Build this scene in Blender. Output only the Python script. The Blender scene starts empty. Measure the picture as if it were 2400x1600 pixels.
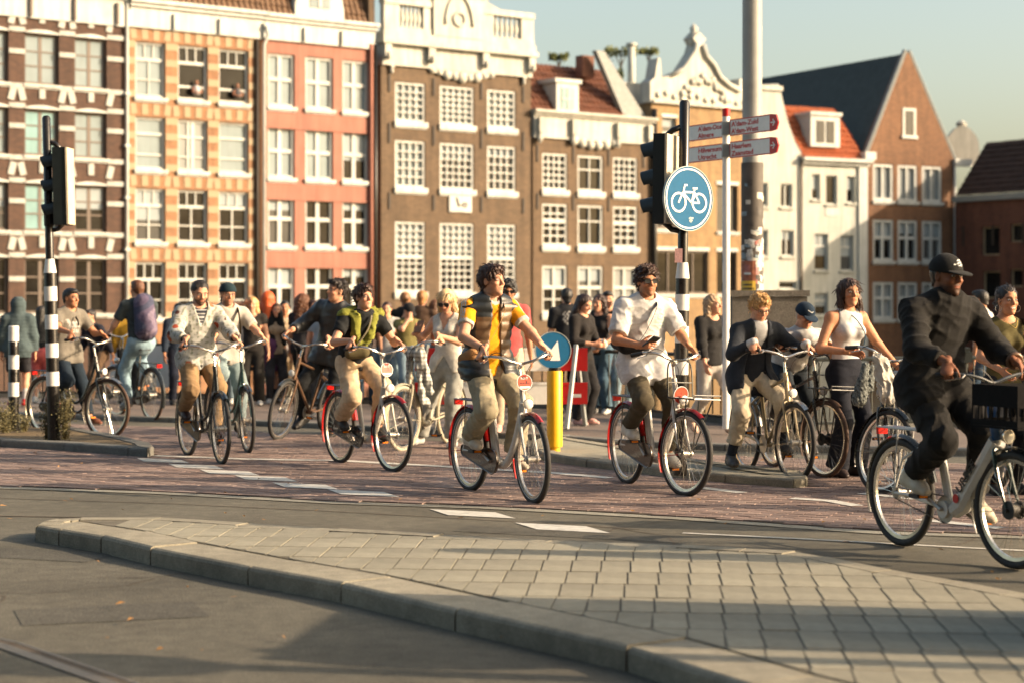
import bpy, math, random
import numpy as np
from mathutils import Vector, Matrix
random.seed(11)
RNG = np.random.default_rng(5)
SC = bpy.context.scene
COL = SC.collection
R = math.radians
# ------------------------------------------------------------------ camera
F, CH, HZ = 4400.0, 1.56, 706.0          # focal length in photo pixels, lens height, horizon row (photo is 2400x1600)
cam = bpy.data.cameras.new('camera'); camo = bpy.data.objects.new('camera', cam); COL.objects.link(camo)
camo.location = (0, 0, CH); camo.rotation_euler = (R(90), 0, 0)
cam.sensor_width = 36; cam.lens = F / 2400 * 36; cam.shift_y = -(800 - HZ) / 2400
cam.clip_start = 0.1; cam.clip_end = 3000
cam.dof.use_dof = True; cam.dof.focus_distance = 14.6; cam.dof.aperture_fstop = 1.9
SC.camera = camo
# ------------------------------------------------------------------ light
SUN_AZ, SUN_EL = R(-10), R(21.5)         # azimuth from +X (right) towards the camera
to_sun = Vector((math.cos(SUN_AZ) * math.cos(SUN_EL), math.sin(SUN_AZ) * math.cos(SUN_EL), math.sin(SUN_EL)))
world = bpy.data.worlds.new('World'); SC.world = world; world.use_nodes = True
nt = world.node_tree; bg = nt.nodes['Background']
sky = nt.nodes.new('ShaderNodeTexSky'); sky.sky_type = 'NISHITA'; sky.sun_disc = False
sky.sun_elevation = SUN_EL; sky.sun_rotation = math.atan2(to_sun.x, to_sun.y)
sky.air_density = 1.0; sky.dust_density = 4.0; sky.ozone_density = 1.4
tint = nt.nodes.new('ShaderNodeMix'); tint.data_type = 'RGBA'; tint.blend_type = 'MULTIPLY'; tint.inputs[0].default_value = 1.0
nt.links.new(sky.outputs[0], tint.inputs[6]); tint.inputs[7].default_value = (1.42, 1.28, 1.04, 1)     # the photograph's pale, slightly green haze
nt.links.new(tint.outputs[2], bg.inputs[0]); bg.inputs[1].default_value = 0.115
sl = bpy.data.lights.new('sun', 'SUN'); sl.energy = 4.8; sl.angle = R(0.53); sl.color = (1.0, 0.75, 0.51)
slo = bpy.data.objects.new('sun', sl); COL.objects.link(slo); slo.location = (20, -8, 20)
slo.rotation_euler = to_sun.to_track_quat('Z', 'Y').to_euler()
SC.view_settings.view_transform = 'Standard'; SC.view_settings.look = 'None'
SC.view_settings.gamma = 1.0; SC.view_settings.use_curve_mapping = False; SC.view_settings.exposure = 1.0
# ------------------------------------------------------------------ pixel helpers
def G(x, y, z=0.0):
    Y = F * (CH - z) / (y - HZ)
    return ((x - 1200) / F * Y, Y)
def W(x, y, Y):
    return ((x - 1200) / F * Y, Y, CH - (y - HZ) / F * Y)
# ------------------------------------------------------------------ object helpers
def tag(o, label=None, cat=None, group=None, kind=None):
    if label: o['label'] = label
    if cat: o['category'] = cat
    if group: o['group'] = group
    if kind: o['kind'] = kind
    return o
def empty(name, loc=(0, 0, 0), rz=0.0):
    o = bpy.data.objects.new(name, None); COL.objects.link(o)
    o.location = loc; o.rotation_euler = (0, 0, rz); o.empty_display_size = 0.1
    return o
def srgb(r, g, b):
    f = lambda c: (c / 255 / 12.92) if c <= 10 else ((c / 255 + 0.055) / 1.055) ** 2.4
    return (f(r), f(g), f(b))
def link(name, me, parent=None, loc=None):
    o = bpy.data.objects.new(name, me); COL.objects.link(o)
    if parent is not None: o.parent = parent
    if loc is not None: o.location = loc
    return o
class MB:
    """collects simple shapes and links them as one mesh object"""
    def __init__(s): s.v = []; s.f = []; s.mi = []
    def add(s, vs, fs, m=0):
        n = len(s.v); s.v += [tuple(v) for v in vs]
        s.f += [tuple(i + n for i in f) for f in fs]; s.mi += [m] * len(fs); return s
    def box(s, lo, hi, m=0):
        x0, y0, z0 = lo; x1, y1, z1 = hi
        return s.add([(x0,y0,z0),(x1,y0,z0),(x1,y1,z0),(x0,y1,z0),(x0,y0,z1),(x1,y0,z1),(x1,y1,z1),(x0,y1,z1)],
              [(0,3,2,1),(4,5,6,7),(0,1,5,4),(1,2,6,5),(2,3,7,6),(3,0,4,7)], m)
    def obox(s, c, size, M, m=0):
        h = [v / 2 for v in size]; vs = []
        for z in (-1, 1):
            for x, y in ((-1,-1),(1,-1),(1,1),(-1,1)):
                vs.append(Vector(c) + M @ Vector((x*h[0], y*h[1], z*h[2])))
        return s.add(vs, [(0,3,2,1),(4,5,6,7),(0,1,5,4),(1,2,6,5),(2,3,7,6),(3,0,4,7)], m)
    def tube(s, pts, r, n=8, closed=False, caps=True, m=0, flat=None):
        P = [Vector(p) for p in pts]; k = len(P)
        rr = r if isinstance(r, (list, tuple)) else [r] * k
        T = []
        for i in range(k):
            a = P[(i-1) % k] if (closed or i > 0) else P[i]; b = P[(i+1) % k] if (closed or i < k-1) else P[i]
            t = (b - a); T.append(t.normalized() if t.length > 1e-9 else Vector((0,0,1)))
        u = T[0].orthogonal().normalized()
        if flat is not None: u = (Vector(flat) - T[0] * T[0].dot(Vector(flat))).normalized()
        vs = []
        for i in range(k):
            u = (u - T[i] * T[i].dot(u))
            u = u.normalized() if u.length > 1e-6 else T[i].orthogonal().normalized()
            w = T[i].cross(u)
            for j in range(n):
                a = 2 * math.pi * j / n
                ru, rw = rr[i] if isinstance(rr[i], (list, tuple)) else (rr[i], rr[i])
                vs.append(P[i] + u * (math.cos(a) * ru) + w * (math.sin(a) * rw))
        fs = []
        for i in range(k if closed else k - 1):
            i2 = (i + 1) % k
            for j in range(n):
                j2 = (j + 1) % n
                fs.append((i*n+j, i*n+j2, i2*n+j2, i2*n+j))
        if caps and not closed:
            fs.append(tuple(range(n-1, -1, -1))); fs.append(tuple((k-1)*n + j for j in range(n)))
        return s.add(vs, fs, m)
    def lathe(s, prof, o=(0,0,0), axis='z', n=16, m=0):
        """prof: list of (radius, height) along the axis"""
        vs = []; fs = []; k = len(prof)
        for r, h in prof:
            for j in range(n):
                a = 2*math.pi*j/n; c, d = r*math.cos(a), r*math.sin(a)
                p = (c, d, h) if axis == 'z' else ((h, c, d) if axis == 'x' else (d, h, c))
                vs.append((p[0]+o[0], p[1]+o[1], p[2]+o[2]))
        for i in range(k-1):
            for j in range(n):
                j2 = (j+1) % n; fs.append((i*n+j, i*n+j2, (i+1)*n+j2, (i+1)*n+j))
        fs.append(tuple(range(n-1,-1,-1))); fs.append(tuple((k-1)*n+j for j in range(n)))
        return s.add(vs, fs, m)
    def prism(s, poly, z0, z1, m=0, plane='xy'):
        """extrude a polygon; plane 'xy' -> along z, 'xz' -> along y"""
        n = len(poly)
        q = (lambda p, h: (p[0], p[1], h)) if plane == 'xy' else ((lambda p, h: (p[0], h, p[1])) if plane == 'xz' else (lambda p, h: (h, p[0], p[1])))
        vs = [q(p, z0) for p in poly] + [q(p, z1) for p in poly]
        fs = [tuple(range(n-1,-1,-1)), tuple(range(n, 2*n))] + [(i, (i+1) % n, n+(i+1) % n, n+i) for i in range(n)]
        return s.add(vs, fs, m)
    def mesh(s, name, mats, smooth=False):
        me = bpy.data.meshes.new(name); me.from_pydata(s.v, [], s.f)
        for mt in (mats if isinstance(mats, (list, tuple)) else [mats]): me.materials.append(mt)
        if any(s.mi): me.polygons.foreach_set('material_index', s.mi)
        if smooth is True: me.polygons.foreach_set('use_smooth', [True] * len(me.polygons))
        elif smooth: 
            me.polygons.foreach_set('use_smooth', [True] * len(me.polygons)); me.set_sharp_from_angle(angle=R(smooth))
        me.update(); return me
    def build(s, name, mats, parent=None, smooth=False, loc=None, fix=True):
        me = s.mesh(name, mats, smooth)
        if fix:
            import bmesh
            bm = bmesh.new(); bm.from_mesh(me); bmesh.ops.recalc_face_normals(bm, faces=bm.faces); bm.to_mesh(me); bm.free()
        return link(name, me, parent, loc)
def circle_pts(c, r, axis='y', n=24, a0=0, a1=2*math.pi, closed=True):
    out = []
    for i in range(n if closed else n+1):
        a = a0 + (a1-a0)*i/n
        if axis == 'y': out.append((c[0]+r*math.cos(a), c[1], c[2]+r*math.sin(a)))
        elif axis == 'z': out.append((c[0]+r*math.cos(a), c[1]+r*math.sin(a), c[2]))
        else: out.append((c[0], c[1]+r*math.cos(a), c[2]+r*math.sin(a)))
    return out
def smoothpath(pts, sub=6):
    P = [Vector(p) for p in pts]; out = []
    for i in range(len(P)-1):
        p0 = P[max(i-1,0)]; p1 = P[i]; p2 = P[i+1]; p3 = P[min(i+2,len(P)-1)]
        for j in range(sub):
            t = j/sub
            out.append(0.5*((2*p1)+(p2-p0)*t+(2*p0-5*p1+4*p2-p3)*t*t+(3*p1-p0-3*p2+p3)*t**3))
    out.append(P[-1]); return out
def text_mesh(txt, size, depth=0.004):
    c = bpy.data.curves.new('lettering', 'FONT'); c.body = txt; c.size = size; c.extrude = depth/2; c.align_x = 'LEFT'; c.resolution_u = 2; c.offset = size*0.025
    o = bpy.data.objects.new('lettering', c); COL.objects.link(o)
    dg = bpy.context.evaluated_depsgraph_get(); me = bpy.data.meshes.new_from_object(o.evaluated_get(dg))
    bpy.data.objects.remove(o); bpy.data.curves.remove(c); return me
def lettering(txt, size, M, mat, parent, name='lettering', depth=0.004, width=None):
    """text standing in the plane of matrix M (x = writing direction, y = up, z = out)"""
    me = text_mesh(txt, size, depth); me.materials.clear(); me.materials.append(mat)
    if width:
        xs = [v.co.x for v in me.vertices]; k = width / max(1e-6, max(xs) - min(xs)); me.transform(Matrix.Diagonal((k, 1, 1, 1)))
    me.transform(M); return link(name, me, parent)
# ------------------------------------------------------------------ materials
class N:
    def __init__(s, name):
        s.m = bpy.data.materials.new(name); s.m.use_nodes = True; s.t = s.m.node_tree; s.b = s.t.nodes['Principled BSDF']
    def n(s, typ, **kw):
        x = s.t.nodes.new('ShaderNode' + typ)
        for k, v in kw.items():
            if k in x.inputs: x.inputs[k].default_value = v
            else: setattr(x, k, v)
        return x
    def l(s, a, b): s.t.links.new(a, b); return s
    def ramp(s, fac, stops):
        r = s.n('ValToRGB'); e = r.color_ramp.elements
        while len(e) < len(stops): e.new(0.5)
        for i, (p, c) in enumerate(stops): e[i].position = p; e[i].color = (*c, 1)
        s.l(fac, r.inputs[0]); return r.outputs[0]
    def mix(s, fac, a, b, mode='MIX'):
        x = s.n('Mix', data_type='RGBA', blend_type=mode)
        for i, v in ((0, fac), (6, a), (7, b)):
            if hasattr(v, 'is_output'): s.l(v, x.inputs[i])
            else: x.inputs[i].default_value = v if i == 0 else (*v, 1)
        return x.outputs[2]
    def coord(s, kind='Object', scale=None):
        t = s.n('TexCoord'); o = t.outputs[kind]
        if scale:
            mp = s.n('Mapping'); mp.inputs['Scale'].default_value = scale; s.l(o, mp.inputs[0]); o = mp.outputs[0]
        return o
    def noise(s, vec, scale, detail=4, rough=0.6):
        x = s.n('TexNoise', Scale=scale, Detail=detail, Roughness=rough); s.l(vec, x.inputs['Vector']); return x.outputs[0]
    def bump(s, h, strength, dist=0.01, prev=None):
        b = s.n('Bump'); b.inputs['Strength'].default_value = strength; b.inputs['Distance'].default_value = dist
        s.l(h, b.inputs['Height'])
        if prev is not None: s.l(prev, b.inputs['Normal'])
        return b.outputs[0]
def mk(name, col, rough=0.6, var=0.25, scale=8.0, metal=0.0, bump=0.0, bscale=60.0, spec=None, coat=0.0, dirt=0.0, streak=0.0):
    n = N(name); v = n.coord()
    a = n.noise(v, scale, 5)
    c = n.ramp(a, [(0.3, tuple(x*(1-var) for x in col)), (0.7, tuple(min(1, x*(1+var*0.6)) for x in col))])
    if dirt > 0:
        d = n.noise(v, scale*0.35, 6, 0.7); dm = n.ramp(d, [(0.52, (0,0,0)), (0.72, (dirt,)*3)])
        c = n.mix(dm, c, tuple(x*0.35 for x in col))
    if streak:
        sv = n.noise(n.coord(scale=(5.0,5.0,0.35)), 1.0, 5, 0.6); c = n.mix(1.0, c, n.ramp(sv, [(0.34, (1-streak,)*3), (0.62, (1.05,)*3)]), 'MULTIPLY')
    n.l(c, n.b.inputs['Base Color']); n.b.inputs['Roughness'].default_value = rough; n.b.inputs['Metallic'].default_value = metal
    if coat: n.b.inputs['Coat Weight'].default_value = coat
    if spec is not None: n.b.inputs['Specular IOR Level'].default_value = spec
    if bump: n.l(n.bump(n.noise(v, bscale, 4), bump), n.b.inputs['Normal'])
    rr = n.noise(v, scale*2.3, 3); mr = n.n('MapRange'); n.l(rr, mr.inputs[0])
    mr.inputs[3].default_value = max(0.02, rough-0.12); mr.inputs[4].default_value = min(1, rough+0.12); n.l(mr.outputs[0], n.b.inputs['Roughness'])
    return n.m
def mk_attr(name, rough=0.8, bump=0.0, bscale=300.0, sheen=0.0, sss=0.0, spec=0.4, weave=0.0):
    """colour from the mesh's own colour attribute"""
    n = N(name); a = n.n('Attribute', attribute_name='Col'); v = n.coord()
    x = n.noise(v, 25, 4)
    c = n.mix(1.0, a.outputs['Color'], n.ramp(x, [(0.3, (0.86,)*3), (0.7, (1.08,)*3)]), 'MULTIPLY'); x2 = n.noise(v, 6, 5, 0.65); c = n.mix(1.0, c, n.ramp(x2, [(0.32, (0.80,)*3), (0.68, (1.16,)*3)]), 'MULTIPLY')
    n.l(c, n.b.inputs['Base Color']); n.b.inputs['Roughness'].default_value = rough; n.b.inputs['Specular IOR Level'].default_value = spec
    if sheen: n.b.inputs['Sheen Weight'].default_value = sheen; n.b.inputs['Sheen Roughness'].default_value = 0.5
    if sss:
        n.b.inputs['Subsurface Weight'].default_value = sss; n.b.inputs['Subsurface Radius'].default_value = (0.012, 0.005, 0.003); n.b.inputs['Subsurface Scale'].default_value = 1.0
    if bump: n.l(n.bump(n.noise(v, bscale, 3), bump, 0.004), n.b.inputs['Normal'])
    return n.m
def mk_brick(name, c1, c2, mortar, w=0.22, h=0.066, soot=0.3, stain=None):
    n = N(name); t = n.coord(); sep = n.n('SeparateXYZ'); n.l(t, sep.inputs[0]); cb = n.n('CombineXYZ')
    ad = n.n('Math', operation='ADD'); n.l(sep.outputs[0], ad.inputs[0]); n.l(sep.outputs[1], ad.inputs[1])
    n.l(ad.outputs[0], cb.inputs[0]); n.l(sep.outputs[2], cb.inputs[1])
    b = n.n('TexBrick'); n.l(cb.outputs[0], b.inputs['Vector'])
    b.inputs['Color1'].default_value = (*c1, 1); b.inputs['Color2'].default_value = (*c2, 1); b.inputs['Mortar'].default_value = (*mortar, 1)
    b.inputs['Scale'].default_value = 1; b.inputs['Mortar Size'].default_value = 0.007; b.inputs['Brick Width'].default_value = w; b.inputs['Row Height'].default_value = h
    s1 = n.noise(t, 0.55, 6, 0.65)
    c = n.mix(n.ramp(s1, [(0.42, (0,0,0)), (0.75, (soot,)*3)]), b.outputs['Color'], tuple(x*0.45 for x in c1))
    s3 = n.noise(t, 2.6, 5, 0.7)
    c = n.mix(1.0, c, n.ramp(s3, [(0.3, (0.82,)*3), (0.7, (1.15,)*3)]), 'MULTIPLY')
    sv = n.noise(n.coord(scale=(2.2,2.2,0.22)), 1.0, 5, 0.6); c = n.mix(1.0, c, n.ramp(sv, [(0.32, (0.70,)*3), (0.64, (1.10,)*3)]), 'MULTIPLY')
    if stain:
        s2 = n.noise(t, 0.8, 5, 0.7); c = n.mix(n.ramp(s2, [(0.6, (0,0,0)), (0.8, (0.35,)*3)]), c, stain)
    n.l(c, n.b.inputs['Base Color']); n.b.inputs['Roughness'].default_value = 0.85
    n.l(n.bump(b.outputs['Fac'], -0.5, 0.006), n.b.inputs['Normal'])
    return n.m
def mk_glass(name, col, rough=0.04, curtain=0.0, ccol=(0.6,0.6,0.58), coat=0.6):
    """window pane: dark room, or a room with a blind / net curtain close behind the glass"""
    n = N(name); v = n.coord()
    a = n.noise(v, 0.9, 2)
    c = n.ramp(a, [(0.35, tuple(x*0.6 for x in col)), (0.65, tuple(min(1,x*1.3) for x in col))])
    if curtain:
        t = n.coord(scale=(9, 0.0, 0.15)); w = n.noise(t, 1.0, 3)
        c = n.mix(n.ramp(w, [(0.35, (curtain*0.75,)*3), (0.6, (curtain,)*3)]), c, ccol)
    n.l(c, n.b.inputs['Base Color']); n.b.inputs['Roughness'].default_value = 0.5
    n.b.inputs['Coat Weight'].default_value = coat; n.b.inputs['Coat Roughness'].default_value = rough; n.b.inputs['Coat IOR'].default_value = 1.45; n.b.inputs['Specular IOR Level'].default_value = 0.0
    n.l(n.bump(n.noise(v, 1.3, 2), 0.12, 0.05), n.b.inputs['Coat Normal'])
    return n.m
# ------------------------------------------------------------------ material library
M = {}
M['white'] = mk('white_paint', (0.44,0.46,0.445), 0.55, 0.10, 1.5, dirt=0.25, streak=0.22)
M['cream'] = mk('cream_stone', (0.31,0.245,0.155), 0.75, 0.15, 2.0, dirt=0.2)
M['ivory'] = mk('ivory_stone', (0.45,0.45,0.405), 0.7, 0.15, 1.2, dirt=0.35, streak=0.22, bump=0.3, bscale=20)
M['b_dark'] = mk_brick('dark_brown_brick', srgb(84,60,48), srgb(66,48,40), srgb(70,56,48))
M['b_orange'] = mk_brick('orange_brick', srgb(146,104,72), srgb(132,92,64), srgb(140,116,92), soot=0.2)
M['b_red'] = mk('red_painted_render', srgb(145,96,81), 0.75, 0.12, 0.8, dirt=0.2, streak=0.22, bump=0.25, bscale=30)
M['b_umber'] = mk_brick('umber_brick', srgb(102,83,63), srgb(86,70,53), srgb(78,68,56), soot=0.35)
M['b_umber2'] = mk_brick('umber_brick_pale', srgb(104,84,62), srgb(88,70,52), srgb(86,74,60), soot=0.35)
M['b_tan'] = mk_brick('tan_brick', srgb(150,122,84), srgb(134,108,74), srgb(134,114,88), soot=0.15)
M['b_rust'] = mk_brick('rust_brick', srgb(120,84,58), srgb(102,70,48), srgb(100,80,62), soot=0.3, stain=srgb(150,116,88))
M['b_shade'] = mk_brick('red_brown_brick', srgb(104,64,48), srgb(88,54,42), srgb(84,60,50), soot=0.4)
M['w_render'] = mk('white_render', (0.45,0.46,0.42), 0.8, 0.10, 0.9, dirt=0.2, streak=0.22, bump=0.2, bscale=25)
M['f_dark'] = mk('dark_window_frame', srgb(86,74,66), 0.5, 0.15)
M['f_black'] = mk('black_paint', srgb(26,26,26), 0.35, 0.2)
M['iron'] = mk('wall_anchor_iron', srgb(52,44,36), 0.7, 0.2)
M['t_brown'] = mk('brown_pantile', srgb(104,80,60), 0.75, 0.3, 3, dirt=0.5)
M['t_red'] = mk('red_brown_pantile', srgb(108,68,50), 0.75, 0.35, 3, dirt=0.5)
M['t_orange'] = mk('orange_pantile', srgb(164,88,50), 0.7, 0.3, 4, dirt=0.35)
M['t_slate'] = mk('slate_roof', srgb(44,50,48), 0.7, 0.25, 2.5)
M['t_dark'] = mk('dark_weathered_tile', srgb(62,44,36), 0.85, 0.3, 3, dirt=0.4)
M['lead'] = mk('lead_flashing', srgb(122,128,128), 0.6, 0.2)
M['g_sky'] = mk_glass('pane_with_blind', (0.16,0.18,0.20), curtain=0.8, ccol=(0.20,0.265,0.29))  # blind tone with a blue-grey sky reflection painted in
M['g_net'] = mk_glass('pane_with_net_curtain', (0.10,0.10,0.10), curtain=0.75, ccol=(0.27,0.30,0.31))
M['g_dark'] = mk_glass('pane_dark_room', (0.012,0.012,0.012), coat=0.35)
M['g_half'] = mk_glass('pane_half_curtained', (0.015,0.015,0.015), curtain=0.3, ccol=(0.22,0.23,0.23), coat=0.4)
M['g_teal'] = mk_glass('pane_teal_reflection', (0.10,0.2,0.22), curtain=0.5, ccol=(0.25,0.42,0.44))  # teal reflection painted into the pane's base colour
M['blind'] = mk('window_blind', (0.22,0.26,0.28), 0.6, 0.15, 1.0)
M['skinfar'] = mk('far_skin', srgb(128,88,68), 0.6, 0.1)

class Row:
    """a street front in plan: origin, direction; turns photo columns/rows into facade coordinates"""
    def __init__(s, P0, theta):
        s.P = P0; s.d = (math.sin(theta), math.cos(theta)); s.rz = math.atan2(s.d[1], s.d[0])
    def u(s, x):
        k = (x-1200)/F; return (k*s.P[1]-s.P[0])/(s.d[0]-k*s.d[1])
    def pt(s, x):
        u = s.u(x); return (s.P[0]+u*s.d[0], s.P[1]+u*s.d[1])
    def z(s, x, y): return CH-(y-HZ)/F*s.pt(x)[1]
WATER_Z = -1.8
class House:
    def __init__(s, row, x0, x1, name, label, group='canal houses across the water'):
        s.r = row; s.x0 = x0; p = row.pt(x0); s.u0 = row.u(x0); s.w = row.u(x1)-s.u0
        s.e = empty(name, (p[0], p[1], WATER_Z), row.rz); tag(s.e, label, 'house', group)
        s.holes = []
    def u(s, x): return s.r.u(x)-s.u0
    def z(s, x, y): return s.r.z(x, y)-WATER_Z
    def wall(s, ztop, mat, depth=7.0, reveal=0.24, poly=None, name='wall', arch=0.0):
        xs = sorted({0.0, s.w, *[h[0] for h in s.holes], *[h[1] for h in s.holes]})
        zs = sorted({0.0, ztop, *[h[2] for h in s.holes], *[h[3] for h in s.holes]})
        m = MB()
        for i in range(len(xs)-1):
            for j in range(len(zs)-1):
                cx, cz = (xs[i]+xs[i+1])/2, (zs[j]+zs[j+1])/2
                if any(h[0] < cx < h[1] and h[2] < cz < h[3] for h in s.holes): continue
                m.add([(xs[i],0,zs[j]),(xs[i+1],0,zs[j]),(xs[i+1],0,zs[j+1]),(xs[i],0,zs[j+1])], [(0,1,2,3)])
        for a,b,c,d in s.holes:
            r = reveal
            m.add([(a,0,c),(a,r,c),(a,r,d),(a,0,d)], [(0,1,2,3)]); m.add([(b,0,c),(b,0,d),(b,r,d),(b,r,c)], [(0,1,2,3)])
            m.add([(a,0,d),(a,r,d),(b,r,d),(b,0,d)], [(0,1,2,3)]); m.add([(a,0,c),(b,0,c),(b,r,c),(a,r,c)], [(0,1,2,3)])
            m.add([(a,r+0.02,c),(b,r+0.02,c),(b,r+0.02,d),(a,r+0.02,d)], [(0,1,2,3)])
        w = s.w
        m.add([(0,0,0),(0,depth,0),(0,depth,ztop),(0,0,ztop)], [(0,1,2,3)]); m.add([(w,0,0),(w,0,ztop),(w,depth,ztop),(w,depth,0)], [(0,1,2,3)])
        m.add([(0,0,ztop),(w,0,ztop),(w,depth,ztop),(0,depth,ztop)], [(0,1,2,3)]); m.add([(0,depth,0),(w,depth,0),(w,depth,ztop),(0,depth,ztop)], [(0,1,2,3)])
        if poly: m.prism(poly, 0.0, 0.45, plane='xz')
        s.wallo = m.build(name, mat, s.e, fix=False); return s.wallo
    def part(s, name, mb, mat, parent=None, smooth=False): return mb.build(name, mat, parent or s.e, smooth)
    def window(s, x0, x1, y0, y1, xr, style, pane, frame, sill=None, lintel=None, hole=True, px=True, blind=None):
        if px: a, b, d, c = s.u(x0), s.u(x1), s.z(xr, y0), s.z(xr, y1)
        else: a, b, c, d = x0, x1, y0, y1
        s.holes.append((a,b,c,d))
        W_, H_ = b-a, d-c; st = STY[style]; ft = st.get('ft', 0.08); yb = st.get('y', 0.10); m = MB()
        m.box((a,yb,c),(a+ft,0.235,d)); m.box((b-ft,yb,c),(b,0.235,d)); m.box((a+ft,yb,d-ft),(b-ft,0.235,d)); m.box((a+ft,yb,c),(b-ft,0.235,c+ft))
        ia, ib, ic, id_ = a+ft, b-ft, c+ft, d-ft
        for f, w in st.get('h', []):
            z = ic+(id_-ic)*f; m.box((ia,yb+0.015,z-w/2),(ib,0.225,z+w/2))
        for f, w, f0, f1 in st.get('v', []):
            x = ia+(ib-ia)*f; m.box((x-w/2,yb+0.03,ic+(id_-ic)*f0+0.002),(x+w/2,0.222,ic+(id_-ic)*f1-0.002))
        wo = m.build('window', frame, s.e, fix=False)
        p = MB(); p.box((ia-0.01,0.19,ic-0.01),(ib+0.01,0.205,id_+0.01)); 
        if pane == M['g_half'] and blind is None: blind = random.choice((0.0,0.25,0.35,0.5,0.6,0.3))
        if pane == M['g_half']: pane = random.choice((M['g_dark'],M['g_dark'],M['g_half']))
        if blind:
            q = MB(); q.box((ia+0.004,0.184,ic+(id_-ic)*(1-blind)),(ib-0.004,0.189,id_-0.002)); q.build('blind', M['blind'], wo, fix=False)
        pn = p.build('pane', pane, wo, fix=False)
        if sill is not None:
            q = MB(); sh = st.get('sill', 0.12); q.box((a-0.07,-0.11,c-sh),(b+0.07,0.10,c-0.004)); q.box((a-0.03,-0.05,c-sh-0.06),(b+0.03,0.0,c-sh-0.002)); q.build('sill', sill, wo, fix=False)
        if lintel is not None:
            q = MB(); q.box((a-0.05,-0.04,d+0.002),(b+0.05,0.10,d+0.16)); q.build('lintel', lintel, wo, fix=False)
        return a,b,c,d
def grid(nc, nr, t=0.035, mid=None):
    v = [(i/nc, t, 0, 1) for i in range(1, nc)]; h = [(j/nr, t*(3.0 if (mid is not None and j == mid) else 1)) for j in range(1, nr)]
    return {'ft': 0.10, 'y': 0.05, 'h': h, 'v': v, 'sill': 0.22}
STY = {
 'six': {'ft': 0.09, 'y': 0.14, 'v': [(0.5, 0.13, 0, 1)], 'h': [(0.35, 0.05), (0.67, 0.05)], 'sill': 0.10},
 'tee': {'ft': 0.09, 'y': 0.11, 'h': [(0.70, 0.12), (0.30, 0.05)], 'v': [(0.5, 0.06, 0, 0.70), (0.33, 0.05, 0.70, 1), (0.67, 0.05, 0.70, 1)], 'sill': 0.14},
 'two': {'ft': 0.09, 'y': 0.11, 'h': [(0.70, 0.10), (0.26, 0.07)], 'sill': 0.14},
 'french': {'ft': 0.09, 'y': 0.11, 'v': [(0.38, 0.10, 0, 1), (0.55, 0.14, 0, 1)], 'h': [(0.68, 0.08), (0.25, 0.05)], 'sill': 0.14},
 'open': {'ft': 0.09, 'y': 0.11, 'h': [(0.70, 0.12), (0.22, 0.09)], 'v': [(0.33, 0.05, 0.70, 1), (0.67, 0.05, 0.70, 1)], 'sill': 0.14},
 'cross': {'ft': 0.10, 'y': 0.09, 'v': [(0.48, 0.17, 0, 1)], 'h': [(0.52, 0.15)], 'sill': 0.14},
 'g43': grid(4, 5, 0.05), 'g54': grid(5, 6, 0.05), 'g58': grid(5, 10, 0.05, 5), 'g48': grid(4, 10, 0.05, 5), 'g34': grid(4, 5, 0.055), 'g36': grid(3, 5, 0.06, 3),
 'plain': {'ft': 0.11, 'y': 0.06, 'h': [(0.62, 0.06)], 'v': [(0.5, 0.05, 0, 1)], 'sill': 0.24},
 'tall': {'ft': 0.11, 'y': 0.06, 'h': [(0.55, 0.14), (0.27, 0.05)], 'v': [(0.5, 0.12, 0, 1)], 'sill': 0.24},
 'one': {'ft': 0.07, 'y': 0.10, 'v': [(0.5, 0.07, 0, 1)], 'sill': 0.10},
 'casement': {'ft': 0.07, 'y': 0.12, 'h': [(0.68, 0.10)], 'v': [(0.45, 0.05, 0.68, 1)], 'sill': 0.08},
 'bare': {'ft': 0.07, 'y': 0.12, 'sill': 0.08},
 'wide': {'ft': 0.09, 'y': 0.10, 'v': [(0.25,0.06,0,1),(0.5,0.09,0,1),(0.75,0.06,0,1)], 'sill': 0.12},
 'crossw': {'ft': 0.14, 'y': 0.04, 'v': [(0.5, 0.16, 0, 1)], 'h': [(0.58, 0.15)], 'sill': 0.13},
 'shut': {'ft': 0.14, 'y': 0.04, 'v': [(0.5, 0.10, 0, 1)], 'sill': 0.13},
}
def tiles(o, ax, up, w, length, mat, parent, name='roof_tiles', tw=0.24, th=0.34, amp=0.035):
    """pantile slope: o lower left corner, ax across, up along the slope (unit vectors)"""
    o, ax, up = Vector(o), Vector(ax).normalized(), Vector(up).normalized(); nrm = ax.cross(up)
    if nrm.z < 0: nrm = -nrm
    nx = max(1, int(w/tw))*4; ny = max(1, int(length/th)); vs = []; fs = []
    for j in range(ny):
        for e in (0, 1):
            for i in range(nx+1):
                s = amp*math.sin(2*math.pi*i/4) + amp*0.5*math.sin(4*math.pi*i/4+0.6)
                jit = 0.008*math.sin(i*12.9+j*78.2)
                vs.append(o+ax*(w*i/nx)+up*(length*(j+e*1.03)/ny)+nrm*(s+jit+(0.055 if e == 0 else 0.0)))
    st = nx+1
    for j in range(ny):
        for i in range(nx): 
            a = (2*j)*st+i; fs.append((a, a+1, a+st+1, a+st))
            if j: b = (2*j-1)*st+i; fs.append((b, b+1, b+st+1, b+st))
    m = MB(); m.add(vs, fs); ob = m.build(name, mat, parent, fix=False); tag(ob, kind='stuff'); return ob
# ================================================================== the canal houses
D0 = 66.0
ROW = Row(((0-1200)/F*D0, D0), R(53))
def cornice(h, x0, x1, zb, zt, mat, name='cornice', proj=0.35, steps=3):
    m = MB(); n = steps
    for i in range(n):
        a = zb+(zt-zb)*i/n; b = zb+(zt-zb)*(i+1)/n - (0.004 if i < n-1 else 0); p = proj*(i+1)/n
        m.box((x0-p*0.3-0.002*i,-p,a),(x1+p*0.3+0.002*i,0.3-0.002*i,b))
    return m.build(name, mat, h.e, fix=False)
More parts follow.
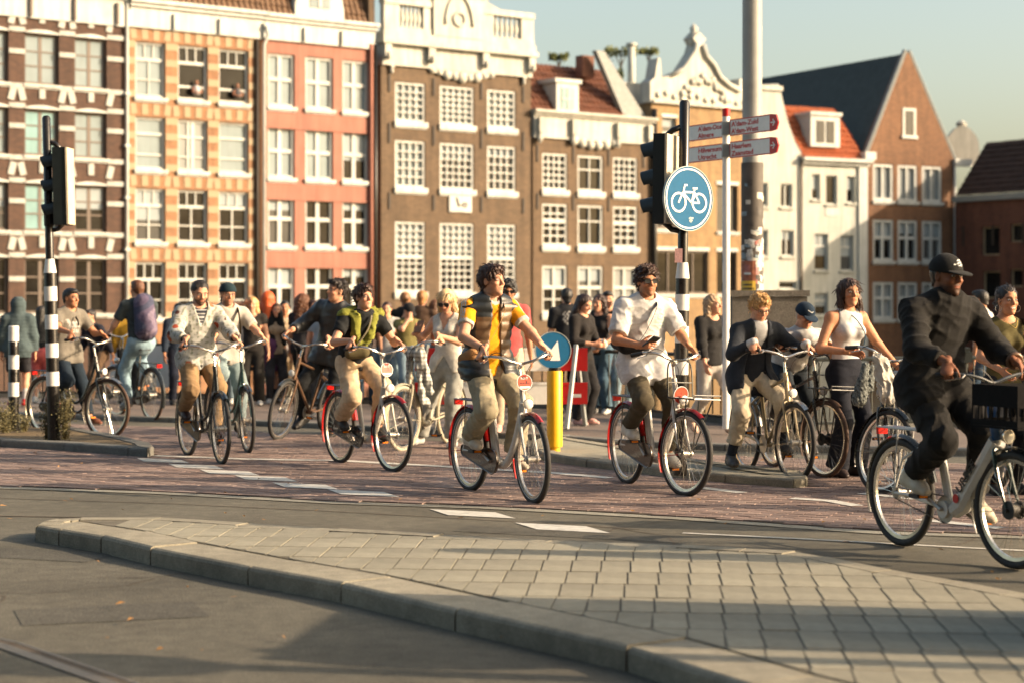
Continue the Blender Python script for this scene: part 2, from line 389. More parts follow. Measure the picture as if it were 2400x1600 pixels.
# ---- dark brown house with white stone bands
h = House(ROW, -75, 296, 'canal_house', 'dark brown brick canal house with white stone bands at the far left edge')
cols = [(-58,20),(58,138),(175,250)]; rows = [(80,199),(257,366),(431,542),(605,735)]
ztop = h.z(98, 46)
blk = MB(); blk.box((-0.12,-0.05,-0.23),(0.12,0.02,0.23)); M['stonew'] = mk('dull_white_stone', (0.37,0.38,0.36), 0.7, 0.15, 2.0, dirt=0.3, streak=0.2); blkm = blk.mesh('stone_block', M['stonew'])
bnd = MB(); bnd.box((-0.5,-0.06,-0.13),(0.5,0.02,0.13)); bndm = bnd.mesh('stone_block', M['stonew'])
def stone(h, me, x, z, sx=1, sz=1, ry=0.0):
    o = link('stone_block', me, h.e, (x, 0, z)); o.scale = (sx, 1, sz); o.rotation_euler = (0, ry, 0); return o
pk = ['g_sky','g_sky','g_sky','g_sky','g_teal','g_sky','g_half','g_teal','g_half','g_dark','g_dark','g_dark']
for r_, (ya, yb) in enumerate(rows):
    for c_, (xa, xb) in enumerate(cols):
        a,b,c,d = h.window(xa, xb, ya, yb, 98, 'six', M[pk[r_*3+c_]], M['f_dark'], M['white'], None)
        ln = MB(); k = 10   # segmental lintel
        top = [(a-0.1+(b-a+0.2)*i/k, d+0.03+0.11*math.sin(math.pi*i/k)) for i in range(k+1)]
        ln.prism([(b+0.1,d+0.004),(a-0.1,d+0.004)]+top, -0.06, 0.1, plane='xz'); ln.build('lintel', M['white'], h.e)
        mx = (a+b)/2
        stone(h, blkm, mx, d+0.58, 0.9, 0.9)
        stone(h, blkm, a-0.12, d+0.50, 1, 1, R(-14)); stone(h, blkm, b+0.12, d+0.50, 1, 1, R(14))
    for xa, xb in ((20,58),(138,175),(250,292)):
        ua, ub = h.u(xa), h.u(xb); zc = [h.z(98, ya+(yb-ya)*0.38), h.z(98, yb+6), h.z(98, ya-6)]
        for zz in zc: stone(h, bndm, (ua+ub)/2, zz, (ub-ua), 0.66)
h.wall(ztop, M['b_dark'])
fr = MB(); fr.box((-0.05,-0.10,ztop+0.003),(h.w,0.3,ztop+0.85)); fr.build('frieze', M['white'], h.e)
for i in range(4): q = MB(); xx = h.w*(i+0.32)/3.6; q.box((xx,-0.22,ztop+0.05),(xx+0.09,-0.10,ztop+0.84)); q.build('bracket', M['f_dark'], h.e)
cornice(h, -0.1, h.w+0.05, ztop+0.853, ztop+1.25, M['white'])
dp = MB(); dp.tube([(h.w-0.02,-0.12,0.2),(h.w-0.02,-0.12,ztop+0.9)], 0.06, 8); dpo = dp.build('downpipe', M['white'], h.e, True)
for i in range(6): q = MB(); q.box((h.w-0.12,-0.2,1.4+i*1.9),(h.w+0.08,0.0,1.5+i*1.9)); q.build('pipe_clamp', M['white'], dpo)
zr = ztop+1.26
tiles((-0.2,0.1,zr),(1,0,0),(0,0.34,0.94), h.w+0.3, 5.0, M['t_brown'], h.e)
# ---- orange brick house with cream blocks
h = House(ROW, 297, 617, 'canal_house', 'orange brick canal house with cream blocks and two open top windows')
cols = [(317,388),(417,487),(513,583)]; rows = [(99,228),(275,397),(442,567),(614,745)]; ztop = h.z(350, 68)
cbm = MB(); cbm.box((-0.13,-0.02,-0.20),(0.13,0.02,0.20)); cbm = cbm.mesh('stone_block', M['cream'])
cbl = MB(); cbl.box((-0.5,-0.02,-0.13),(0.5,0.02,0.13)); cbl = cbl.mesh('stone_block', M['cream'])
stl = [['tee','open','open'],['two','french','two'],['tee','tee','tee'],['tee','tee','tee']]
pn = [['g_sky','g_dark','g_dark'],['g_sky','g_net','g_sky'],['g_half','g_dark','g_half'],['g_dark','g_dark','g_dark']]
for r_, (ya, yb) in enumerate(rows):
    for c_, (xa, xb) in enumerate(cols):
        off = 0
        a,b,c,d = h.window(xa, xb, ya, yb, 350, stl[r_][c_], M[pn[r_][c_]], M['white'], M['white'])
        for i in range(4): stone(h, cbm, a-0.08+(b-a+0.16)*(i)/3, d+0.28, 0.95, 1, R(-8+5.3*i))
        if r_ == 0 and c_ > 0:   # somebody leaning out of the open sash
            q = MB(); bx = a+(b-a)*0.62; zc = c+0.2
            q.lathe([(0.02,0),(0.13,0.02),(0.15,0.2),(0.09,0.34),(0.04,0.38)], (bx,0.02,zc), 'z', 10)
            q.lathe([(0.03,0),(0.06,0.04),(0.075,0.11),(0.05,0.18),(0.01,0.2)], (bx,0.0,zc+0.36), 'z', 10, m=1)
            for sg in (-1,1): q.tube([(bx+sg*0.12,0,zc+0.28),(bx+sg*0.2,-0.04,zc+0.12),(bx-0.02*sg-0.1,-0.16,zc+0.06)],[0.045,0.04,0.03],8,m=1)
            po = q.build('person', [mk('pale_shirt%d' % c_, (0.4,0.4,0.42) if c_ == 1 else (0.06,0.06,0.07), 0.8), M['skinfar']], None, True)
            po.location = h.e.location; po.scale = (1,1,1); po.rotation_euler = h.e.rotation_euler
            tag(po, ('person in a pale shirt leaning out of the middle top window of the orange house','person in black leaning out of the right top window of the orange house')[c_-1], 'person')
    for xa, xb in ((300,317),(388,417),(487,513),(583,606)):
        ua, ub = h.u(xa), h.u(xb)
        for f in (0.06, 0.36, 0.66, 0.96): stone(h, cbl, (ua+ub)/2, h.z(350, ya+(yb-ya)*f), (ub-ua), 1)
h.wall(ztop, M['b_orange'])
fr = MB(); fr.box((-0.02,-0.12,ztop+0.003),(h.w+0.02,0.3,ztop+0.62)); fr.build('frieze', M['white'], h.e)
for i in range(3): q = MB(); xx = h.w*(i+0.95)/3; q.box((xx,-0.24,ztop+0.05),(xx+0.08,-0.12,ztop+0.61)); q.build('bracket', M['white'], h.e)
cornice(h, 0.14, h.w-0.04, ztop+0.623, ztop+1.05, M['white'])
dp = MB(); dp.tube([(h.w-0.05,-0.14,0.2),(h.w-0.05,-0.14,ztop-0.2),(h.w+0.1,-0.2,ztop+0.15),(h.w-0.05,-0.3,ztop+0.5)], 0.07, 8); dp.build('downpipe', M['white'], h.e, True)
dp = MB(); dp.tube([(h.w-0.32,-0.1,0.2),(h.w-0.32,-0.1,ztop-0.05)], 0.07, 8); dp.build('downpipe', M['iron'], h.e, True)
tiles((0,0.1,ztop+1.06),(1,0,0),(0,0.34,0.94), h.w+0.05, 5.0, M['t_brown'], h.e)
# ---- red house
h = House(ROW, 617, 880, 'canal_house', 'red painted canal house with white cross windows and a white dormer')
cols = [(628,691),(716,781),(803,864)]; rows = [(127,250),(295,417),(454,576),(615,732)]; ztop = h.z(660, 97)
pn = [['g_sky','g_sky','g_sky'],['g_sky','g_sky','g_half'],['g_half','g_dark','g_half'],['g_half','g_dark','g_half']]
for r_, (ya, yb) in enumerate(rows):
    for c_, (xa, xb) in enumerate(cols):
        a,b,c,d = h.window(xa, xb, ya, yb, 660, 'cross', M[pn[r_][c_]], M['white'], M['white'])
        ln = MB(); k = 8
        ln.prism([(b,d-0.02),(b,d-0.12)]+[(b-(b-a)*i/k, d-0.12+0.10*math.sin(math.pi*i/k)) for i in range(1,k)]+[(a,d-0.12),(a,d-0.02)], 0.02, 0.08, plane='xz'); 
    q = MB(); zz = h.z(660, yb+10); q.box((0.1,-0.03,zz-0.7),(h.w-0.3,0.0,zz-0.1)); 
    if r_ < 3: q.build('spandrel', M['b_red'], h.e)
h.wall(ztop, M['b_red'])
fr = MB(); fr.box((0.03,-0.12,ztop+0.003),(h.w-0.1,0.3,ztop+0.60)); fr.build('frieze', M['white'], h.e)
for i in range(2): q = MB(); xx = h.w*(i+1)/3; q.box((xx,-0.24,ztop+0.05),(xx+0.08,-0.12,ztop+0.59)); q.build('bracket', M['white'], h.e)
cornice(h, 0.06, h.w-0.1, ztop+0.603, ztop+1.02, M['white'])
for xx, mt in ((h.w-0.28, M['b_red']), (h.w-0.08, M['f_black'])):
    dp = MB(); dp.tube([(xx,-0.12,0.2),(xx,-0.12,ztop+0.2)], 0.08, 8); dp.build('downpipe', mt, h.e, True)
tiles((0,0.1,ztop+1.03),(1,0,0),(0,0.34,0.94), h.w-0.25, 5.0, M['t_brown'], h.e)
q = MB(); q.prism([(h.w-0.28,ztop+1.0),(h.w,ztop+1.0),(h.w-0.05,ztop+6),(h.w-0.28,ztop+6)], 0.05, 0.5, plane='xz'); q.build('party_wall', M['b_umber'], h.e)
dz = ztop+1.05; xa, xb = h.u(692), h.u(806); dm = MB(); cx = (xa+xb)/2; hw = (xb-xa)/2
prof = [(-1,0),(-1,0.45),(-0.92,0.85),(-0.7,1.1),(-0.62,1.6),(-0.6,2.6),(0.6,2.6),(0.62,1.6),(0.7,1.1),(0.92,0.85),(1,0.45),(1,0)]
dm.prism([(cx+p[0]*hw, dz+p[1]) for p in prof], 0.0, 0.5, plane='xz'); do = dm.build('dormer', M['white'], h.e)
q = MB(); q.box((cx-0.45,-0.03,dz+0.4),(cx+0.45,0.01,dz+2.3)); q.build('pane', M['g_sky'], do)
q = MB(); q.box((cx-0.07,-0.06,dz+0.4),(cx+0.07,-0.032,dz+2.3)); q.build('mullion', M['white'], do)
# ---- tall umber house with white crowned balustrade
h = House(ROW, 893, 1244, 'canal_house', 'tall dark brown canal house crowned by a white balustrade and carved attic')
cols = [(926,997),(1031,1111),(1142,1209)]; rows = [(194,286),(330,440),(520,685)]; ztop = h.z(960, 158)
sty = [['g43','g54','g43'],['g43','g54','g43'],['g48','g58','g48']]
pn = [['g_sky','g_sky','g_sky'],['g_sky','g_half','g_half'],['g_half','g_half','g_half']]
for r_, (ya, yb) in enumerate(rows):
    for c_, (xa, xb) in enumerate(cols):
        h.window(xa, xb, ya, yb, 960, sty[r_][c_], M[pn[r_][c_]], M['white'], M['white'], blind=[[None]*3,[None,0.3,0.2],[0.5,0.55,0.5]][r_][c_])
h.wall(ztop, M['b_umber'])
for xx in (912, 1016, 1128, 1226):
    for ya, yb in ((180,220),(292,338),(455,492)):
        q = MB(); u = h.u(xx); za, zb = h.z(960, yb), h.z(960, ya); q.box((u-0.05,-0.05,za),(u+0.05,0.0,zb)); q.build('wall_anchor', M['iron'], h.e)
q = MB(); ua, ub = h.u(1051), h.u(1103); za, zb = h.z(1075,498), h.z(1075,460); q.box((ua,-0.08,za),(ub,0.0,zb)); pl = q.build('plaque', M['white'], h.e)
q = MB(); cu = (ua+ub)/2; 
q.tube([(cu-0.2,-0.09,za+0.6),(cu-0.1,-0.09,za+0.25),(cu+0.05,-0.09,za+0.3)],0.04,6); q.tube(circle_pts((cu+0.22,-0.09,za+0.3),0.09,'y',10),0.03,5,True); q.build('relief', M['iron'], pl)
en = MB(); w = h.w
en.box((0.0,-0.12,ztop+0.003),(w,0.3,ztop+0.85)); en.box((-0.12,-0.4,ztop+0.853),(w+0.12,0.3,ztop+1.05)); en.box((-0.06,-0.3,ztop+1.053),(w+0.06,0.3,ztop+1.35)); en.build('entablature', M['ivory'], h.e)
for i in range(4):   # brackets with cast shadow between the frieze fields
    xx = [0.15, w*0.30, w*0.66, w-0.15][i]; q = MB(); q.box((xx-0.16,-0.34,ztop+0.30),(xx+0.16,-0.12,ztop+0.85)); q.tube(circle_pts((xx,-0.28,ztop+0.36),0.12,'x',10),0.07,6,True); q.build('bracket', M['ivory'], h.e)
for i, xx in enumerate((0.45, w-0.45)): q = MB(); q.lathe([(0.03,-0.34),(0.09,-0.26),(0.07,-0.12),(0.12,0)], (xx,-0.1,ztop+0.0), 'z', 8); q.build('drop', M['ivory'], h.e, True)
for i in range(9):   # scalloped garland below the centre
    f = i/8; xx = w*(0.32+0.40*f); rr = (0.2 if i % 2 == 0 else 0.14)*(0.8+0.5*math.sin(math.pi*f)); zz = ztop-0.02-0.22*math.sin(math.pi*f)
    q = MB(); q.lathe([(0.02,-0.16),(rr,-0.10),(rr*0.9,0.0),(0.02,0.05)], (xx,0,zz), 'y', 12); q.build('garland_lobe', M['ivory'], h.e, True)
q = MB(); q.prism([(w*0.30,ztop),(w*0.34,ztop-0.15),(w*0.45,ztop-0.3),(w*0.6,ztop-0.3),(w*0.70,ztop-0.15),(w*0.74,ztop)], -0.10, -0.002, plane='xz'); q.build('garland', M['ivory'], h.e)
bz = ztop+1.353
for x0, x1 in ((0.0, w*0.30),(w*0.64, w)):
    q = MB(); q.box((x0,-0.25,bz),(x1,0.1,bz+0.22)); q.box((x0-0.02,-0.28,bz+1.12),(x1+0.02,0.13,bz+1.36)); q.build('balustrade_rail', M['ivory'], h.e)
    for px_ in ((x0+0.01, x0+0.75) if x0 == 0 else (x0+0.01, x0+0.6), (x1-0.35, x1-0.01) if x0 == 0 else (x1-0.65, x1-0.01)):
        q = MB(); q.box((px_[0],-0.22,bz+0.222),(px_[1],0.08,bz+1.118)); q.build('balustrade_pier', M['ivory'], h.e)
    lo, hi = (x0+0.85, x1-0.42) if x0 == 0 else (x0+0.7, x1-0.74)
    bm_ = MB(); bm_.lathe([(0.09,0.0),(0.09,0.05),(0.05,0.12),(0.12,0.38),(0.05,0.7),(0.05,0.82),(0.09,0.86),(0.09,0.895)], (0,0,0), 'z', 8); bme = bm_.mesh('baluster', M['ivory'], True)
    for i in range(5): link('baluster', bme, h.e, (lo+(hi-lo)*(i+0.5)/5, -0.07, bz+0.222))
at = MB(); cx = w*0.475; hw = w*0.165
prof = [(-1,0),(-1,1.55),(-0.86,1.75),(-0.78,2.1),(-0.6,2.2),(-0.5,2.7),(-0.2,3.1),(0.2,3.1),(0.5,2.7),(0.6,2.2),(0.78,2.1),(0.86,1.75),(1,1.55),(1,0)]
at.prism([(cx+p[0]*hw, bz+p[1]) for p in prof], -0.33, 0.15, plane='xz'); ao = at.build('attic', M['ivory'], h.e)
q = MB(); q.tube([(cx+0.55*hw*math.cos(a), -0.36, bz+0.5+1.25*max(0,math.sin(a))) for a in [math.pi*i/14 for i in range(15)]], 0.07, 6); q.tube(circle_pts((cx,-0.36,bz+0.75),0.28,'y',12),0.06,6,True); q.build('carved_arch', M['ivory'], ao, True)
for sg in (-1, 1):
    q = MB(); q.tube([(cx+sg*hw*(0.75+0.28*math.cos(t)*(1-t/9)), -0.28, bz+2.2+0.5*math.sin(t)*(1-t/9)) for t in [i*0.5 for i in range(14)]], 0.12, 6); q.build('scroll', M['ivory'], ao, True)
    q = MB(); q.prism([(cx+sg*hw*1.02,bz+1.36),(cx+sg*hw*1.8,bz+1.36),(cx+sg*hw*1.3,bz+1.6),(cx+sg*hw*1.02,bz+2.0)], -0.2, 0.05, plane='xz'); q.build('side_scroll', M['ivory'], ao)
    q = MB(); q.lathe([(0.1,0),(0.28,0.2),(0.2,0.55),(0.3,0.9),(0.1,1.1)], (cx+sg*hw*0.95,-0.15,bz+1.56), 'z', 10); q.build('urn', M['ivory'], ao, True)
# ---- small umber house with red roof
h = House(ROW, 1249, 1525, 'canal_house', 'low brown canal house with white frieze, red tiled roof and one dormer')
cols = [(1271,1330),(1354,1414),(1437,1494)]; rows = [(360,446),(478,576),(623,735)]; ztop = h.z(1300, 326)
sty = [['g34','plain','g34'],['g36','plain','g36'],['tall','tall','tall']]; pn = [['g_dark','g_dark','g_dark'],['g_dark','g_dark','g_dark'],['g_half','g_half','g_net']]
for r_, (ya, yb) in enumerate(rows):
    for c_, (xa, xb) in enumerate(cols): h.window(xa, xb, ya, yb, 1300, sty[r_][c_], M[pn[r_][c_]], M['white'], M['white'])
h.wall(ztop, M['b_umber2']); w = h.w
for xx in (1259,1343,1426,1508):
    for ya, yb in ((342,382),(455,492)):
        q = MB(); u = h.u(xx); q.box((u-0.045,-0.05,h.z(1300,yb)),(u+0.045,0.0,h.z(1300,ya))); q.build('wall_anchor', M['iron'], h.e)
zf = h.z(1300, 264)
q = MB(); q.box((0.0,-0.12,ztop+0.003),(w,0.3,zf-0.28)); q.build('frieze', M['ivory'], h.e)
cornice(h, 0, w, zf-0.277, zf+0.05, M['ivory'], proj=0.4)
for i in range(6):
    f = i/5; xx = w*(0.33+0.34*f); q = MB(); rr = 0.22; q.lathe([(0.02,-0.2),(rr,-0.12),(rr,0.0),(0.02,0.05)], (xx,0,ztop-0.02-0.15*math.sin(math.pi*f)), 'y', 10); q.build('garland_lobe', M['ivory'], h.e, True)
for xx in (0.25, w*0.31, w*0.69, w-0.25): q = MB(); q.box((xx-0.13,-0.34,ztop+0.2),(xx+0.13,-0.12,zf-0.28)); q.lathe([(0.03,-0.3),(0.13,-0.15),(0.1,0.2)], (xx,-0.18,ztop+0.05),'z',8); q.build('bracket', M['ivory'], h.e)
tiles((0.0,0.15,zf+0.06),(1,0,0),(0,0.62,0.78), w*0.80, 2.9, M['t_red'], h.e)
q = MB(); q.prism([(w*0.80,zf),(w,zf),(w*0.62,zf+2.9),(w*0.55,zf+2.9)], 0.2, 0.5, plane='xz'); q.prism([(0,zf+0.05),(w*0.8,zf+0.05),(w*0.58,zf+2.2),(0,zf+2.2)], 2.1, 2.3, plane='xz'); q.build('roof_edge', M['lead'], h.e)
q = MB(); q.box((w*0.52,0.9,zf+1.8),(w*0.62,1.4,zf+2.75)); q.build('chimney', M['t_red'], h.e)
ua, ub = h.u(1306), h.u(1358); q = MB(); q.box((ua,0.05,zf+0.06),(ub,1.6,zf+1.32)); dmo = q.build('dormer', M['white'], h.e)
q = MB(); q.box((ua-0.12,-0.03,zf+1.323),(ub+0.12,1.7,zf+1.5)); q.build('dormer_roof', M['white'], dmo)
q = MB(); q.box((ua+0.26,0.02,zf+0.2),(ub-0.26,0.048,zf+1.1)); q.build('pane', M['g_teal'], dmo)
q = MB(); q.box(((ua+ub)/2-0.03,-0.01,zf+0.2),((ua+ub)/2+0.03,0.018,zf+1.1)); q.box((ua+0.26,-0.008,zf+0.6),(ub-0.26,0.016,zf+0.65)); q.build('mullion', M['white'], dmo)
# ---- tan house with ornate bell gable
h = House(ROW, 1527, 1752, 'canal_house', 'tan brick canal house with a pale curved gable topped by a carved finial')
ztop = h.z(1640, 250)
for xa,xb,ya,yb,st in ((1552,1585,282,318,'bare'),(1536,1602,428,540,'wide'),(1680,1729,431,542,'one'),(1537,1660,589,690,'wide'),(1680,1727,589,690,'one'),(1560,1640,285,318,'bare')):
    if st == 'bare' and xa == 1560: continue
    h.window(xa, xb, ya, yb, 1640, st, M['g_half'], M['f_dark'] if st != 'bare' else M['white'], M['white'], M['white'])
gp = [(720,560),(720,455),(745,430),(760,330),(772,330),(780,430),(830,412),(890,380),(920,330),(950,280),(962,235),(945,205),(975,168),(1012,205),(992,240),(1010,300),(1050,340),(1080,400),(1130,440),(1185,462),(1190,395),(1203,395),(1208,470),(1208,560)]
poly = [(h.u(1200+x/2.24), h.z(1640, y/2.24)) for x, y in gp]; poly = [(x, max(z, ztop)) for x, z in poly]
h.wall(ztop, M['b_tan']); q = MB(); q.prism(poly, -0.08, 0.6, plane='xz'); ga = q.build('gable', M['ivory'], h.e); w = h.w
q = MB(); pth = [(h.u(1200+x/2.24), -0.16, h.z(1640, y/2.24)+0.02) for x, y in gp[6:11]]; q.tube(pth, 0.13, 6); q.tube([(h.u(1200+x/2.24), -0.16, h.z(1640, y/2.24)+0.02) for x, y in gp[14:20]], 0.13, 6); q.build('gable_moulding', M['ivory'], ga, True)
q = MB(); 
for i in range(14):
    t = i/13; q.lathe([(0.02,-0.12),(0.2,-0.06),(0.16,0.02)], (w*(0.3+0.45*t), -0.08, ztop+0.5+0.75*math.sin(math.pi*t)+0.12*math.sin(i*2.3)), 'y', 8)
for i in range(12): q.lathe([(0.02,-0.1),(0.15,-0.05),(0.12,0.02)], (w*(0.05+0.9*i/11), -0.08, ztop+0.35+0.1*math.sin(i*1.7)), 'y', 8)
q.build('carved_foliage', M['ivory'], ga, True)
q = MB(); q.box((-0.02,-0.2,ztop-0.02),(w+0.02,0.2,ztop+0.12)); q.build('string_course', M['ivory'], h.e)
q = MB(); q.lathe([(0.14,0),(0.24,0.15),(0.3,0.4),(0.16,0.7),(0.2,0.85),(0.04,1.05)], (h.u(1633),0.2,h.z(1640,110)), 'z', 10); q.build('finial', M['ivory'], ga, True)
dp = MB(); dp.tube([(0.05,-0.15,0.2),(0.05,-0.15,ztop-0.3)], 0.12, 8); dp.build('downpipe', M['f_black'], h.e, True)
# roof terrace with small trees behind
q = MB(); p = ROW.pt(1460)
for nm, xx, y0, y1, cr, lab in (('roof_terrace_tree',1455,110,190,0.7,'small potted tree with two tufts on a roof terrace beside a pale post'),('roof_terrace_tree',1433,168,196,0.5,'low bushy potted plant on the roof terrace'),('roof_terrace_tree',1310,125,170,0.4,'thin bare shrub rising behind the red tiled roof'),('roof_terrace_tree',1520,112,160,0.4,'thin dark shrub beside the ornate pale gable')):
    Yd = ROW.pt(xx)[1]+6; b0 = W(xx, y1+40, Yd); t0 = W(xx, y0, Yd); e = empty(nm, b0); tag(e, lab, 'tree', 'plants on the roof terraces')
    tr = MB(); Hh = t0[2]-b0[2]
    tr.tube([(0,0,0),(0.03,0,Hh*0.5),(0,0,Hh*0.95)],[0.07,0.05,0.03],6)
    for sg in (-1,1): tr.tube([(0,0,Hh*0.6),(sg*0.3*cr,0,Hh*0.8),(sg*0.7*cr,0.1,Hh*0.92)],[0.035,0.025,0.01],5)
    tr.build('trunk', mk('twig_bark_%d' % xx, srgb(80,70,50), 0.9), e)
    lf = MB()
    for i in range(260):
        a = random.random()*6.28; rr = cr*0.55*random.random()**0.5; sg = random.choice((-1,1)); c = Vector((sg*0.62*cr+rr*math.cos(a), rr*math.sin(a), Hh*0.9+random.gauss(0,0.18)*cr))
        d1 = Vector((random.gauss(0,1),random.gauss(0,1),random.gauss(0,1))).normalized()*0.11; d2 = d1.orthogonal().normalized()*0.06
        lf.add([c-d1, c+d2, c+d1, c-d2], [(0,1,2,3)])
    lf.build('crown', mk('terrace_leaf_%d' % xx, srgb(92,100,52), 0.7, 0.4), e, fix=False)
b0 = W(1480, 240, ROW.pt(1480)[1]+5); q = MB(); hh = W(1480,108,b0[1])[2]-b0[2]; q.tube([(0,0,0),(0,0,hh)], [0.2,0.17], 12); q.lathe([(0.26,0),(0.26,0.12)], (0,0,hh), 'z', 12); o = q.build('flue_pipe', M['w_render'], None, True); o.location = b0; tag(o, 'pale flue pipe standing on the roof terrace between tree tufts', 'flue')
b0 = W(1495, 262, ROW.pt(1500)[1]+2.5); q = MB(); q.box((-1.1,0,0),(1.6,4,1.2)); q.box((-1.15,-0.03,1.203),(1.65,4.05,1.3)); q.box((-1.8,2.0,-1),(2.0,5,0.9)); o = q.build('roof_parapet', M['w_render']); o.location = b0; o.rotation_euler = (0,0,ROW.rz); tag(o, 'pale rendered roof parapet beside the ornate gable', 'parapet')
# ---- second stretch of the front, turned a little more towards us
P2 = ROW.pt(1752)
ROW2 = Row(P2, R(61))
h = House(ROW2, 1753, 1878, 'canal_house', 'narrow white rendered house with concave neck gable behind the thick lamp post')
zt = h.z(1870, 362)
for xa,xb,ya,yb,st,pn_ in ((1830,1857,431,486,'one','g_dark'),(1832,1861,540,601,'one','g_half'),(1826,1867,660,678,'bare','g_half'),(1775,1800,431,486,'one','g_half'),(1775,1800,540,601,'one','g_half')):
    h.window(xa, xb, ya, yb, 1840, st, M[pn_], M['white'], M['w_render'])
hl = h.holes; h.holes = [q for q in hl if q[3] < zt-0.05]
gp = [(h.w,zt),(h.u(1862),h.z(1862,335)),(h.u(1846),h.z(1846,290)),(h.u(1835),h.z(1835,245)),(h.u(1828),h.z(1828,215)),(h.u(1826),h.z(1826,203)),(h.u(1790),h.z(1790,203)),(h.u(1786),h.z(1786,215)),(h.u(1775),h.z(1775,290)),(0.0,zt)]
h.wall(zt, M['w_render'], poly=gp)
for q_ in hl:
    if q_ not in h.holes: pass
q = MB(); q.tube([(x, 0.1, z+0.03) for x, z in gp], 0.1, 6); q.build('gable_coping', M['lead'], h.e, True)
q = MB(); q.box((h.u(1786)-0.1,-0.12,h.z(1800,212)),(h.u(1828)+0.1,0.5,h.z(1800,201))); q.build('gable_cap', M['ivory'], h.e)
dp = MB(); dp.tube([(h.w-0.06,-0.1,0.2),(h.w-0.06,-0.1,zt)], 0.06, 8); dp.build('downpipe', M['f_dark'], h.e, True)
q = MB(); q.prism([(0.15,zt),(h.w*0.75,zt),(h.w*0.5,zt+2.2)], 0.6, 7, plane='xz'); q.build('roof', M['t_slate'], h.e)
h = House(ROW2, 1880, 2031, 'canal_house', 'white rendered house under an orange tiled roof with a white dormer')
zt = h.z(1950, 388)
for xa,xb,ya,yb,st,pn_ in ((1903,1922,410,470,'bare','g_half'),(1936,1962,412,480,'bare','g_dark'),(1985,2004,412,475,'bare','g_half'),(1909,1941,549,635,'casement','g_half'),(1970,2000,551,635,'casement','g_half'),(1909,1941,687,740,'casement','g_half'),(1970,2000,687,740,'casement','g_half')):
    h.window(xa, xb, ya, yb, 1950, st, M[pn_], M['white'], M['w_render'])
h.wall(zt, M['w_render']); w = h.w
cornice(h, -0.02, w, zt+0.003, zt+0.32, M['white'], proj=0.4, steps=2)
q = MB(); q.box((h.u(1936)-0.05,-0.03,h.z(1950,507)),(h.u(1962)+0.05,0.0,h.z(1950,487))); q.build('panel', M['white'], h.e)
q = MB(); q.box((w-0.55,-0.12,0.1),(w-0.02,0.0,zt)); q.build('corner_pilaster', M['white'], h.e)
zl = zt+0.33; sl_ = math.hypot(1.6, 3.0)
tiles((0.0,0.05,zl),(1,0,0),(-0.22,0.5,0.84), w-0.02, 3.1, M['t_orange'], h.e)
q = MB(); q.add([(0,0.3,zl),(w,0.3,zl),(w-0.7,1.9,zl+2.6),(-0.7,1.9,zl+2.6)],[(0,1,2,3)]); q.build('roof_board', M['t_dark'], h.e)
ua, ub = h.u(1904), h.u(1972); q = MB(); q.box((ua,0.12,zl+0.55),(ub,2.2,zl+2.05)); dmo = q.build('dormer', M['white'], h.e)
q = MB(); q.box((ua-0.08,0.02,zl+2.053),(ub+0.08,2.3,zl+2.22)); q.build('dormer_roof', M['white'], dmo)
for f0, f1 in ((0.2,0.46),(0.54,0.8)):
    q = MB(); q.box((ua+(ub-ua)*f0,0.09,zl+0.75),(ua+(ub-ua)*f1,0.118,zl+1.8)); q.build('pane', M['g_half'], dmo)
# ---- rust brick gable house
h = House(ROW2, 2033, 2237, 'canal_house', 'rust brown brick house with a tall pointed gable and small top window')
zt = h.z(2135, 368); w = h.w; za = h.z(2128, 125); ua = h.u(2128)
for ya, yb, st, pn_ in ((388,473,'shut','g_net'),(517,613,'crossw','g_half'),(662,748,'crossw','g_net')):
    for xa, xb in ((2046,2094),(2104,2150),(2161,2207)): h.window(xa, xb, ya, yb, 2128, st, M[pn_], M['white'], M['white'])
h.wall(zt, M['b_rust'], depth=16, poly=[(-0.05,zt),(w+0.05,zt),(ua+0.12,za),(ua-0.12,za)])
a,b,c,d = h.u(2115), h.u(2146), h.z(2128,318), h.z(2128,254)
m = MB(); m.box((a,-0.04,c),(a+0.14,0.02,d)); m.box((b-0.14,-0.04,c),(b,0.02,d)); m.box((a+0.142,-0.04,d-0.14),(b-0.142,0.02,d)); m.box((a-0.08,-0.1,c-0.16),(b+0.08,0.02,c-0.003)); wo = m.build('window', M['white'], h.e, fix=False)
q = MB(); q.box((a+0.142,-0.02,c),(b-0.142,0.015,d-0.142)); q.build('pane', M['g_half'], wo)
for sg, xe in ((-1, -0.05), (1, w+0.05)):
    q = MB(); q.tube([(xe, 0.1, zt),(ua+0.1*sg, 0.1, za+0.12)], 0.14, 6); q.build('gable_coping', M['lead'], h.e)
    q = MB(); q.add([(xe,0.45,zt),(ua,0.45,za),(ua,16,za),(xe,16,zt)],[(0,1,2,3)]); q.add([(xe,0.45,zt-0.1),(ua,0.45,za-0.1),(ua,16,za-0.1),(xe,16,zt-0.1)],[(0,1,2,3)]); q.build('roof', M['t_slate'], h.e, fix=False)
q = MB(); q.box((w-0.1,-0.2,zt-0.35),(w+1.0,0.3,zt+0.0)); q.build('corbel', M['white'], h.e)
q = MB(); q.box((-0.3,-0.25,zt-0.25),(0.35,0.2,zt+0.12)); q.build('corbel', M['white'], h.e)
dp = MB(); dp.tube([(w-0.06,-0.1,0.2),(w-0.06,-0.1,zt-0.4)], 0.06, 8); dp.build('downpipe', M['white'], h.e, True)
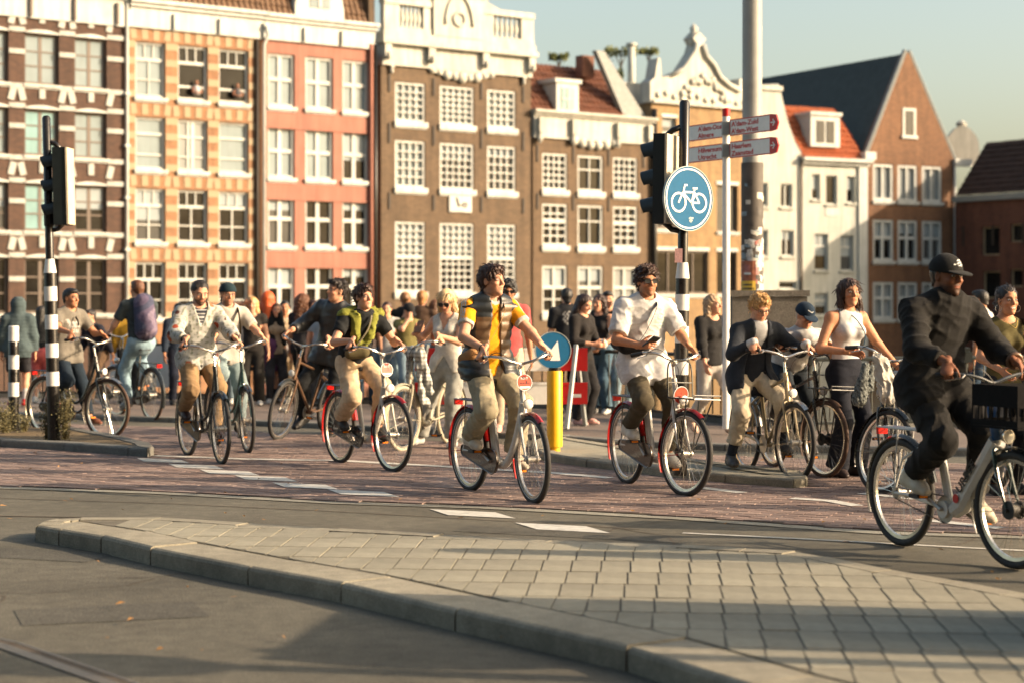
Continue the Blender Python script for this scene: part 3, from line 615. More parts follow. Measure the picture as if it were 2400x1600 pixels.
# ---- shaded brick building on the right, facing the other way
P3 = (ROW2.pt(2237)[0]+0.3, ROW2.pt(2237)[1]-1.0)
ROW3 = Row(P3, math.pi-R(32))
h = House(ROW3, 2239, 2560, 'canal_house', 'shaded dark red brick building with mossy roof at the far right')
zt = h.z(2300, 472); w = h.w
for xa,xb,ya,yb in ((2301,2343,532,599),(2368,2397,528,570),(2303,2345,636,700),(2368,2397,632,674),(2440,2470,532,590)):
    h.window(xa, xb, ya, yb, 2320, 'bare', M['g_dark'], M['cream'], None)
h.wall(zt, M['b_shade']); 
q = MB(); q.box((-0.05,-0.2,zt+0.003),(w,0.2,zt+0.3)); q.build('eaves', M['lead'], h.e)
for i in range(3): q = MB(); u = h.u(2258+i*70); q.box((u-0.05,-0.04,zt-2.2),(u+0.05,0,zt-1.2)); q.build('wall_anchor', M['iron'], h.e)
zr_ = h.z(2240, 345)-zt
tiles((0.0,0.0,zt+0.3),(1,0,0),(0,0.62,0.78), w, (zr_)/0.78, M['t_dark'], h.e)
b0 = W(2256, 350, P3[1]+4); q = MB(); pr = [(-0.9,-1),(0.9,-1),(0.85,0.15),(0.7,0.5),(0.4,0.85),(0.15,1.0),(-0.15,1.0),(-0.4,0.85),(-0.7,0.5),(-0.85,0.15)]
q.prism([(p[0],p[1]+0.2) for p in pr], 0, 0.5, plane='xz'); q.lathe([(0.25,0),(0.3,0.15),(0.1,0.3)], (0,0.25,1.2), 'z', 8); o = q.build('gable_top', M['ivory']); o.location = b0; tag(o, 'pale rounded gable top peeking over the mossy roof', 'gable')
# ================================================================== ground, water, road
def mk_ground(name, base, var, speck=0.35, rough=0.85, big=0.25, bs=260.0, bstr=0.5, cracks=0.0):
    n = N(name); v = n.coord()
    a = n.noise(v, 0.7, 6, 0.6); b = n.noise(v, 9, 5, 0.65); s = n.noise(v, bs, 2, 0.7)
    c = n.ramp(a, [(0.3, tuple(x*(1-big) for x in base)), (0.7, tuple(x*(1+big*0.7) for x in base))])
    c = n.mix(1.0, c, n.ramp(b, [(0.3, (1-var,)*3), (0.7, (1+var,)*3)]), 'MULTIPLY')
    c = n.mix(1.0, c, n.ramp(s, [(0.36, (1-speck,)*3), (0.64, (1+speck,)*3)]), 'MULTIPLY')
    if cracks:
        vo = n.n('TexVoronoi', feature='DISTANCE_TO_EDGE'); vo.inputs['Scale'].default_value = 0.5
        wv = n.mix(0.08, v, (0,0,0)); n.l(v, vo.inputs['Vector'])
        c = n.mix(n.ramp(vo.outputs[0], [(0.0, (cracks,)*3), (0.006, (0,0,0))]), c, tuple(x*0.4 for x in base))
    n.l(c, n.b.inputs['Base Color']); n.b.inputs['Roughness'].default_value = rough; n.b.inputs['Specular IOR Level'].default_value = 0.3
    n.l(n.bump(s, bstr, 0.006, n.bump(b, 0.25, 0.01)), n.b.inputs['Normal'])
    return n.m
M['asphalt'] = mk_ground('worn_asphalt', (0.105,0.10,0.080), 0.22, 0.5, bs=110, big=0.3, bstr=0.8)
M['asphalt2'] = mk_ground('grey_asphalt', (0.13,0.125,0.11), 0.15, 0.4)
M['slab'] = mk_ground('paving_slab', (0.25,0.24,0.19), 0.12, 0.22, bstr=0.3)
M['kerb'] = mk_ground('kerb_concrete', (0.255,0.24,0.19), 0.2, 0.3, bs=160, bstr=0.5)
M['kerb2'] = mk_ground('grey_kerb_concrete', (0.17,0.17,0.155), 0.2, 0.35, bs=160)
M['sand'] = mk_ground('joint_sand', (0.085,0.07,0.055), 0.2, 0.4)
M['bedsand'] = mk_ground('slab_joint_sand', (0.13,0.12,0.095), 0.3, 0.4)
M['earth'] = mk_ground('dry_earth', (0.16,0.12,0.07), 0.3, 0.5, bs=90)
M['edge'] = mk_ground('edging_concrete', (0.24,0.235,0.20), 0.15, 0.3)
M['paint'] = mk('road_paint', (0.54,0.54,0.50), 0.7, 0.2, 14, dirt=0.6, bump=0.3)
M['steel'] = mk('rail_steel', srgb(120,112,100), 0.35, 0.2, 20, metal=0.8)
def mk_brickpaver():
    n = N('clay_paver'); a = n.n('Attribute', attribute_name='Col'); v = n.coord(); g = n.n('NewGeometry')
    s = n.noise(g.outputs['Position'], 120, 3, 0.7); b = n.noise(g.outputs['Position'], 1.3, 5, 0.6)
    c = n.mix(1.0, a.outputs['Color'], n.ramp(s, [(0.3, (0.75,)*3), (0.7, (1.2,)*3)]), 'MULTIPLY')
    c = n.mix(1.0, c, n.ramp(b, [(0.3, (0.78,)*3), (0.7, (1.15,)*3)]), 'MULTIPLY')
    n.l(c, n.b.inputs['Base Color']); n.b.inputs['Roughness'].default_value = 0.82; n.b.inputs['Specular IOR Level'].default_value = 0.35
    n.l(n.bump(s, 0.4, 0.004), n.b.inputs['Normal']); return n.m
M['paver'] = mk_brickpaver()
def mk_water():
    n = N('canal_water'); v = n.coord()
    n.b.inputs['Base Color'].default_value = (0.035,0.035,0.022,1); n.b.inputs['Roughness'].default_value = 0.12; n.b.inputs['IOR'].default_value = 1.33
    mp = n.n('Mapping'); mp.inputs['Scale'].default_value = (1.0,0.35,1); n.l(v, mp.inputs[0])
    n.l(n.bump(n.noise(mp.outputs[0], 1.6, 4), 0.12, 0.2), n.b.inputs['Normal']); return n.m
M['water'] = mk_water()
def flat(name, pts, z, mat, kind='structure', parent=None):
    m = MB(); m.add([(p[0],p[1],z) for p in pts], [tuple(range(len(pts)))]); o = m.build(name, mat, parent)
    import bmesh
    bm = bmesh.new(); bm.from_mesh(o.data)
    for f in bm.faces:
        if f.normal.z < 0: f.normal_flip()
    bmesh.ops.triangulate(bm, faces=bm.faces); bm.to_mesh(o.data); bm.free()
    if kind: o['kind'] = kind
    return o
def inpoly(x, y, P):
    c = False; n = len(P); j = n-1
    for i in range(n):
        if (P[i][1] > y) != (P[j][1] > y) and x < (P[j][0]-P[i][0])*(y-P[i][1])/(P[j][1]-P[i][1])+P[i][0]: c = not c
        j = i
    return c
PARA = [(-60,37),(-30,34.5),(-6,31.2),(0.6,28.2),(2.3,25.6),(3.7,23.4),(12,25.8),(60,36)]     # line of the bridge parapet
KL = [(-400,955),(400,980),(760,994),(1317,1023),(1450,1034),(1700,1044),(2000,1049),(2700,1062)]
kl = [G(x,y,0.05) for x,y in KL]
flat('ground', [(-60,-6),(60,-6),(60,kl[-1][1]+10)]+kl[::-1]+[(-60,kl[0][1]+12)], 0.0, M['asphalt'])
m = MB()
for i in range(len(PARA)-1):
    (x0,y0),(x1,y1) = PARA[i],PARA[i+1]; m.add([(x0,y0+0.5,0),(x1,y1+0.5,0),(x1,y1+0.5,-2.2),(x0,y0+0.5,-2.2)],[(0,1,2,3)])
o = m.build('bridge_side', M['kerb2']); o['kind'] = 'structure'
flat('water', [(-300,15),(300,15),(300,900),(-300,900)], WATER_Z, M['water'])
# ---- raised pavement in the back
def interp(poly, x):
    for (x0,y0),(x1,y1) in zip(poly, poly[1:]):
        if x0 <= x <= x1: return y0+(y1-y0)*(x-x0)/(x1-x0)
    return poly[0][1] if x < poly[0][0] else poly[-1][1]
klx = [(-60,kl[0][1]+12)]+kl+[(60,kl[-1][1]+10)]
def pave_z(x, y):
    a, b = interp(klx,x), interp(PARA,x)+0.5; return 0.06-0.14*min(1,max(0,(y-a)/max(0.1,b-a)))
m = MB(); xs = [-60,-30,-20]+[-12+0.8*i for i in range(31)]+[16,30,60]; n = 5
for x in xs:
    a, b = interp(klx,x), interp(PARA,x)+0.48
    for i in range(n): y = a+(b-a)*i/(n-1); m.v.append((x,y,pave_z(x,y)))
for i in range(len(xs)-1):
    for j in range(n-1): m.f.append((i*n+j,(i+1)*n+j,(i+1)*n+j+1,i*n+j+1)); m.mi.append(0)
def mk_pave():
    n_ = N('brick_pavement'); t = n_.coord(); mp = n_.n('Mapping'); mp.inputs['Rotation'].default_value = (0,0,R(24)); n_.l(t, mp.inputs[0]); b = n_.n('TexBrick'); n_.l(mp.outputs[0], b.inputs['Vector'])
    b.inputs['Color1'].default_value = (0.17,0.125,0.10,1); b.inputs['Color2'].default_value = (0.13,0.105,0.09,1); b.inputs['Mortar'].default_value = (0.07,0.06,0.05,1); b.inputs['Scale'].default_value = 1; b.inputs['Mortar Size'].default_value = 0.006; b.inputs['Brick Width'].default_value = 0.21; b.inputs['Row Height'].default_value = 0.08
    s_ = n_.noise(t, 1.2, 5); c = n_.mix(1.0, b.outputs['Color'], n_.ramp(s_, [(0.3,(0.75,)*3),(0.7,(1.2,)*3)]), 'MULTIPLY'); n_.l(c, n_.b.inputs['Base Color']); n_.b.inputs['Roughness'].default_value = 0.85; n_.l(n_.bump(b.outputs['Fac'],-0.4,0.004), n_.b.inputs['Normal']); return n_.m
o = m.build('pavement', mk_pave(), fix=False); o['kind'] = 'structure'
def along(poly, step):
    """resample a polyline at about equal steps; returns list of points"""
    P = [Vector(p) for p in poly]; out = [P[0]]; 
    for a, b in zip(P, P[1:]):
        n = max(1, round((b-a).length/step))
        for i in range(1, n+1): out.append(a+(b-a)*i/n)
    return out
def kerb(parent, line, width, h, mat, side=1, step=0.9, gap=0.006, name='kerb_stone', z0=-0.02, cham=0.02):
    """row of kerb stones along a polyline; side +1: body lies to the left of the walking direction"""
    pts = along([Vector((p[0],p[1])) for p in line], step); k = len(pts); nr = []
    for i in range(k):
        t = (pts[min(i+1,k-1)]-pts[max(i-1,0)]).normalized(); nr.append(Vector((-t.y,t.x))*side)
    prof = [(0,z0),(0,h-cham),(cham*0.35,h-cham*0.35),(cham,h),(width,h),(width,z0)]
    for i in range(k-1):
        a, b = pts[i], pts[i+1]; t = (b-a).normalized(); m = MB(); vs = []
        jz = random.uniform(-0.004,0.004); jo = random.uniform(-0.004,0.004)
        for p, nn in ((a+t*gap, nr[i]), (b-t*gap, nr[i+1])):
            for q, z in prof: vs.append((p.x+nn.x*(q+jo), p.y+nn.y*(q+jo), z+(jz if z > 0 else 0)))
        c = len(prof); m.add(vs, [(j,(j+1)%c,c+(j+1)%c,c+j) for j in range(c)]+[tuple(range(c-1,-1,-1)),tuple(range(c,2*c))]); m.build(name, mat, parent)
def inset(line, d):
    P = [Vector(p) for p in line]; out = []
    for i in range(len(P)):
        t = (P[min(i+1,len(P)-1)]-P[max(i-1,0)]).normalized(); out.append((P[i].x-t.y*d, P[i].y+t.x*d))
    return out
kb = empty('pavement_kerb'); kb['kind'] = 'structure'
kerb(kb, inset(kl,-0.02), 0.16, 0.068, M['kerb2'], 1, 1.0)
# ---- brick carriageway: every brick is a block of its own
FRONT = [(-200,1129),(0,1140),(383,1153),(800,1176),(1144,1187),(1600,1212),(2059,1245),(2400,1256),(2700,1266)]
BACK = [(-200,983),(400,1003),(760,1022),(1250,1048),(1600,1066),(2000,1082),(2700,1100)]
fr_ = [G(x,y) for x,y in FRONT]; bk_ = [G(x,y) for x,y in BACK]; road = fr_+bk_[::-1]
rb = flat('brick_road', road, 0.0118, M['sand'])
lisl = [G(*p) for p in ((-120,1043),(0,1050),(150,1058),(300,1070),(345,1074),(361,1068),(352,1058),(300,1044),(191,1022),(60,1006),(-120,996))]
risl = [G(*p) for p in ((1245,1068),(1270,1080),(1374,1098),(1500,1112),(1600,1124),(1700,1134),(1860,1147),(1890,1145),(1893,1137),(1880,1126),(1700,1106),(1592,1090),(1450,1062),(1330,1042),(1265,1044),(1245,1054))]
a66 = math.atan2(-0.40,0.917); E1 = Vector((math.cos(a66),math.sin(a66))); E2 = Vector((-E1.y,E1.x))
BL, BW, JG = 0.205, 0.072, 0.006
cells = []
for j in range(-400, 400):
    for i in range(-120, 120):
        c = E1*((i+(0.5 if j % 2 else 0.0))*BL)+E2*(j*BW)+Vector((0,17.5))
        if not (10 < c.y < 24): continue
        if abs(c.x) > 0.285*c.y+0.6: continue
        if not inpoly(c.x,c.y,road) or inpoly(c.x,c.y,lisl) or inpoly(c.x,c.y,risl): continue
        cells.append((c.x,c.y))
cells.sort(key=lambda c: (abs(c[0]) > 0.268*c[1], c[1]))
PAL = [tuple(1.04*(0.38*q+0.62*0.95*(c[0]+c[1]+c[2])/3) for q in c) for c in [srgb(148,104,82),srgb(138,98,80),srgb(156,112,88),srgb(130,94,80),srgb(142,106,90),srgb(160,120,96),srgb(124,86,70)]]
def brick_geo():
    hx, hy = BL/2-JG/2, BW/2-JG/2; c = 0.0015
    v = [(-hx,-hy,-0.012),(hx,-hy,-0.012),(hx,hy,-0.012),(-hx,hy,-0.012),(-hx+c,-hy+c,0),(hx-c,-hy+c,0),(hx-c,hy-c,0),(-hx+c,hy-c,0)]
    return v, [(4,5,6,7),(0,1,5,4),(1,2,6,5),(2,3,7,6),(3,0,4,7)]
def colour(me, cols):
    at = me.color_attributes.new('Col','FLOAT_COLOR','POINT'); at.data.foreach_set('color', np.asarray(cols,dtype=np.float32).ravel())
bv, bf = brick_geo(); bms = []
for c in PAL:
    m = MB(); m.add(bv,bf); me = m.mesh('brick', M['paver']); colour(me, [(*c,1)]*8); bms.append(me)
for i, (x,y) in enumerate(cells[:300]):
    o = link('brick', bms[random.choice((0,0,1,1,2,2,3,4,5,6))], rb, (x,y,0.016+random.uniform(-0.002,0.002))); o.rotation_euler = (random.gauss(0,0.005),random.gauss(0,0.003),a66+random.gauss(0,0.006))
rest = np.array(cells[300:]); nb = len(rest); B0 = np.array(bv)
ca, sa = math.cos(a66), math.sin(a66)
zz = 0.016+RNG.uniform(-0.0012,0.0012,nb); tx = RNG.normal(0,0.005,nb); ty = RNG.normal(0,0.003,nb)
V = np.empty((nb,8,3)); lx, ly, lz = B0[:,0], B0[:,1], B0[:,2]
V[:,:,0] = rest[:,0:1]+lx*ca-ly*sa; V[:,:,1] = rest[:,1:2]+lx*sa+ly*ca; V[:,:,2] = zz[:,None]+lz+lx*ty[:,None]+ly*tx[:,None]
Fq = (np.array(bf)[None]+8*np.arange(nb)[:,None,None]).reshape(-1,4)
me = bpy.data.meshes.new('bricks'); me.from_pydata(V.reshape(-1,3).tolist(), [], Fq.tolist()); me.materials.append(M['paver'])
pc = np.array(PAL)[RNG.integers(0,len(PAL),nb)]; pc = pc*RNG.uniform(0.92,1.07,(nb,1)); colour(me, np.repeat(np.c_[pc,np.ones(nb)],8,axis=0))
o = link('bricks', me, rb); tag(o, kind='stuff')
# flush concrete edging along the brick road
m = MB(); ins = inset(fr_,-0.16)
for i in range(len(fr_)-1): m.add([(*ins[i],0.006),(*ins[i+1],0.006),(*fr_[i+1],0.006),(*fr_[i],0.006)],[(0,1,2,3)])
o = m.build('road_edging', M['edge']); o['kind'] = 'structure'
# ---- painted marks
mk_ = empty('road_markings'); mk_['kind'] = 'structure'
U, Vv = E1, Vector((-0.36,0.93))
for (x,y) in ((381,1083),(459,1097),(537,1111),(622,1125),(715,1143),(850,1160),(1106,1204),(1316,1237)):
    c = Vector(G(x,y)); l, wd = (0.26,0.21) if y < 1165 else (0.27,0.21); z = 0.0205 if y < 1175 else 0.005
    flat('marking_block', [c-U*l-Vv*wd, c+U*l-Vv*wd, c+U*l+Vv*wd, c-U*l+Vv*wd], z, M['paint'], None, mk_)
def stripe(pts, w, z, name='marking_line'):
    P = [Vector(G(*p)) for p in pts]; L = []; Rr = []
    for i in range(len(P)):
        t = (P[min(i+1,len(P)-1)]-P[max(i-1,0)]).normalized(); nn = Vector((-t.y,t.x))*w/2; L.append(P[i]+nn); Rr.append(P[i]-nn)
    m = MB()
    for i in range(len(P)-1): m.add([(*Rr[i],z),(*Rr[i+1],z),(*L[i+1],z),(*L[i],z)],[(0,1,2,3)])
    return m.build(name, M['paint'], mk_)
stripe([(362,1071),(574,1079),(800,1083),(941,1091),(1297,1112),(1431,1124)], 0.13, 0.0205)
stripe([(1642,1147),(1741,1159)], 0.12, 0.0205); stripe([(1856,1172),(1944,1178),(2009,1190)], 0.12, 0.0205)
stripe([(2020,1160),(2147,1174)], 0.12, 0.0205); stripe([(2155,1222),(2346,1243)], 0.12, 0.0205)
stripe([(1600,1249),(1900,1264),(2289,1285),(2700,1305)], 0.05, 0.005)
stripe([(520,1008),(635,1017),(760,1026)], 0.12, 0.009); 
# seams and the tram rail in the asphalt
sm = MB()
def seam(pts, w, z, mb):
    P = [Vector(G(*p)) for p in pts]
    for a, b in zip(P, P[1:]):
        t = (b-a).normalized(); nn = Vector((-t.y,t.x))*w/2; mb.add([(*(a-nn),z),(*(b-nn),z),(*(b+nn),z),(*(a+nn),z)],[(0,1,2,3)])
seam([(-50,1165),(0,1167),(400,1180),(800,1199),(1100,1216),(1500,1240)], 0.02, 0.004, sm); seam([(-50,1208),(0,1209),(190,1212)], 0.035, 0.004, sm)
o = sm.build('asphalt_seams', M['sand']); o['kind'] = 'structure'
rl = empty('tram_rail'); rl['kind'] = 'structure'
for off, w, mt, z, nm in ((0.0,0.065,'steel',0.006,'rail_head'),(0.055,0.045,'sand',0.004,'rail_groove'),(0.09,0.025,'steel',0.006,'rail_lip')):
    P = [Vector(G(*p)) for p in ((-150,1478),(0,1513),(249,1600),(700,1790))]; m = MB()
    for a, b in zip(P, P[1:]):
        t = (b-a).normalized(); nn = Vector((-t.y,t.x)); m.add([(*(a+nn*(off-w/2)),z),(*(b+nn*(off-w/2)),z),(*(b+nn*(off+w/2)),z),(*(a+nn*(off+w/2)),z)],[(0,1,2,3)])
    m.build(nm, M[mt], rl)
# repaired patches, cracks and litter
pt = MB()
for c, w_, l_, a_ in (((-2.0,9.4),0.5,0.9,0.3),((0.4,12.6),0.35,1.6,-0.4),((2.2,12.9),0.3,0.7,-0.3),((-3.0,11.6),0.4,1.1,-0.35)):
    ca_, sa_ = math.cos(a_), math.sin(a_); pt.add([(c[0]+x*l_*ca_-y*w_*sa_, c[1]+x*l_*sa_+y*w_*ca_, 0.0025) for x, y in ((-.5,-.5),(.5,-.5),(.48,.5),(-.52,.47))], [(0,1,2,3)])
o = pt.build('asphalt_patches', mk_ground('patch_asphalt', (0.085,0.082,0.068), 0.2, 0.5, bs=110)); o['kind'] = 'structure'
ck = MB()
for k in range(9):
    x, y = random.uniform(-4,3), random.uniform(7.9,13.2); a_ = random.uniform(-0.6,0.6)
    for q in range(random.randint(6,14)):
        x2, y2 = x+0.14*math.cos(a_), y+0.14*math.sin(a_); nn = Vector((-(y2-y),x2-x)).normalized()*random.uniform(0.003,0.008); ck.add([(x-nn.x,y-nn.y,0.0032),(x2-nn.x,y2-nn.y,0.0032),(x2+nn.x,y2+nn.y,0.0032),(x+nn.x,y+nn.y,0.0032)],[(0,1,2,3)]); x, y = x2, y2; a_ += random.gauss(0,0.5)
o = ck.build('asphalt_cracks', M['sand']); o['kind'] = 'structure'
lv = MB()
for k in range(170):
    x, y = random.uniform(-5,5), random.uniform(8,20)
    if abs(x) > 0.28*y: continue
    d = Vector((random.gauss(0,1),random.gauss(0,1),0)).normalized()*random.uniform(0.012,0.035); q = Vector((-d.y,d.x,0))*0.45; c = Vector((x,y,0.024)); lv.add([c-d, c+q+Vector((0,0,random.uniform(0,0.014))), c+d+Vector((0,0,0.008)), c-q+Vector((0,0,random.uniform(0,0.012)))], [(0,1,2,3)])
o = lv.build('fallen_leaves', mk('dry_leaf', srgb(150,112,64), 0.8, 0.5, 3), fix=False); tag(o, 'small dry leaves and scraps scattered over the road', 'leaves', kind='stuff')
# ---- foreground island with slabs
IZ = 0.108
front = [(84,1229),(138,1238),(237,1254),(352,1281),(581,1325),(800,1363),(1068,1425),(1469,1513),(1753,1600),(2300,1745)]
back = [(84,1229),(96,1221),(130,1214),(191,1210),(383,1210),(800,1236),(1297,1262),(1600,1274),(1753,1283),(1868,1289),(1944,1302),(2097,1333),(2250,1358),(2400,1386),(2700,1440)]
gf = [G(x,y,IZ) for x,y in front]; gb = [G(x,y,IZ) for x,y in back]
isl = empty('traffic_island'); isl['kind'] = 'structure'
kerb(isl, gf, 0.32, IZ, M['kerb'], 1, 0.85, 0.007, cham=0.025)
kerb(isl, gb[::-1], 0.16, IZ-0.002, M['kerb'], 1, 0.85, 0.005)
inner = inset(gf, 0.345)[1:]+[(4.5,gf[-1][1]),(4.5,gb[-1][1])]+[ (p[0],p[1]) for p in inset(gb[::-1],0.17)][:-3]
flat('island_bed', inner, IZ-0.0045, M['bedsand'], None, isl)
a57 = R(-5.7); S1 = Vector((math.cos(a57),math.sin(a57))); S2 = Vector((-S1.y,S1.x)); SL, SW = 0.162, 0.43
m = MB(); hx, hy = SL/2-0.0038, SW/2-0.005; c = 0.002
sv = [(-hx,-hy,-0.02),(hx,-hy,-0.02),(hx,hy,-0.02),(-hx,hy,-0.02),(-hx+c,-hy+c,0),(hx-c,-hy+c,0),(hx-c,hy-c,0),(-hx+c,hy-c,0)]
m.add(sv, bf); 
slabs = []
for v_ in range(4):
    k = 0.88+0.08*v_; mm = MB(); mm.add(sv,bf); mt = M['slab'] if v_ == 0 else mk_ground('paving_slab_%d' % v_, (0.25*k,0.24*k,0.19*k), 0.12, 0.25, bstr=0.3); slabs.append(mm.mesh('slab', mt))
sc_ = []
for j in range(-30, 40):
    for i in range(-60, 60):
        c_ = S1*(i*SL)+S2*(j*SW)+Vector((0,9.5))
        if c_.x > 0.29*c_.y+0.3 or c_.y < 6.6: continue
        cor = [c_+S1*sx*hx+S2*sy*hy for sx in (-1,1) for sy in (-1,1)]
        if all(inpoly(q.x,q.y,inner) for q in cor): sc_.append(c_)
        elif any(inpoly(q.x,q.y,inner) for q in cor):   # cut slab at the border
            poly = [c_-S1*hx-S2*hy, c_+S1*hx-S2*hy, c_+S1*hx+S2*hy, c_-S1*hx+S2*hy]
            g = 9; pts = [(c_+S1*hx*(2*a/g-1)+S2*hy*(2*b/g-1)) for a in range(g+1) for b in range(g+1)]
            pts = [p for p in pts if inpoly(p.x,p.y,inner)]
            if len(pts) > 8:
                pts = sorted((p.x,p.y) for p in pts)
                def half(ps):
                    hh = []
                    for p in ps:
                        while len(hh) > 1 and (hh[-1][0]-hh[-2][0])*(p[1]-hh[-2][1])-(hh[-1][1]-hh[-2][1])*(p[0]-hh[-2][0]) <= 0: hh.pop()
                        hh.append(p)
                    return hh[:-1]
                hull = half(pts)+half(pts[::-1])
                if len(hull) > 2: mm = MB(); mm.prism(hull, IZ-0.02, IZ-0.001); mm.build('slab', M['slab'], isl)
for c_ in sc_:
    o = link('slab', random.choice(slabs), isl, (c_.x,c_.y,IZ+random.uniform(-0.0015,0.001))); o.rotation_euler = (random.gauss(0,0.003),random.gauss(0,0.003),a57+R(2.2))
# ---- two small refuges with kerbs
def refuge(name, poly, h, km, top):
    e = empty(name); e['kind'] = 'structure'; P = poly+[poly[0]]
    kerb(e, P, 0.16, h, km, 1, 0.8, 0.006); flat('refuge_bed', inset(P,0.15)[:-1], h-0.012, top, None, e); return e
refuge('left_refuge', lisl, 0.10, M['kerb2'], M['earth']); refuge('right_refuge', risl, 0.09, M['kerb'], M['slab'])
# ================================================================== street furniture
M['pblack'] = mk('pole_black', srgb(30,28,27), 0.3, 0.25, 12, dirt=0.4)
M['pwhite'] = mk('pole_white', (0.68,0.68,0.66), 0.4, 0.1, 12, dirt=0.35)
M['plast'] = mk('signal_housing', srgb(22,32,34), 0.5, 0.2, 10)
M['back'] = mk('signal_back_panel', (0.60,0.52,0.38), 0.6, 0.15, 6, dirt=0.4)
M['blue'] = mk('sign_blue', srgb(28,92,132), 0.65, 0.08, 20, spec=0.15)
M['swhite'] = mk('sign_white', (0.74,0.76,0.74), 0.4, 0.06, 20)
M['sred'] = mk('sign_red', srgb(186,28,30), 0.4, 0.1, 20)
M['yellow'] = mk('yellow_plastic', srgb(238,178,18), 0.45, 0.10, 8, dirt=0.25)
M['galv'] = mk('galvanised', srgb(150,158,158), 0.5, 0.15, 12, metal=0.3)
M['lampgrey'] = mk('lamp_post_grey', srgb(150,152,148), 0.5, 0.15, 4, dirt=0.3)
M['rust'] = mk('lamp_post_brown', srgb(82,77,72), 0.7, 0.25, 5, dirt=0.4)
M['conc'] = mk_ground('pier_stone', (0.12,0.11,0.095), 0.25, 0.3, bs=60)
def plane_m(c, yaw):
    """matrix of an upright plane at c facing the camera side, turned by yaw about z (x writing dir, y up, z out)"""
    xd = Vector((math.cos(yaw),math.sin(yaw),0)); zd = Vector((math.sin(yaw),-math.cos(yaw),0)); yd = Vector((0,0,1))
    m = Matrix((xd,yd,zd)).transposed().to_4x4(); m.translation = Vector(c); return m
def disc(M4, r, t0, t1, mat, name, parent, n=40):
    mb = MB(); mb.lathe([(r,t0),(r,t1)], (0,0,0), 'z', n); me = mb.mesh(name, mat, 40); me.transform(M4); return link(name, me, parent)
def ring(M4, r0, r1, t0, t1, mat, name, parent, n=40):
    mb = MB(); vs = []; fs = []
    for j in range(n):
        a = 2*math.pi*j/n
        for r, t in ((r0,t0),(r0,t1),(r1,t1),(r1,t0)): vs.append((r*math.cos(a),r*math.sin(a),t))
    for j in range(n):
        k = (j+1)%n
        for q in range(4): fs.append((4*j+q,4*j+(q+1)%4,4*k+(q+1)%4,4*k+q))
    mb.add(vs,fs); me = mb.mesh(name, mat); me.transform(M4); return link(name, me, parent)
def bars(M4, segs, w, t0, t1, mat, name, parent):
    mb = MB()
    for a, b in segs:
        a, b = Vector(a), Vector(b); d = (b-a).normalized(); nn = Vector((-d.y,d.x))*w/2; a = a-d*w*0.3; b = b+d*w*0.3
        mb.prism([a-nn,b-nn,b+nn,a+nn], t0, t1)
    me = mb.mesh(name, mat); me.transform(M4); return link(name, me, parent)
def signal_pole(label, px, pyb, zb, ytop, wtop, wbot, bands, head, taper, lean):
    X, Y = G(px, pyb, zb); s = F/Y; zz = lambda y: CH-(y-HZ)/s-zb
    e = empty('traffic_signal_pole', (X,Y,zb)); tag(e, label, 'traffic signal', 'signal poles with black and white bands')
    e.rotation_euler = (0, lean, 0); rb_, rt_ = wbot/2/s, wtop/2/s
    m = MB(); z1, z2 = zz(taper[1]), zz(taper[0])
    m.lathe([(rb_*0.97,-0.02),(rb_*0.97,z1),(rt_*0.97,z2),(rt_*0.97,zz(ytop)),(rt_*0.6,zz(ytop)+0.02)], (0,0,0), 'z', 20); m.build('pole', M['pblack'], e, 40)
    for ya, yb in bands:
        m = MB(); m.lathe([(rb_,zz(yb)),(rb_,zz(ya))], (0,0,0), 'z', 20); m.build('white_band', M['pwhite'], e, 40)
    m = MB(); m.lathe([(rb_*1.0,z1),(rt_*1.0,z2-0.003)], (0,0,0), 'z', 20); m.build('white_band', M['pwhite'], e, 40)
    m = MB(); m.lathe([(rt_*1.15,z2+0.35),(rt_*1.15,z2+0.52)], (0,0,0), 'z', 16); m.build('collar', M['pblack'], e, 40)
    hx, hya, hyb, wd, dep, yaw = head    # centre px, top, bottom, width across, depth, direction of the back panel
    zc = (zz(hya)+zz(hyb))/2; hh = zz(hya)-zz(hyb); cx = (hx-px)/s
    bn = Vector((math.cos(yaw),-math.sin(yaw),0)); sd = Vector((bn.y,-bn.x,0)); RM = Matrix((bn,-sd,Vector((0,0,1)))).transposed()
    m = MB(); m.obox((cx,0,zc),(dep,wd,hh),RM); hd = m.build('signal_head', M['plast'], e)
    m = MB(); m.obox(Vector((cx,0,zc))+bn*(dep/2+0.012),(0.02,wd*1.05,hh*0.99),RM); m.build('back_panel', M['back'], hd)
    for k in (-1,0,1):
        c0 = Vector((cx,0,zc+k*hh*0.31))-bn*dep/2; m = MB(); nseg = 12; vs = []; fs = []
        for t in (0.0,0.16):
            for q in range(nseg+1):
                a = R(-20)+R(220)*q/nseg; rr = 0.105-0.015*(t > 0.1); vs.append(c0-bn*(t*(0.75+0.25*math.sin(a)))+sd*(rr*math.cos(a))+Vector((0,0,rr*math.sin(a)-(0.02 if t > 0.1 else 0))))
        for q in range(nseg): fs.append((q,q+1,nseg+2+q,nseg+1+q))
        m.add(vs,fs); m.build('visor', M['plast'], hd, True)
        m = MB(); m.lathe([(0.09,-0.01),(0.085,0.0)], (0,0,0), 'z', 16); me = m.mesh('lens', M['f_black']); q4 = (-bn).to_track_quat('Z','Y').to_matrix().to_4x4(); q4.translation = c0-bn*0.012; me.transform(q4); link('lens', me, hd)
    for zq in (zz(hya)-0.02, zz(hyb)+0.02):
        m = MB(); m.tube([(0,0,zq+0.1 if zq > zc else zq-0.08),(cx*0.6,0,zq+0.06 if zq > zc else zq-0.06),(cx,0,zq)], 0.025, 8); m.build('bracket', M['pblack'], e, True)
    return e, s, zz
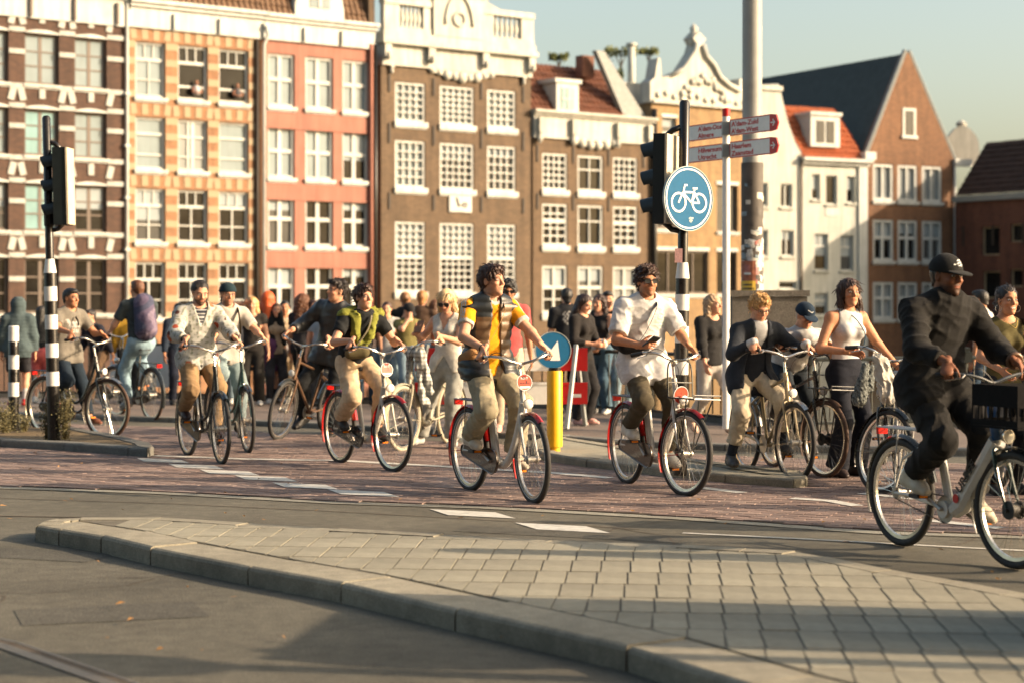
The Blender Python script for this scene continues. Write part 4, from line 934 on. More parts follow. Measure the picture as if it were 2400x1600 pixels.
pl_, s1, z1f = signal_pole('leaning left signal pole with black and white bands standing in weeds', 127, 1028, 0.10, 276, 20, 30, [(672,706),(738,772),(804,837),(870,903)], (161,348,529,0.26,0.14,R(2)), (607,640), R(-1.4))
pr_, s2, z2f = signal_pole('right signal pole with black and white bands carrying the blue bicycle sign', 1594, 1107, 0.09, 241, 25, 33, [(690,728),(765,803),(845,877)], (1549,317,527,0.3,0.105,R(24)), (615,653), R(0.7))
X, Y = G(1594,1107,0.09); dc = W(1614,466,Y-0.12); M4 = plane_m(dc, R(36)); sg = empty('bicycle_path_sign', dc); tag(sg, 'round blue sign with a white bicycle symbol on the right signal pole', 'sign')
def at_empty(o, e): o.matrix_parent_inverse = e.matrix_basis.inverted(); return o
L4 = plane_m((0,0,0), R(36)); rr = 0.272
disc(L4, rr, -0.012, 0.0, M['blue'], 'sign_plate', sg); ring(L4, rr*0.90, rr*0.95, 0.0, 0.003, M['swhite'], 'white_ring', sg); ring(L4, rr, rr*1.02, -0.02, 0.004, M['galv'], 'rim', sg)
u = rr/0.275; wr = 0.078; lw, rw = (-0.115*u,-0.035*u),(0.12*u,-0.035*u)
for c in (lw, rw): ring(L4 @ Matrix.Translation((c[0],c[1],0)), wr-0.009, wr+0.009, 0.0, 0.003, M['swhite'], 'bicycle_symbol', sg, 28)
bb = (0.03*u,-0.035*u); st = (0.065*u,0.075*u); hd_ = (-0.06*u,0.065*u)
bars(L4, [(lw,hd_),(hd_,(-0.045*u,0.115*u)),((-0.045*u,0.115*u),(-0.02*u,0.115*u)),((-0.065*u,0.055*u),(0.058*u,0.055*u)),((-0.065*u,0.05*u),bb),(bb,st),(st,(0.072*u,0.09*u)),((0.05*u,0.09*u),(0.095*u,0.09*u)),(bb,rw),(rw,(0.06*u,0.06*u))], 0.016, 0.0, 0.0032, M['swhite'], 'bicycle_symbol', sg)
bars(L4, [((0.005,-0.17),(0.05,-0.165)),((0.01,-0.19),(0.04,-0.185)),((0.02,-0.16),(0.025,-0.2))], 0.012, 0.0, 0.002, M['galv'], 'sticker_residue', sg)
stk = MB(); stk.box((-0.045,-0.085,-0.06),(0.02,-0.08,0.06)); stk.build('sticker', mk('sticker_pink', srgb(190,150,150), 0.5, 0.4, 60), pr_, loc=(-0.03,0.0,z2f(600)))
# yellow keep-right bollard
X, Y = G(1300,1053,0.09); s = F/Y; e = empty('keep_right_bollard', (X,Y,0.09)); tag(e, 'yellow bollard carrying a round blue sign with a white diagonal arrow', 'bollard')
m = MB(); r0 = 0.078; m.lathe([(r0*0.7,-0.02),(r0*0.7,0.03),(r0,0.032),(r0,0.77),(r0*0.9,0.785)], (0,0,0), 'z', 24); m.build('post', M['yellow'], e, 40)
m = MB(); m.lathe([(r0*0.8,0.785),(r0*0.8,0.815)], (0,0,0), 'z', 20); m.build('collar', M['pblack'], e, 40)
L4 = plane_m((-0.015,-0.02,0.985), R(10)); disc(L4, 0.176, -0.015, 0.0, M['blue'], 'sign_plate', e); ring(L4, 0.176, 0.184, -0.02, 0.004, M['galv'], 'rim', e)
mb = MB(); mb.prism([(-0.135,0.055),(-0.105,0.085),(-0.02,0.005),(0.045,0.095),(0.07,-0.10),(-0.03,-0.10),(-0.055,-0.02)][::-1], 0.0, 0.003); me = mb.mesh('arrow', M['swhite']); me.transform(L4); link('arrow', me, e)
# short banded bollard left
X, Y = G(32,1006,0.10); s = F/Y; e = empty('banded_bollard', (X,Y,0.10)); tag(e, 'short black and white banded bollard at the left edge', 'bollard'); r0 = 0.058; zq = lambda y: CH-(y-HZ)/s-0.10
m = MB(); m.lathe([(r0,-0.02),(r0,zq(768)),(r0*0.8,zq(763))], (0,0,0), 'z', 18); m.build('post', M['pblack'], e, 40)
for ya, yb in ((766,800),(831,864),(895,928)): m = MB(); m.lathe([(r0*1.03,zq(yb)),(r0*1.03,zq(ya)),(r0*0.85 if ya < 770 else r0*1.03,zq(ya)+(0.012 if ya < 770 else 0))], (0,0,0), 'z', 18); m.build('white_band', M['pwhite'], e, 40)
# fingerpost
Y = 21.6; X = (1702-1200)/F*Y; s = F/Y; e = empty('fingerpost', (X,Y,0.1)); tag(e, 'white fingerpost with four red and white direction boards and blue spiral stripes', 'signpost'); zq = lambda y: CH-(y-HZ)/s-0.1
m = MB(); m.lathe([(0.044,0),(0.044,zq(274))], (0,0,0), 'z', 16); m.build('pole', M['swhite'], e, 40)
m = MB(); m.lathe([(0.046,zq(274)),(0.046,zq(256)),(0.03,zq(254))], (0,0,0), 'z', 16); m.build('cap', M['sred'], e, 40)
for k in range(4):
    m = MB(); vs = []; fs = []; n = 14
    for q in range(n+1):
        a = -2.6*q/n*1.0+R(200); z = zq(900-k*75)-0.30*q/n*1.0+0.3
        for dz in (0,0.14): vs.append((0.0455*math.cos(a),0.0455*math.sin(a),z+dz))
    fs = [(2*q,2*q+2,2*q+3,2*q+1) for q in range(n)]; m.add(vs,fs); m.build('blue_stripe', M['blue'], e, True)
fd = math.atan2(-0.86,0.5)
for sgn, ya, yb, lines in ((1,283,321,("A'dam-Zuid","A'dam-West")),(1,335,373,("Haarlem","Zaanstad")),(-1,284,322,("A'dam-Oost","Almere")),(-1,336,374,("Hilversum","Utrecht"))):
    yaw = fd if sgn > 0 else fd; L4 = plane_m((0,-0.02,0), yaw); z0, z1_ = zq(yb), zq(ya); hgt = z1_-z0
    x0, x1 = (0.07,0.80) if sgn > 0 else (-0.80,-0.07); tip = (0.92 if sgn > 0 else -0.92)
    mb = MB(); mb.prism([(x0,z0),(x1,z0),(x1,z1_),(x0,z1_)], -0.015, 0.0); me = mb.mesh('direction_board', M['swhite']); me.transform(L4); bo = link('direction_board', me, e)
    bars(L4, [((x0,z0+0.006),(x1,z0+0.006)),((x0,z1_-0.006),(x1,z1_-0.006)),((x0 if sgn > 0 else x1,z0),(x0 if sgn > 0 else x1,z1_))], 0.012, 0.0, 0.002, M['sred'], 'red_border', bo)
    xe = x1 if sgn > 0 else x0
    mb = MB(); mb.prism([(xe,z0-0.004),(tip,z0+0.01),(tip+0.035*sgn,(z0+z1_)/2),(tip,z1_-0.01),(xe,z1_+0.004)][::(1 if sgn > 0 else -1)], -0.016, 0.001); me = mb.mesh('red_tip', M['sred']); me.transform(L4); link('red_tip', me, bo)
    zc = (z0+z1_)/2; xa = (xe+tip)/2
    bars(L4, [((xa-0.035*sgn,zc),(xa+0.03*sgn,zc)),((xa,zc+0.032),(xa+0.035*sgn,zc)),((xa,zc-0.032),(xa+0.035*sgn,zc))], 0.014, 0.002, 0.004, M['swhite'], 'arrow', bo)
    for q, t in enumerate(lines):
        lettering(t, hgt*0.42, L4 @ Matrix.Translation((x0+0.03 if sgn > 0 else x1-0.48, z1_-hgt*(0.44+0.43*q), 0.002)), M['sred'], bo, depth=0.002, width=(0.047*len(t)+0.03))
    mb = MB(); mb.obox((0,-0.02,zc),(0.1,0.1,hgt*0.8),Matrix.Identity(3)); 
    if sgn > 0: mb.build('clamp', M['galv'], e)
# lamp post with stickers
Y = 25.4; X = (1763-1200)/F*Y; s = F/Y; e = empty('lamp_post', (X,Y,0.1)); tag(e, 'thick grey lamp post plastered with stickers and posters', 'lamp post')
m = MB(); m.lathe([(0.150,0),(0.150,CH-(400-HZ)/s)], (0,0,0), 'z', 28); m.build('base_sleeve', M['rust'], e, 40)
m = MB(); m.lathe([(0.135,CH-(400-HZ)/s-0.05),(0.13,9.0)], (0,0,0), 'z', 28); m.build('shaft', M['lampgrey'], e, 40)
m = MB(); m.tube([(0,0,8.9),(0.3,0,9.3),(1.2,-0.3,9.5)], 0.06, 8); arm = m.build('lamp_arm', M['lampgrey'], e, True); m = MB(); m.obox((1.4,-0.35,9.47),(0.7,0.3,0.12),Matrix.Identity(3)); m.build('lamp_head', M['lampgrey'], arm)
SP = [mk('sticker_%d' % i, srgb(*c), 0.5, 0.5, 30) for i, c in enumerate(((206,206,200),(190,188,182),(172,112,104),(120,140,150),(214,216,214),(206,202,190),(70,66,64),(178,184,190)))]
def wrap(parent, r, a, z, wd, hh, mat, name='sticker', rot=0):
    m = MB(); vs = []; n = 5
    for q in range(n+1):
        for t in (-1,1):
            aa = a+(q/n-0.5)*wd/r; vs.append((r*math.cos(aa), r*math.sin(aa), z+t*hh/2+rot*(q/n-0.5)*wd))
    m.add(vs, [(2*q,2*q+2,2*q+3,2*q+1) for q in range(n)]); return m.build(name, mat, parent)
zl = lambda y: CH-(y-HZ)/s-0.1
for k in range(120):
    yy = 560+130*random.random()**0.8 if k > 14 else random.uniform(430,560)
    wrap(e, 0.1515+0.0004*(k % 7), R(random.uniform(195,360)), zl(yy), random.uniform(0.05,0.11), random.uniform(0.04,0.10), random.choice(SP), rot=random.uniform(-0.4,0.4))
wrap(e, 0.157, R(240), zl(640), 0.22, 0.32, mk('poster_dark', srgb(150,92,70), 0.6, 0.6, 14), 'poster'); wrap(e, 0.1585, R(240), zl(672), 0.22, 0.15, mk('poster_yellow', srgb(222,186,70), 0.6, 0.15, 20), 'poster')
wrap(e, 0.159, R(236), zl(668), 0.14, 0.02, SP[6], 'poster_print'); wrap(e, 0.159, R(240), zl(677), 0.17, 0.02, SP[6], 'poster_print'); wrap(e, 0.159, R(238), zl(632), 0.09, 0.12, SP[2], 'poster_print'); wrap(e, 0.1595, R(238), zl(642), 0.1, 0.03, SP[4], 'poster_print')
X0, X1 = (1716-1200)/F*24.4, (1892-1200)/F*24.4; m = MB(); m.box((X0,24.4,0.05),(X1,25.1,1.62)); m.box((X0-0.03,24.37,1.623),(X1+0.03,25.12,1.70)); o = m.build('stone_pier', M['conc']); tag(o, 'grey weathered stone pier in the parapet below the lamp post', 'pier')
# red and white road barrier
Y = 21.9; e = empty('road_barrier', (0,Y,0.1)); tag(e, 'red and white striped road barrier on trestle legs behind the yellow bollard', 'barrier'); s = F/Y; xq = lambda x: (x-1200)/s; zq = lambda y: CH-(y-HZ)/s-0.1
for ya, yb in ((815,868),(895,946)):
    for xa, xb, mt in ((972,1060,'sred'),(1060,1140,'swhite'),(1140,1200,'sred'),(1200,1305,'swhite'),(1305,1377,'sred')):
        m = MB(); m.box((xq(xa)+0.001,-0.02,zq(yb)),(xq(xb)-0.001,0.02,zq(ya))); m.box((xq(xa)+0.001,-0.026,zq(ya)-0.03),(xq(xb)-0.001,-0.0205,zq(ya))); m.build('board', M[mt], e)
for xx in (1000,1180,1350):
    for sg_ in (-1,1):
        m = MB(); m.tube([(xq(xx)+0.0,0.03*sg_,0.95),(xq(xx)+0.12*sg_,0.35*sg_,0.0)], 0.03, 6); m.build('leg', M['galv'], e)
m = MB(); m.box((xq(1332),-0.0275,zq(930)),(xq(1362),-0.0265,zq(922))); m.build('maker_plate', M['swhite'], e)
# parapet railing
M['rail'] = mk('railing_paint', srgb(38,44,42), 0.45, 0.2, 10, dirt=0.3)
e = empty('bridge_railing', (0,0,-0.06)); tag(e, 'dark iron bridge railing with cast posts along the back of the pavement', 'railing')
pts = along([Vector(p) for p in PARA[1:-1]], 2.1); pm = MB(); pm.lathe([(0.085,0),(0.085,0.12),(0.055,0.16),(0.06,0.5),(0.045,0.75),(0.06,0.80),(0.06,0.84)], (0,0,0), 'z', 12); pm.box((-0.09,-0.09,0.843),(0.09,0.09,0.98)); pm.box((-0.07,-0.07,0.983),(0.07,0.07,1.03)); pme = pm.mesh('post', M['rail'], 40)
bm2 = MB(); bm2.tube([(0,0,0.13),(0,0,0.86)], 0.011, 5); bme = bm2.mesh('bar', M['rail'])
for i, p in enumerate(pts):
    if abs(p.x) > 0.30*p.y+2: continue
    link('post', pme, e, (p.x,p.y,0))
    if i+1 < len(pts):
        q = pts[i+1]
        for z_, r_ in ((0.90,0.028),(0.10,0.02)): m = MB(); m.tube([(p.x,p.y,z_),(q.x,q.y,z_)], r_, 6); m.build('rail', M['rail'], e)
        for k in range(1,15): t = k/15; link('bar', bme, e, (p.x+(q.x-p.x)*t, p.y+(q.y-p.y)*t, 0))
# banner on the railing
bx0 = W(258,842,30.4); bx1 = W(405,842,29.7); m = MB(); m.add([(bx0[0],bx0[1],0.2),(bx1[0],bx1[1],0.2),(bx1[0],bx1[1],0.86),(bx0[0],bx0[1],0.84)],[(0,1,2,3)]); m.add([(bx0[0],bx0[1]+0.02,0.2),(bx1[0],bx1[1]+0.02,0.2),(bx1[0],bx1[1]+0.02,0.86),(bx0[0],bx0[1]+0.02,0.84)],[(0,3,2,1)])
o = m.build('banner', mk('banner_cloth', (0.62,0.66,0.66), 0.7, 0.08, 3), fix=False); tag(o, 'pale banner hung on the railing behind the backpack cyclist', 'banner')
yw = math.atan2(bx1[1]-bx0[1], bx1[0]-bx0[0]); lt = lettering('AM', 0.2, plane_m((bx1[0]-0.42,bx1[1]+0.02,0.36), yw), M['plast'], o, depth=0.004)
# weeds at the signal pole
def weed(px, py, zb, wd, ht, label, n=900):
    X, Y = G(px,py,zb); e = empty('weed_clump', (X,Y,zb)); tag(e, label, 'weeds', 'weeds growing on the left refuge'); st = MB(); lf = MB()
    for i in range(26):
        a = random.uniform(0,6.28); r = wd*0.35*random.random(); p0 = Vector((r*math.cos(a), r*math.sin(a)*0.6, 0)); top = p0+Vector((random.gauss(0,wd*0.25), random.gauss(0,wd*0.15), ht*random.uniform(0.5,1)))
        mid = (p0+top)/2+Vector((random.gauss(0,0.02),random.gauss(0,0.02),0.03)); st.tube([p0,mid,top],[0.004,0.003,0.001],4)
        for k in range(n//26):
            t = random.random()**0.7; c = p0.lerp(top,t)+Vector((random.gauss(0,0.03),random.gauss(0,0.03),random.gauss(0,0.015))); d = Vector((random.gauss(0,1),random.gauss(0,1),random.gauss(0.3,0.7))).normalized()*random.uniform(0.012,0.03); q = d.orthogonal().normalized()*d.length*0.35
            lf.add([c,c+d*0.5+q,c+d,c+d*0.5-q],[(0,1,2,3)])
    st.build('stems', mk('weed_stem_%d' % px, srgb(110,100,60), 0.8), e); lf.build('leaves', mk('weed_leaf_%d' % px, srgb(96,92,62), 0.75, 0.5, 30), e, fix=False)
weed(152,1029,0.1,0.15,0.56,'tall dusty weeds at the foot of the left signal pole',1000); weed(112,1027,0.1,0.10,0.42,'thin weeds just left of the left signal pole',500); weed(14,1012,0.1,0.28,0.36,'low weeds around the short banded bollard',900); weed(56,1010,0.1,0.14,0.2,'small weed tuft right of the banded bollard',300)
# ================================================================== bicycles
M['tyre'] = mk('tyre_rubber', (0.022,0.022,0.022), 0.75, 0.3, 30, dirt=0.3)
M['tyre_cream'] = mk('cream_tyre', srgb(160,154,136), 0.75, 0.15, 30, dirt=0.3)
M['tyre_brown'] = mk('gum_tyre', srgb(70,50,38), 0.75, 0.2, 30)
M['chrome'] = mk('polished_alloy', srgb(200,196,188), 0.22, 0.1, 30, metal=0.9)
M['alloy'] = mk('dull_alloy', srgb(168,164,156), 0.4, 0.15, 30, metal=0.7)
M['rubber'] = mk('black_rubber', (0.015,0.015,0.015), 0.6, 0.2, 30)
M['leather'] = mk('saddle_vinyl', (0.02,0.02,0.022), 0.45, 0.2, 30)
M['lamp'] = mk('lamp_glass', (0.75,0.75,0.72), 0.08, 0.1, 30, coat=1.0)
M['redlens'] = mk('red_reflector', srgb(190,20,16), 0.2, 0.1, 40)
M['amber'] = mk('amber_reflector', srgb(230,130,20), 0.25, 0.1, 40)
M['case'] = mk('brown_chain_case', srgb(56,46,36), 0.3, 0.2, 30, coat=0.5)
M['cable'] = mk('brake_cable', (0.02,0.02,0.02), 0.5)
M['fr_white'] = mk('frame_white', (0.50,0.50,0.48), 0.3, 0.08, 30, coat=0.4, dirt=0.25)
M['fr_cream'] = mk('frame_cream', (0.48,0.46,0.40), 0.3, 0.08, 30, coat=0.4, dirt=0.25)
M['fr_black'] = mk('frame_black', (0.018,0.022,0.024), 0.28, 0.15, 30, coat=0.4)
M['fr_teal'] = mk('frame_dark_teal', (0.02,0.05,0.05), 0.28, 0.15, 30, coat=0.4)
M['fr_silver'] = mk('frame_champagne', srgb(150,138,112), 0.35, 0.1, 30, metal=0.5)
M['fr_bronze'] = mk('frame_bronze', srgb(104,80,62), 0.35, 0.1, 30, metal=0.3)
M['fr_beige'] = mk('frame_beige', srgb(156,150,132), 0.4, 0.1, 30, dirt=0.2)
M['mg_red'] = mk('mudguard_red', srgb(150,26,24), 0.25, 0.1, 30, coat=0.4)
M['disc_red'] = mk('rental_disc_red', srgb(224,76,52), 0.45, 0.08, 30)
_cache = {}
def cached(key, fn):
    if key not in _cache: _cache[key] = fn()
    return _cache[key]
def wheel_meshes(tyre, r=0.345, tw=0.021, n_sp=36):
    def mk_t():
        m = MB(); m.tube(circle_pts((0,0,0), r-tw, 'y', 48), tw, 8, True); return m.mesh('tyre', M[tyre], True)
    def mk_s():
        m = MB()
        for sg in (-1,1): m.tube(circle_pts((0,sg*tw*0.72,0), r-tw*1.75, 'y', 48), 0.0028, 4, True)
        return m.mesh('sidewall_stripe', M['swhite'], True)
    def mk_r():
        m = MB(); n = 48; vs = []; fs = []; pr = [(r-tw*1.9,-0.012),(r-tw*1.9,0.012),(r-tw*2.75,0.009),(r-tw*2.75,-0.009)]
        for j in range(n):
            a = 2*math.pi*j/n
            for q, y in pr: vs.append((q*math.cos(a), y, q*math.sin(a)))
        for j in range(n):
            k = (j+1) % n
            for q in range(4): fs.append((4*j+q,4*j+(q+1)%4,4*k+(q+1)%4,4*k+q))
        m.add(vs,fs); return m.mesh('rim', M['chrome'], 30)
    def mk_sp():
        m = MB(); rr = r-tw*2.6
        for i in range(n_sp):
            a = 2*math.pi*i/n_sp; sg = 1 if i % 2 else -1; b = a+sg*0.9*(1 if (i//2) % 2 else -1)
            m.tube([(0.028*math.cos(b),0.028*sg,0.028*math.sin(b)),(rr*math.cos(a),0.0,rr*math.sin(a))], 0.0012, 3, caps=False)
        return m.mesh('spokes', M['chrome'])
    return [cached((tyre,r,tw,k), f) for k, f in (('tyre',mk_t),('rim',mk_r),('spokes',mk_sp),('stripe',mk_s))]
def hub_mesh(rad, wd, mat): 
    def f():
        m = MB(); m.lathe([(0.012,-wd*0.75),(0.012,-wd*0.55),(rad,-wd*0.5),(rad,-wd*0.38),(rad*0.7,-wd*0.3),(rad*0.7,wd*0.3),(rad,wd*0.38),(rad,wd*0.5),(0.012,wd*0.55),(0.012,wd*0.75)], (0,0,0), 'y', 14); return m.mesh('hub', M[mat], 40)
    return cached(('hub',rad,wd,mat), f)
RA, FA, BB_, WR = Vector((-0.545,0,0.345)), Vector((0.575,0,0.345)), Vector((-0.03,0,0.29)), 0.345
ST0, ST1 = Vector((0.375,0,0.93)), Vector((0.43,0,0.72))     # head tube top / bottom
SAX = (ST0-ST1).normalized()
def bike_frame(kind, col, m):
    st = Vector((-0.17,0,0.76))
    tb = lambda pts, r, **k: m.tube(pts, r, 10, **k)
    tb([ST0+SAX*0.01, ST1-SAX*0.01], 0.022)
    if kind == 'loop':
        tb(smoothpath([ST1+SAX*0.06,(0.36,0,0.62),(0.27,0,0.44),(0.17,0,0.315),(0.07,0,0.262),(-0.03,0,0.275)]), 0.032); tb([BB_, st], 0.024)
    elif kind == 'ebike':
        tb([ST1+SAX*0.02, Vector((0.10,0,0.33)), BB_+Vector((0.05,0,0.0))], [0.052,0.06,0.055]); tb([BB_, st], 0.028); tb([BB_+Vector((-0.005,-0.06,0)),BB_+Vector((-0.005,0.06,0))], 0.055)
    elif kind == 'dutch':
        tb(smoothpath([ST1+SAX*0.03,(0.33,0,0.56),(0.2,0,0.38),(0.08,0,0.30),BB_]), 0.016); tb(smoothpath([ST0-SAX*0.04,(0.3,0,0.7),(0.16,0,0.48),(0.02,0,0.40),(-0.075,0,0.44)]), 0.016); tb([BB_, st], 0.016)
    else:
        top = st if kind == 'diamond' else Vector((-0.12,0,0.58))
        tb([ST1+SAX*0.02, BB_], 0.0165); tb([ST0-SAX*0.04, top+Vector((0.01,0,-0.01))], 0.0145); tb([BB_, st], 0.0155)
    for sg in (-1,1):
        tb([BB_+Vector((-0.02,sg*0.02,0)), RA+Vector((0.12,sg*0.05,0.0)), RA+Vector((0,sg*0.058,0))], [0.012,0.011,0.010]); tb([st+Vector((0,sg*0.012,-0.04)), RA+Vector((0.08,sg*0.045,0.22)), RA+Vector((0,sg*0.058,0))], 0.009)
    m.lathe([(0.026,-0.036),(0.026,0.036)], tuple(BB_), 'y', 12)
def guard(c, r, a0, a1, w, m, n=18):
    vs = []; fs = []
    for i in range(n+1):
        a = a0+(a1-a0)*i/n
        for y, dr in ((-w,-0.012),(-w*0.6,0.0),(0,0.006),(w*0.6,0.0),(w,-0.012)): vs.append((c.x+(r+dr)*math.cos(a), y, c.z+(r+dr)*math.sin(a)))
    for i in range(n):
        for j in range(4): a = i*5+j; fs.append((a,a+1,a+6,a+5))
    m.add(vs,fs)
def bicycle(front, rear_x, label, name='bicycle', kind='dutch', frame='fr_black', guards='fr_black', tyre='tyre', steer=0.0, away=False, crank=0.3, base_z=0.0, lean=0.0,
            case=True, saddle='leather', rack=True, front_rack=False, basket=None, disc_sign=False, skirt=None, motor=False, light=True, bar_style='dutch', stripe=False, contact='front', tw=0.021, grip='rubber', group='bicycles crossing the junction'):
    """front: photo pixel where the front (or rear) wheel touches the ground; rear_x: photo column of the other wheel"""
    wb = FA.x-RA.x; X0, Y0 = G(*front, base_z); sg = 1 if (away == (contact == 'front')) else 1
    # the other wheel: distance wb, on image column rear_x, nearer or farther
    k = (rear_x-1200)/F; far = (not away) if contact == 'front' else away
    best = None
    for i in range(3600):
        a = math.pi*2*i/3600; x, y = X0+wb*math.cos(a), Y0+wb*math.sin(a)
        if (y > Y0) != far: continue
        e_ = abs(x/y-k)
        if best is None or e_ < best[0]: best = (e_, x, y)
    X1, Y1 = best[1], best[2]
    fx, fy, rx, ry = (X0,Y0,X1,Y1) if contact == 'front' else (X1,Y1,X0,Y0)
    hd = math.atan2(fy-ry, fx-rx); ox, oy = rx-RA.x*math.cos(hd), ry-RA.x*math.sin(hd)
    e = empty(name, (ox,oy,base_z), hd); e.rotation_mode = 'XYZ'; e.rotation_euler = (lean,0,hd); tag(e, label, 'bicycle', group)
    S = Matrix.Translation(ST1) @ Matrix.Rotation(steer, 4, SAX) @ Matrix.Translation(-ST1)    # steering
    P = lambda nm, mb, mt, par=e, smooth=30, steerit=False: _bp(nm, mb, mt, par, smooth, S if steerit else None)
    def _bp(nm, mb, mt, par, smooth, X):
        me = mb.mesh(nm, M[mt] if isinstance(mt, str) else mt, smooth)
        if X is not None: me.transform(X)
        return link(nm, me, par)
    m = MB(); bike_frame(kind, frame, m); fo = P('frame', m, frame)
    # wheels
    tm = wheel_meshes(tyre, WR, tw)
    for w, c in enumerate((RA, FA)):
        rot = Matrix.Rotation(0.21+w, 4, 'Y'); mat4 = Matrix.Translation(c) @ rot
        if w: mat4 = S @ mat4
        we = empty('wheel'); we.parent = e; we.matrix_basis = mat4
        link('tyre', tm[0], we); link('rim', tm[1], we); link('spokes', tm[2], we)
        if stripe: link('sidewall_stripe', tm[3], we)
        link('hub', hub_mesh(0.055 if (motor and w) else (0.034 if w else 0.04), 0.09, 'rubber' if (motor and w) else 'alloy'), we)
    # fork
    m = MB(); m.tube([ST1+SAX*0.0, ST1-SAX*0.04], 0.02, 8)
    for s_ in (-1,1): m.tube(smoothpath([ST1-SAX*0.03+Vector((0,s_*0.012,0)), ST1-SAX*0.05+Vector((0.002,s_*0.045,0)), (0.49,s_*0.05,0.53), (0.535,s_*0.05,0.42), FA+Vector((0,s_*0.052,0))],4), [0.0135]*8+[0.0115]*4+[0.009]*5, 8)
    P('fork', m, frame if kind != 'ebike' else 'fr_teal', steerit=True)
    # mudguards
    m = MB(); guard(RA, WR+0.022, R(15), R(205), 0.03, m); 
    for s_ in (-1,1): m.tube([RA+Vector((0,s_*0.05,0)), RA+Vector((-(WR+0.015)*0.94,s_*0.028,(WR+0.015)*-0.1))], 0.0025, 4)
    P('mudguard', m, guards)
    m = MB(); guard(FA, WR+0.02, R(55), R(208), 0.028, m)
    for s_ in (-1,1): m.tube([FA+Vector((0,s_*0.05,0)), FA+Vector((-(WR+0.015)*0.93,s_*0.028,-(WR+0.015)*0.12))], 0.0025, 4)
    P('mudguard', m, guards, steerit=True)
    # seat
    m = MB(); m.tube([(-0.165,0,0.74),(-0.205,0,0.905)], 0.013, 8); P('seatpost', m, 'chrome')
    m = MB(); out = [(-0.36,0.0),(-0.355,0.07),(-0.32,0.10),(-0.27,0.085),(-0.20,0.045),(-0.12,0.028),(-0.075,0.02),(-0.065,0.0)]; outl = out+[(x,-y) for x,y in out[-2:0:-1]]
    n = len(outl); vs = [(x*1.0,y*0.98,0.905+0.015*(x < -0.3)) for x,y in outl]+[(x,y,0.935+0.02*(x < -0.3)) for x,y in outl]+[(-0.2+(x+0.2)*0.75,y*0.7,0.953+0.018*(x < -0.28)) for x,y in outl]
    m.add(vs, [(i,(i+1)%n,n+(i+1)%n,n+i) for i in range(n)]+[(n+i,n+(i+1)%n,2*n+(i+1)%n,2*n+i) for i in range(n)]+[tuple(range(n-1,-1,-1)),tuple(range(2*n,3*n))])
    so = P('saddle', m, saddle, smooth=50)
    m = MB()
    for s_ in (-1,1): m.tube(circle_pts((-0.31,s_*0.05,0.88),0.016,'z',8),0.004,4,True); m.tube(circle_pts((-0.31,s_*0.05,0.895),0.016,'z',8),0.004,4,True)
    P('saddle_spring', m, 'chrome', so)
    # handlebar
    m = MB(); m.tube([ST0, ST0+SAX*0.13], 0.0125, 8); m.tube([ST0+SAX*0.115, ST0+SAX*0.135+Vector((0.05,0,0.01))], 0.015, 8); P('stem', m, 'chrome', steerit=True)
    hb = ST0+SAX*0.14+Vector((0.045,0,0.012))
    if bar_style == 'dutch': bp = [hb, hb+Vector((0.03,0.09,0.02)), hb+Vector((0.02,0.19,0.055)), hb+Vector((-0.06,0.265,0.06)), hb+Vector((-0.19,0.295,0.035))]
    elif bar_style == 'flat': bp = [hb, hb+Vector((0.0,0.1,0.03)), hb+Vector((-0.02,0.2,0.05)), hb+Vector((-0.06,0.28,0.05)), hb+Vector((-0.11,0.33,0.045))]
    else: bp = [hb, hb+Vector((0.02,0.1,0.0)), hb+Vector((0.0,0.18,0.02)), hb+Vector((-0.05,0.24,0.02)), hb+Vector((-0.15,0.26,0.0))]
    pl = smoothpath([Vector((p.x,-p.y,p.z)) for p in bp[::-1]]+bp[1:], 5); m = MB(); m.tube(pl, 0.0115, 8); ho = P('handlebar', m, 'chrome' if kind != 'ebike' else 'fr_black', steerit=True)
    grips = []
    for s_ in (1,-1):
        g1 = Vector((bp[-1].x,s_*bp[-1].y,bp[-1].z)); g0 = Vector((bp[-2].x,s_*bp[-2].y,bp[-2].z)); d = (g1-g0).normalized(); g0 = g1-d*0.12
        m = MB(); m.tube([g0,g0+d*0.02,g1-d*0.01,g1+d*0.006],[0.0175,0.016,0.017,0.0185],8); P('grip', m, grip, ho, steerit=True)
        m = MB(); m.tube([g0-d*0.03+Vector((0.02,0,-0.005)), g0+Vector((0.045,0,-0.02)), g1-d*0.02+Vector((0.045,0,-0.03))],[0.006,0.005,0.004],6); P('brake_lever', m, 'chrome', ho, steerit=True)
        m = MB(); m.tube(smoothpath([g0-d*0.03+Vector((0.02,0,0)), g0+Vector((0.12,-s_*0.08,0.03)), hb+Vector((0.07,s_*0.02,-0.06)), ST0+Vector((0.03,s_*0.02,-0.12))],5), 0.0028, 5); P('brake_cable', m, 'cable', ho, steerit=True)
        c = S @ (g0+d*0.06); grips.append((c, (S.to_3x3() @ d)))
    # drivetrain
    cr = Vector((math.cos(crank),0,-math.sin(crank)))*0.168; ped = []
    for s_, sign in ((1,1),(-1,-1)):
        y = s_*0.075; pc = BB_+cr*sign+Vector((0,s_*0.125,0)); m = MB(); m.tube([BB_+Vector((0,s_*0.03,0)), BB_+Vector((0,y,0)), BB_+cr*sign+Vector((0,y+0.01*s_,0))],[0.013,0.014,0.010],7); P('crank', m, 'alloy')
        m = MB(); m.box((pc.x-0.045,pc.y-0.045,pc.z-0.012),(pc.x+0.045,pc.y+0.045,pc.z+0.012)); po = P('pedal', m, 'rubber', smooth=False); [P('pedal_reflector', MB().box((pc.x+q_,pc.y-0.03,pc.z-0.008),(pc.x+q_+0.0025,pc.y+0.03,pc.z+0.008)), 'amber', po, smooth=False) for q_ in (0.0455,-0.048)]; ped.append(pc)
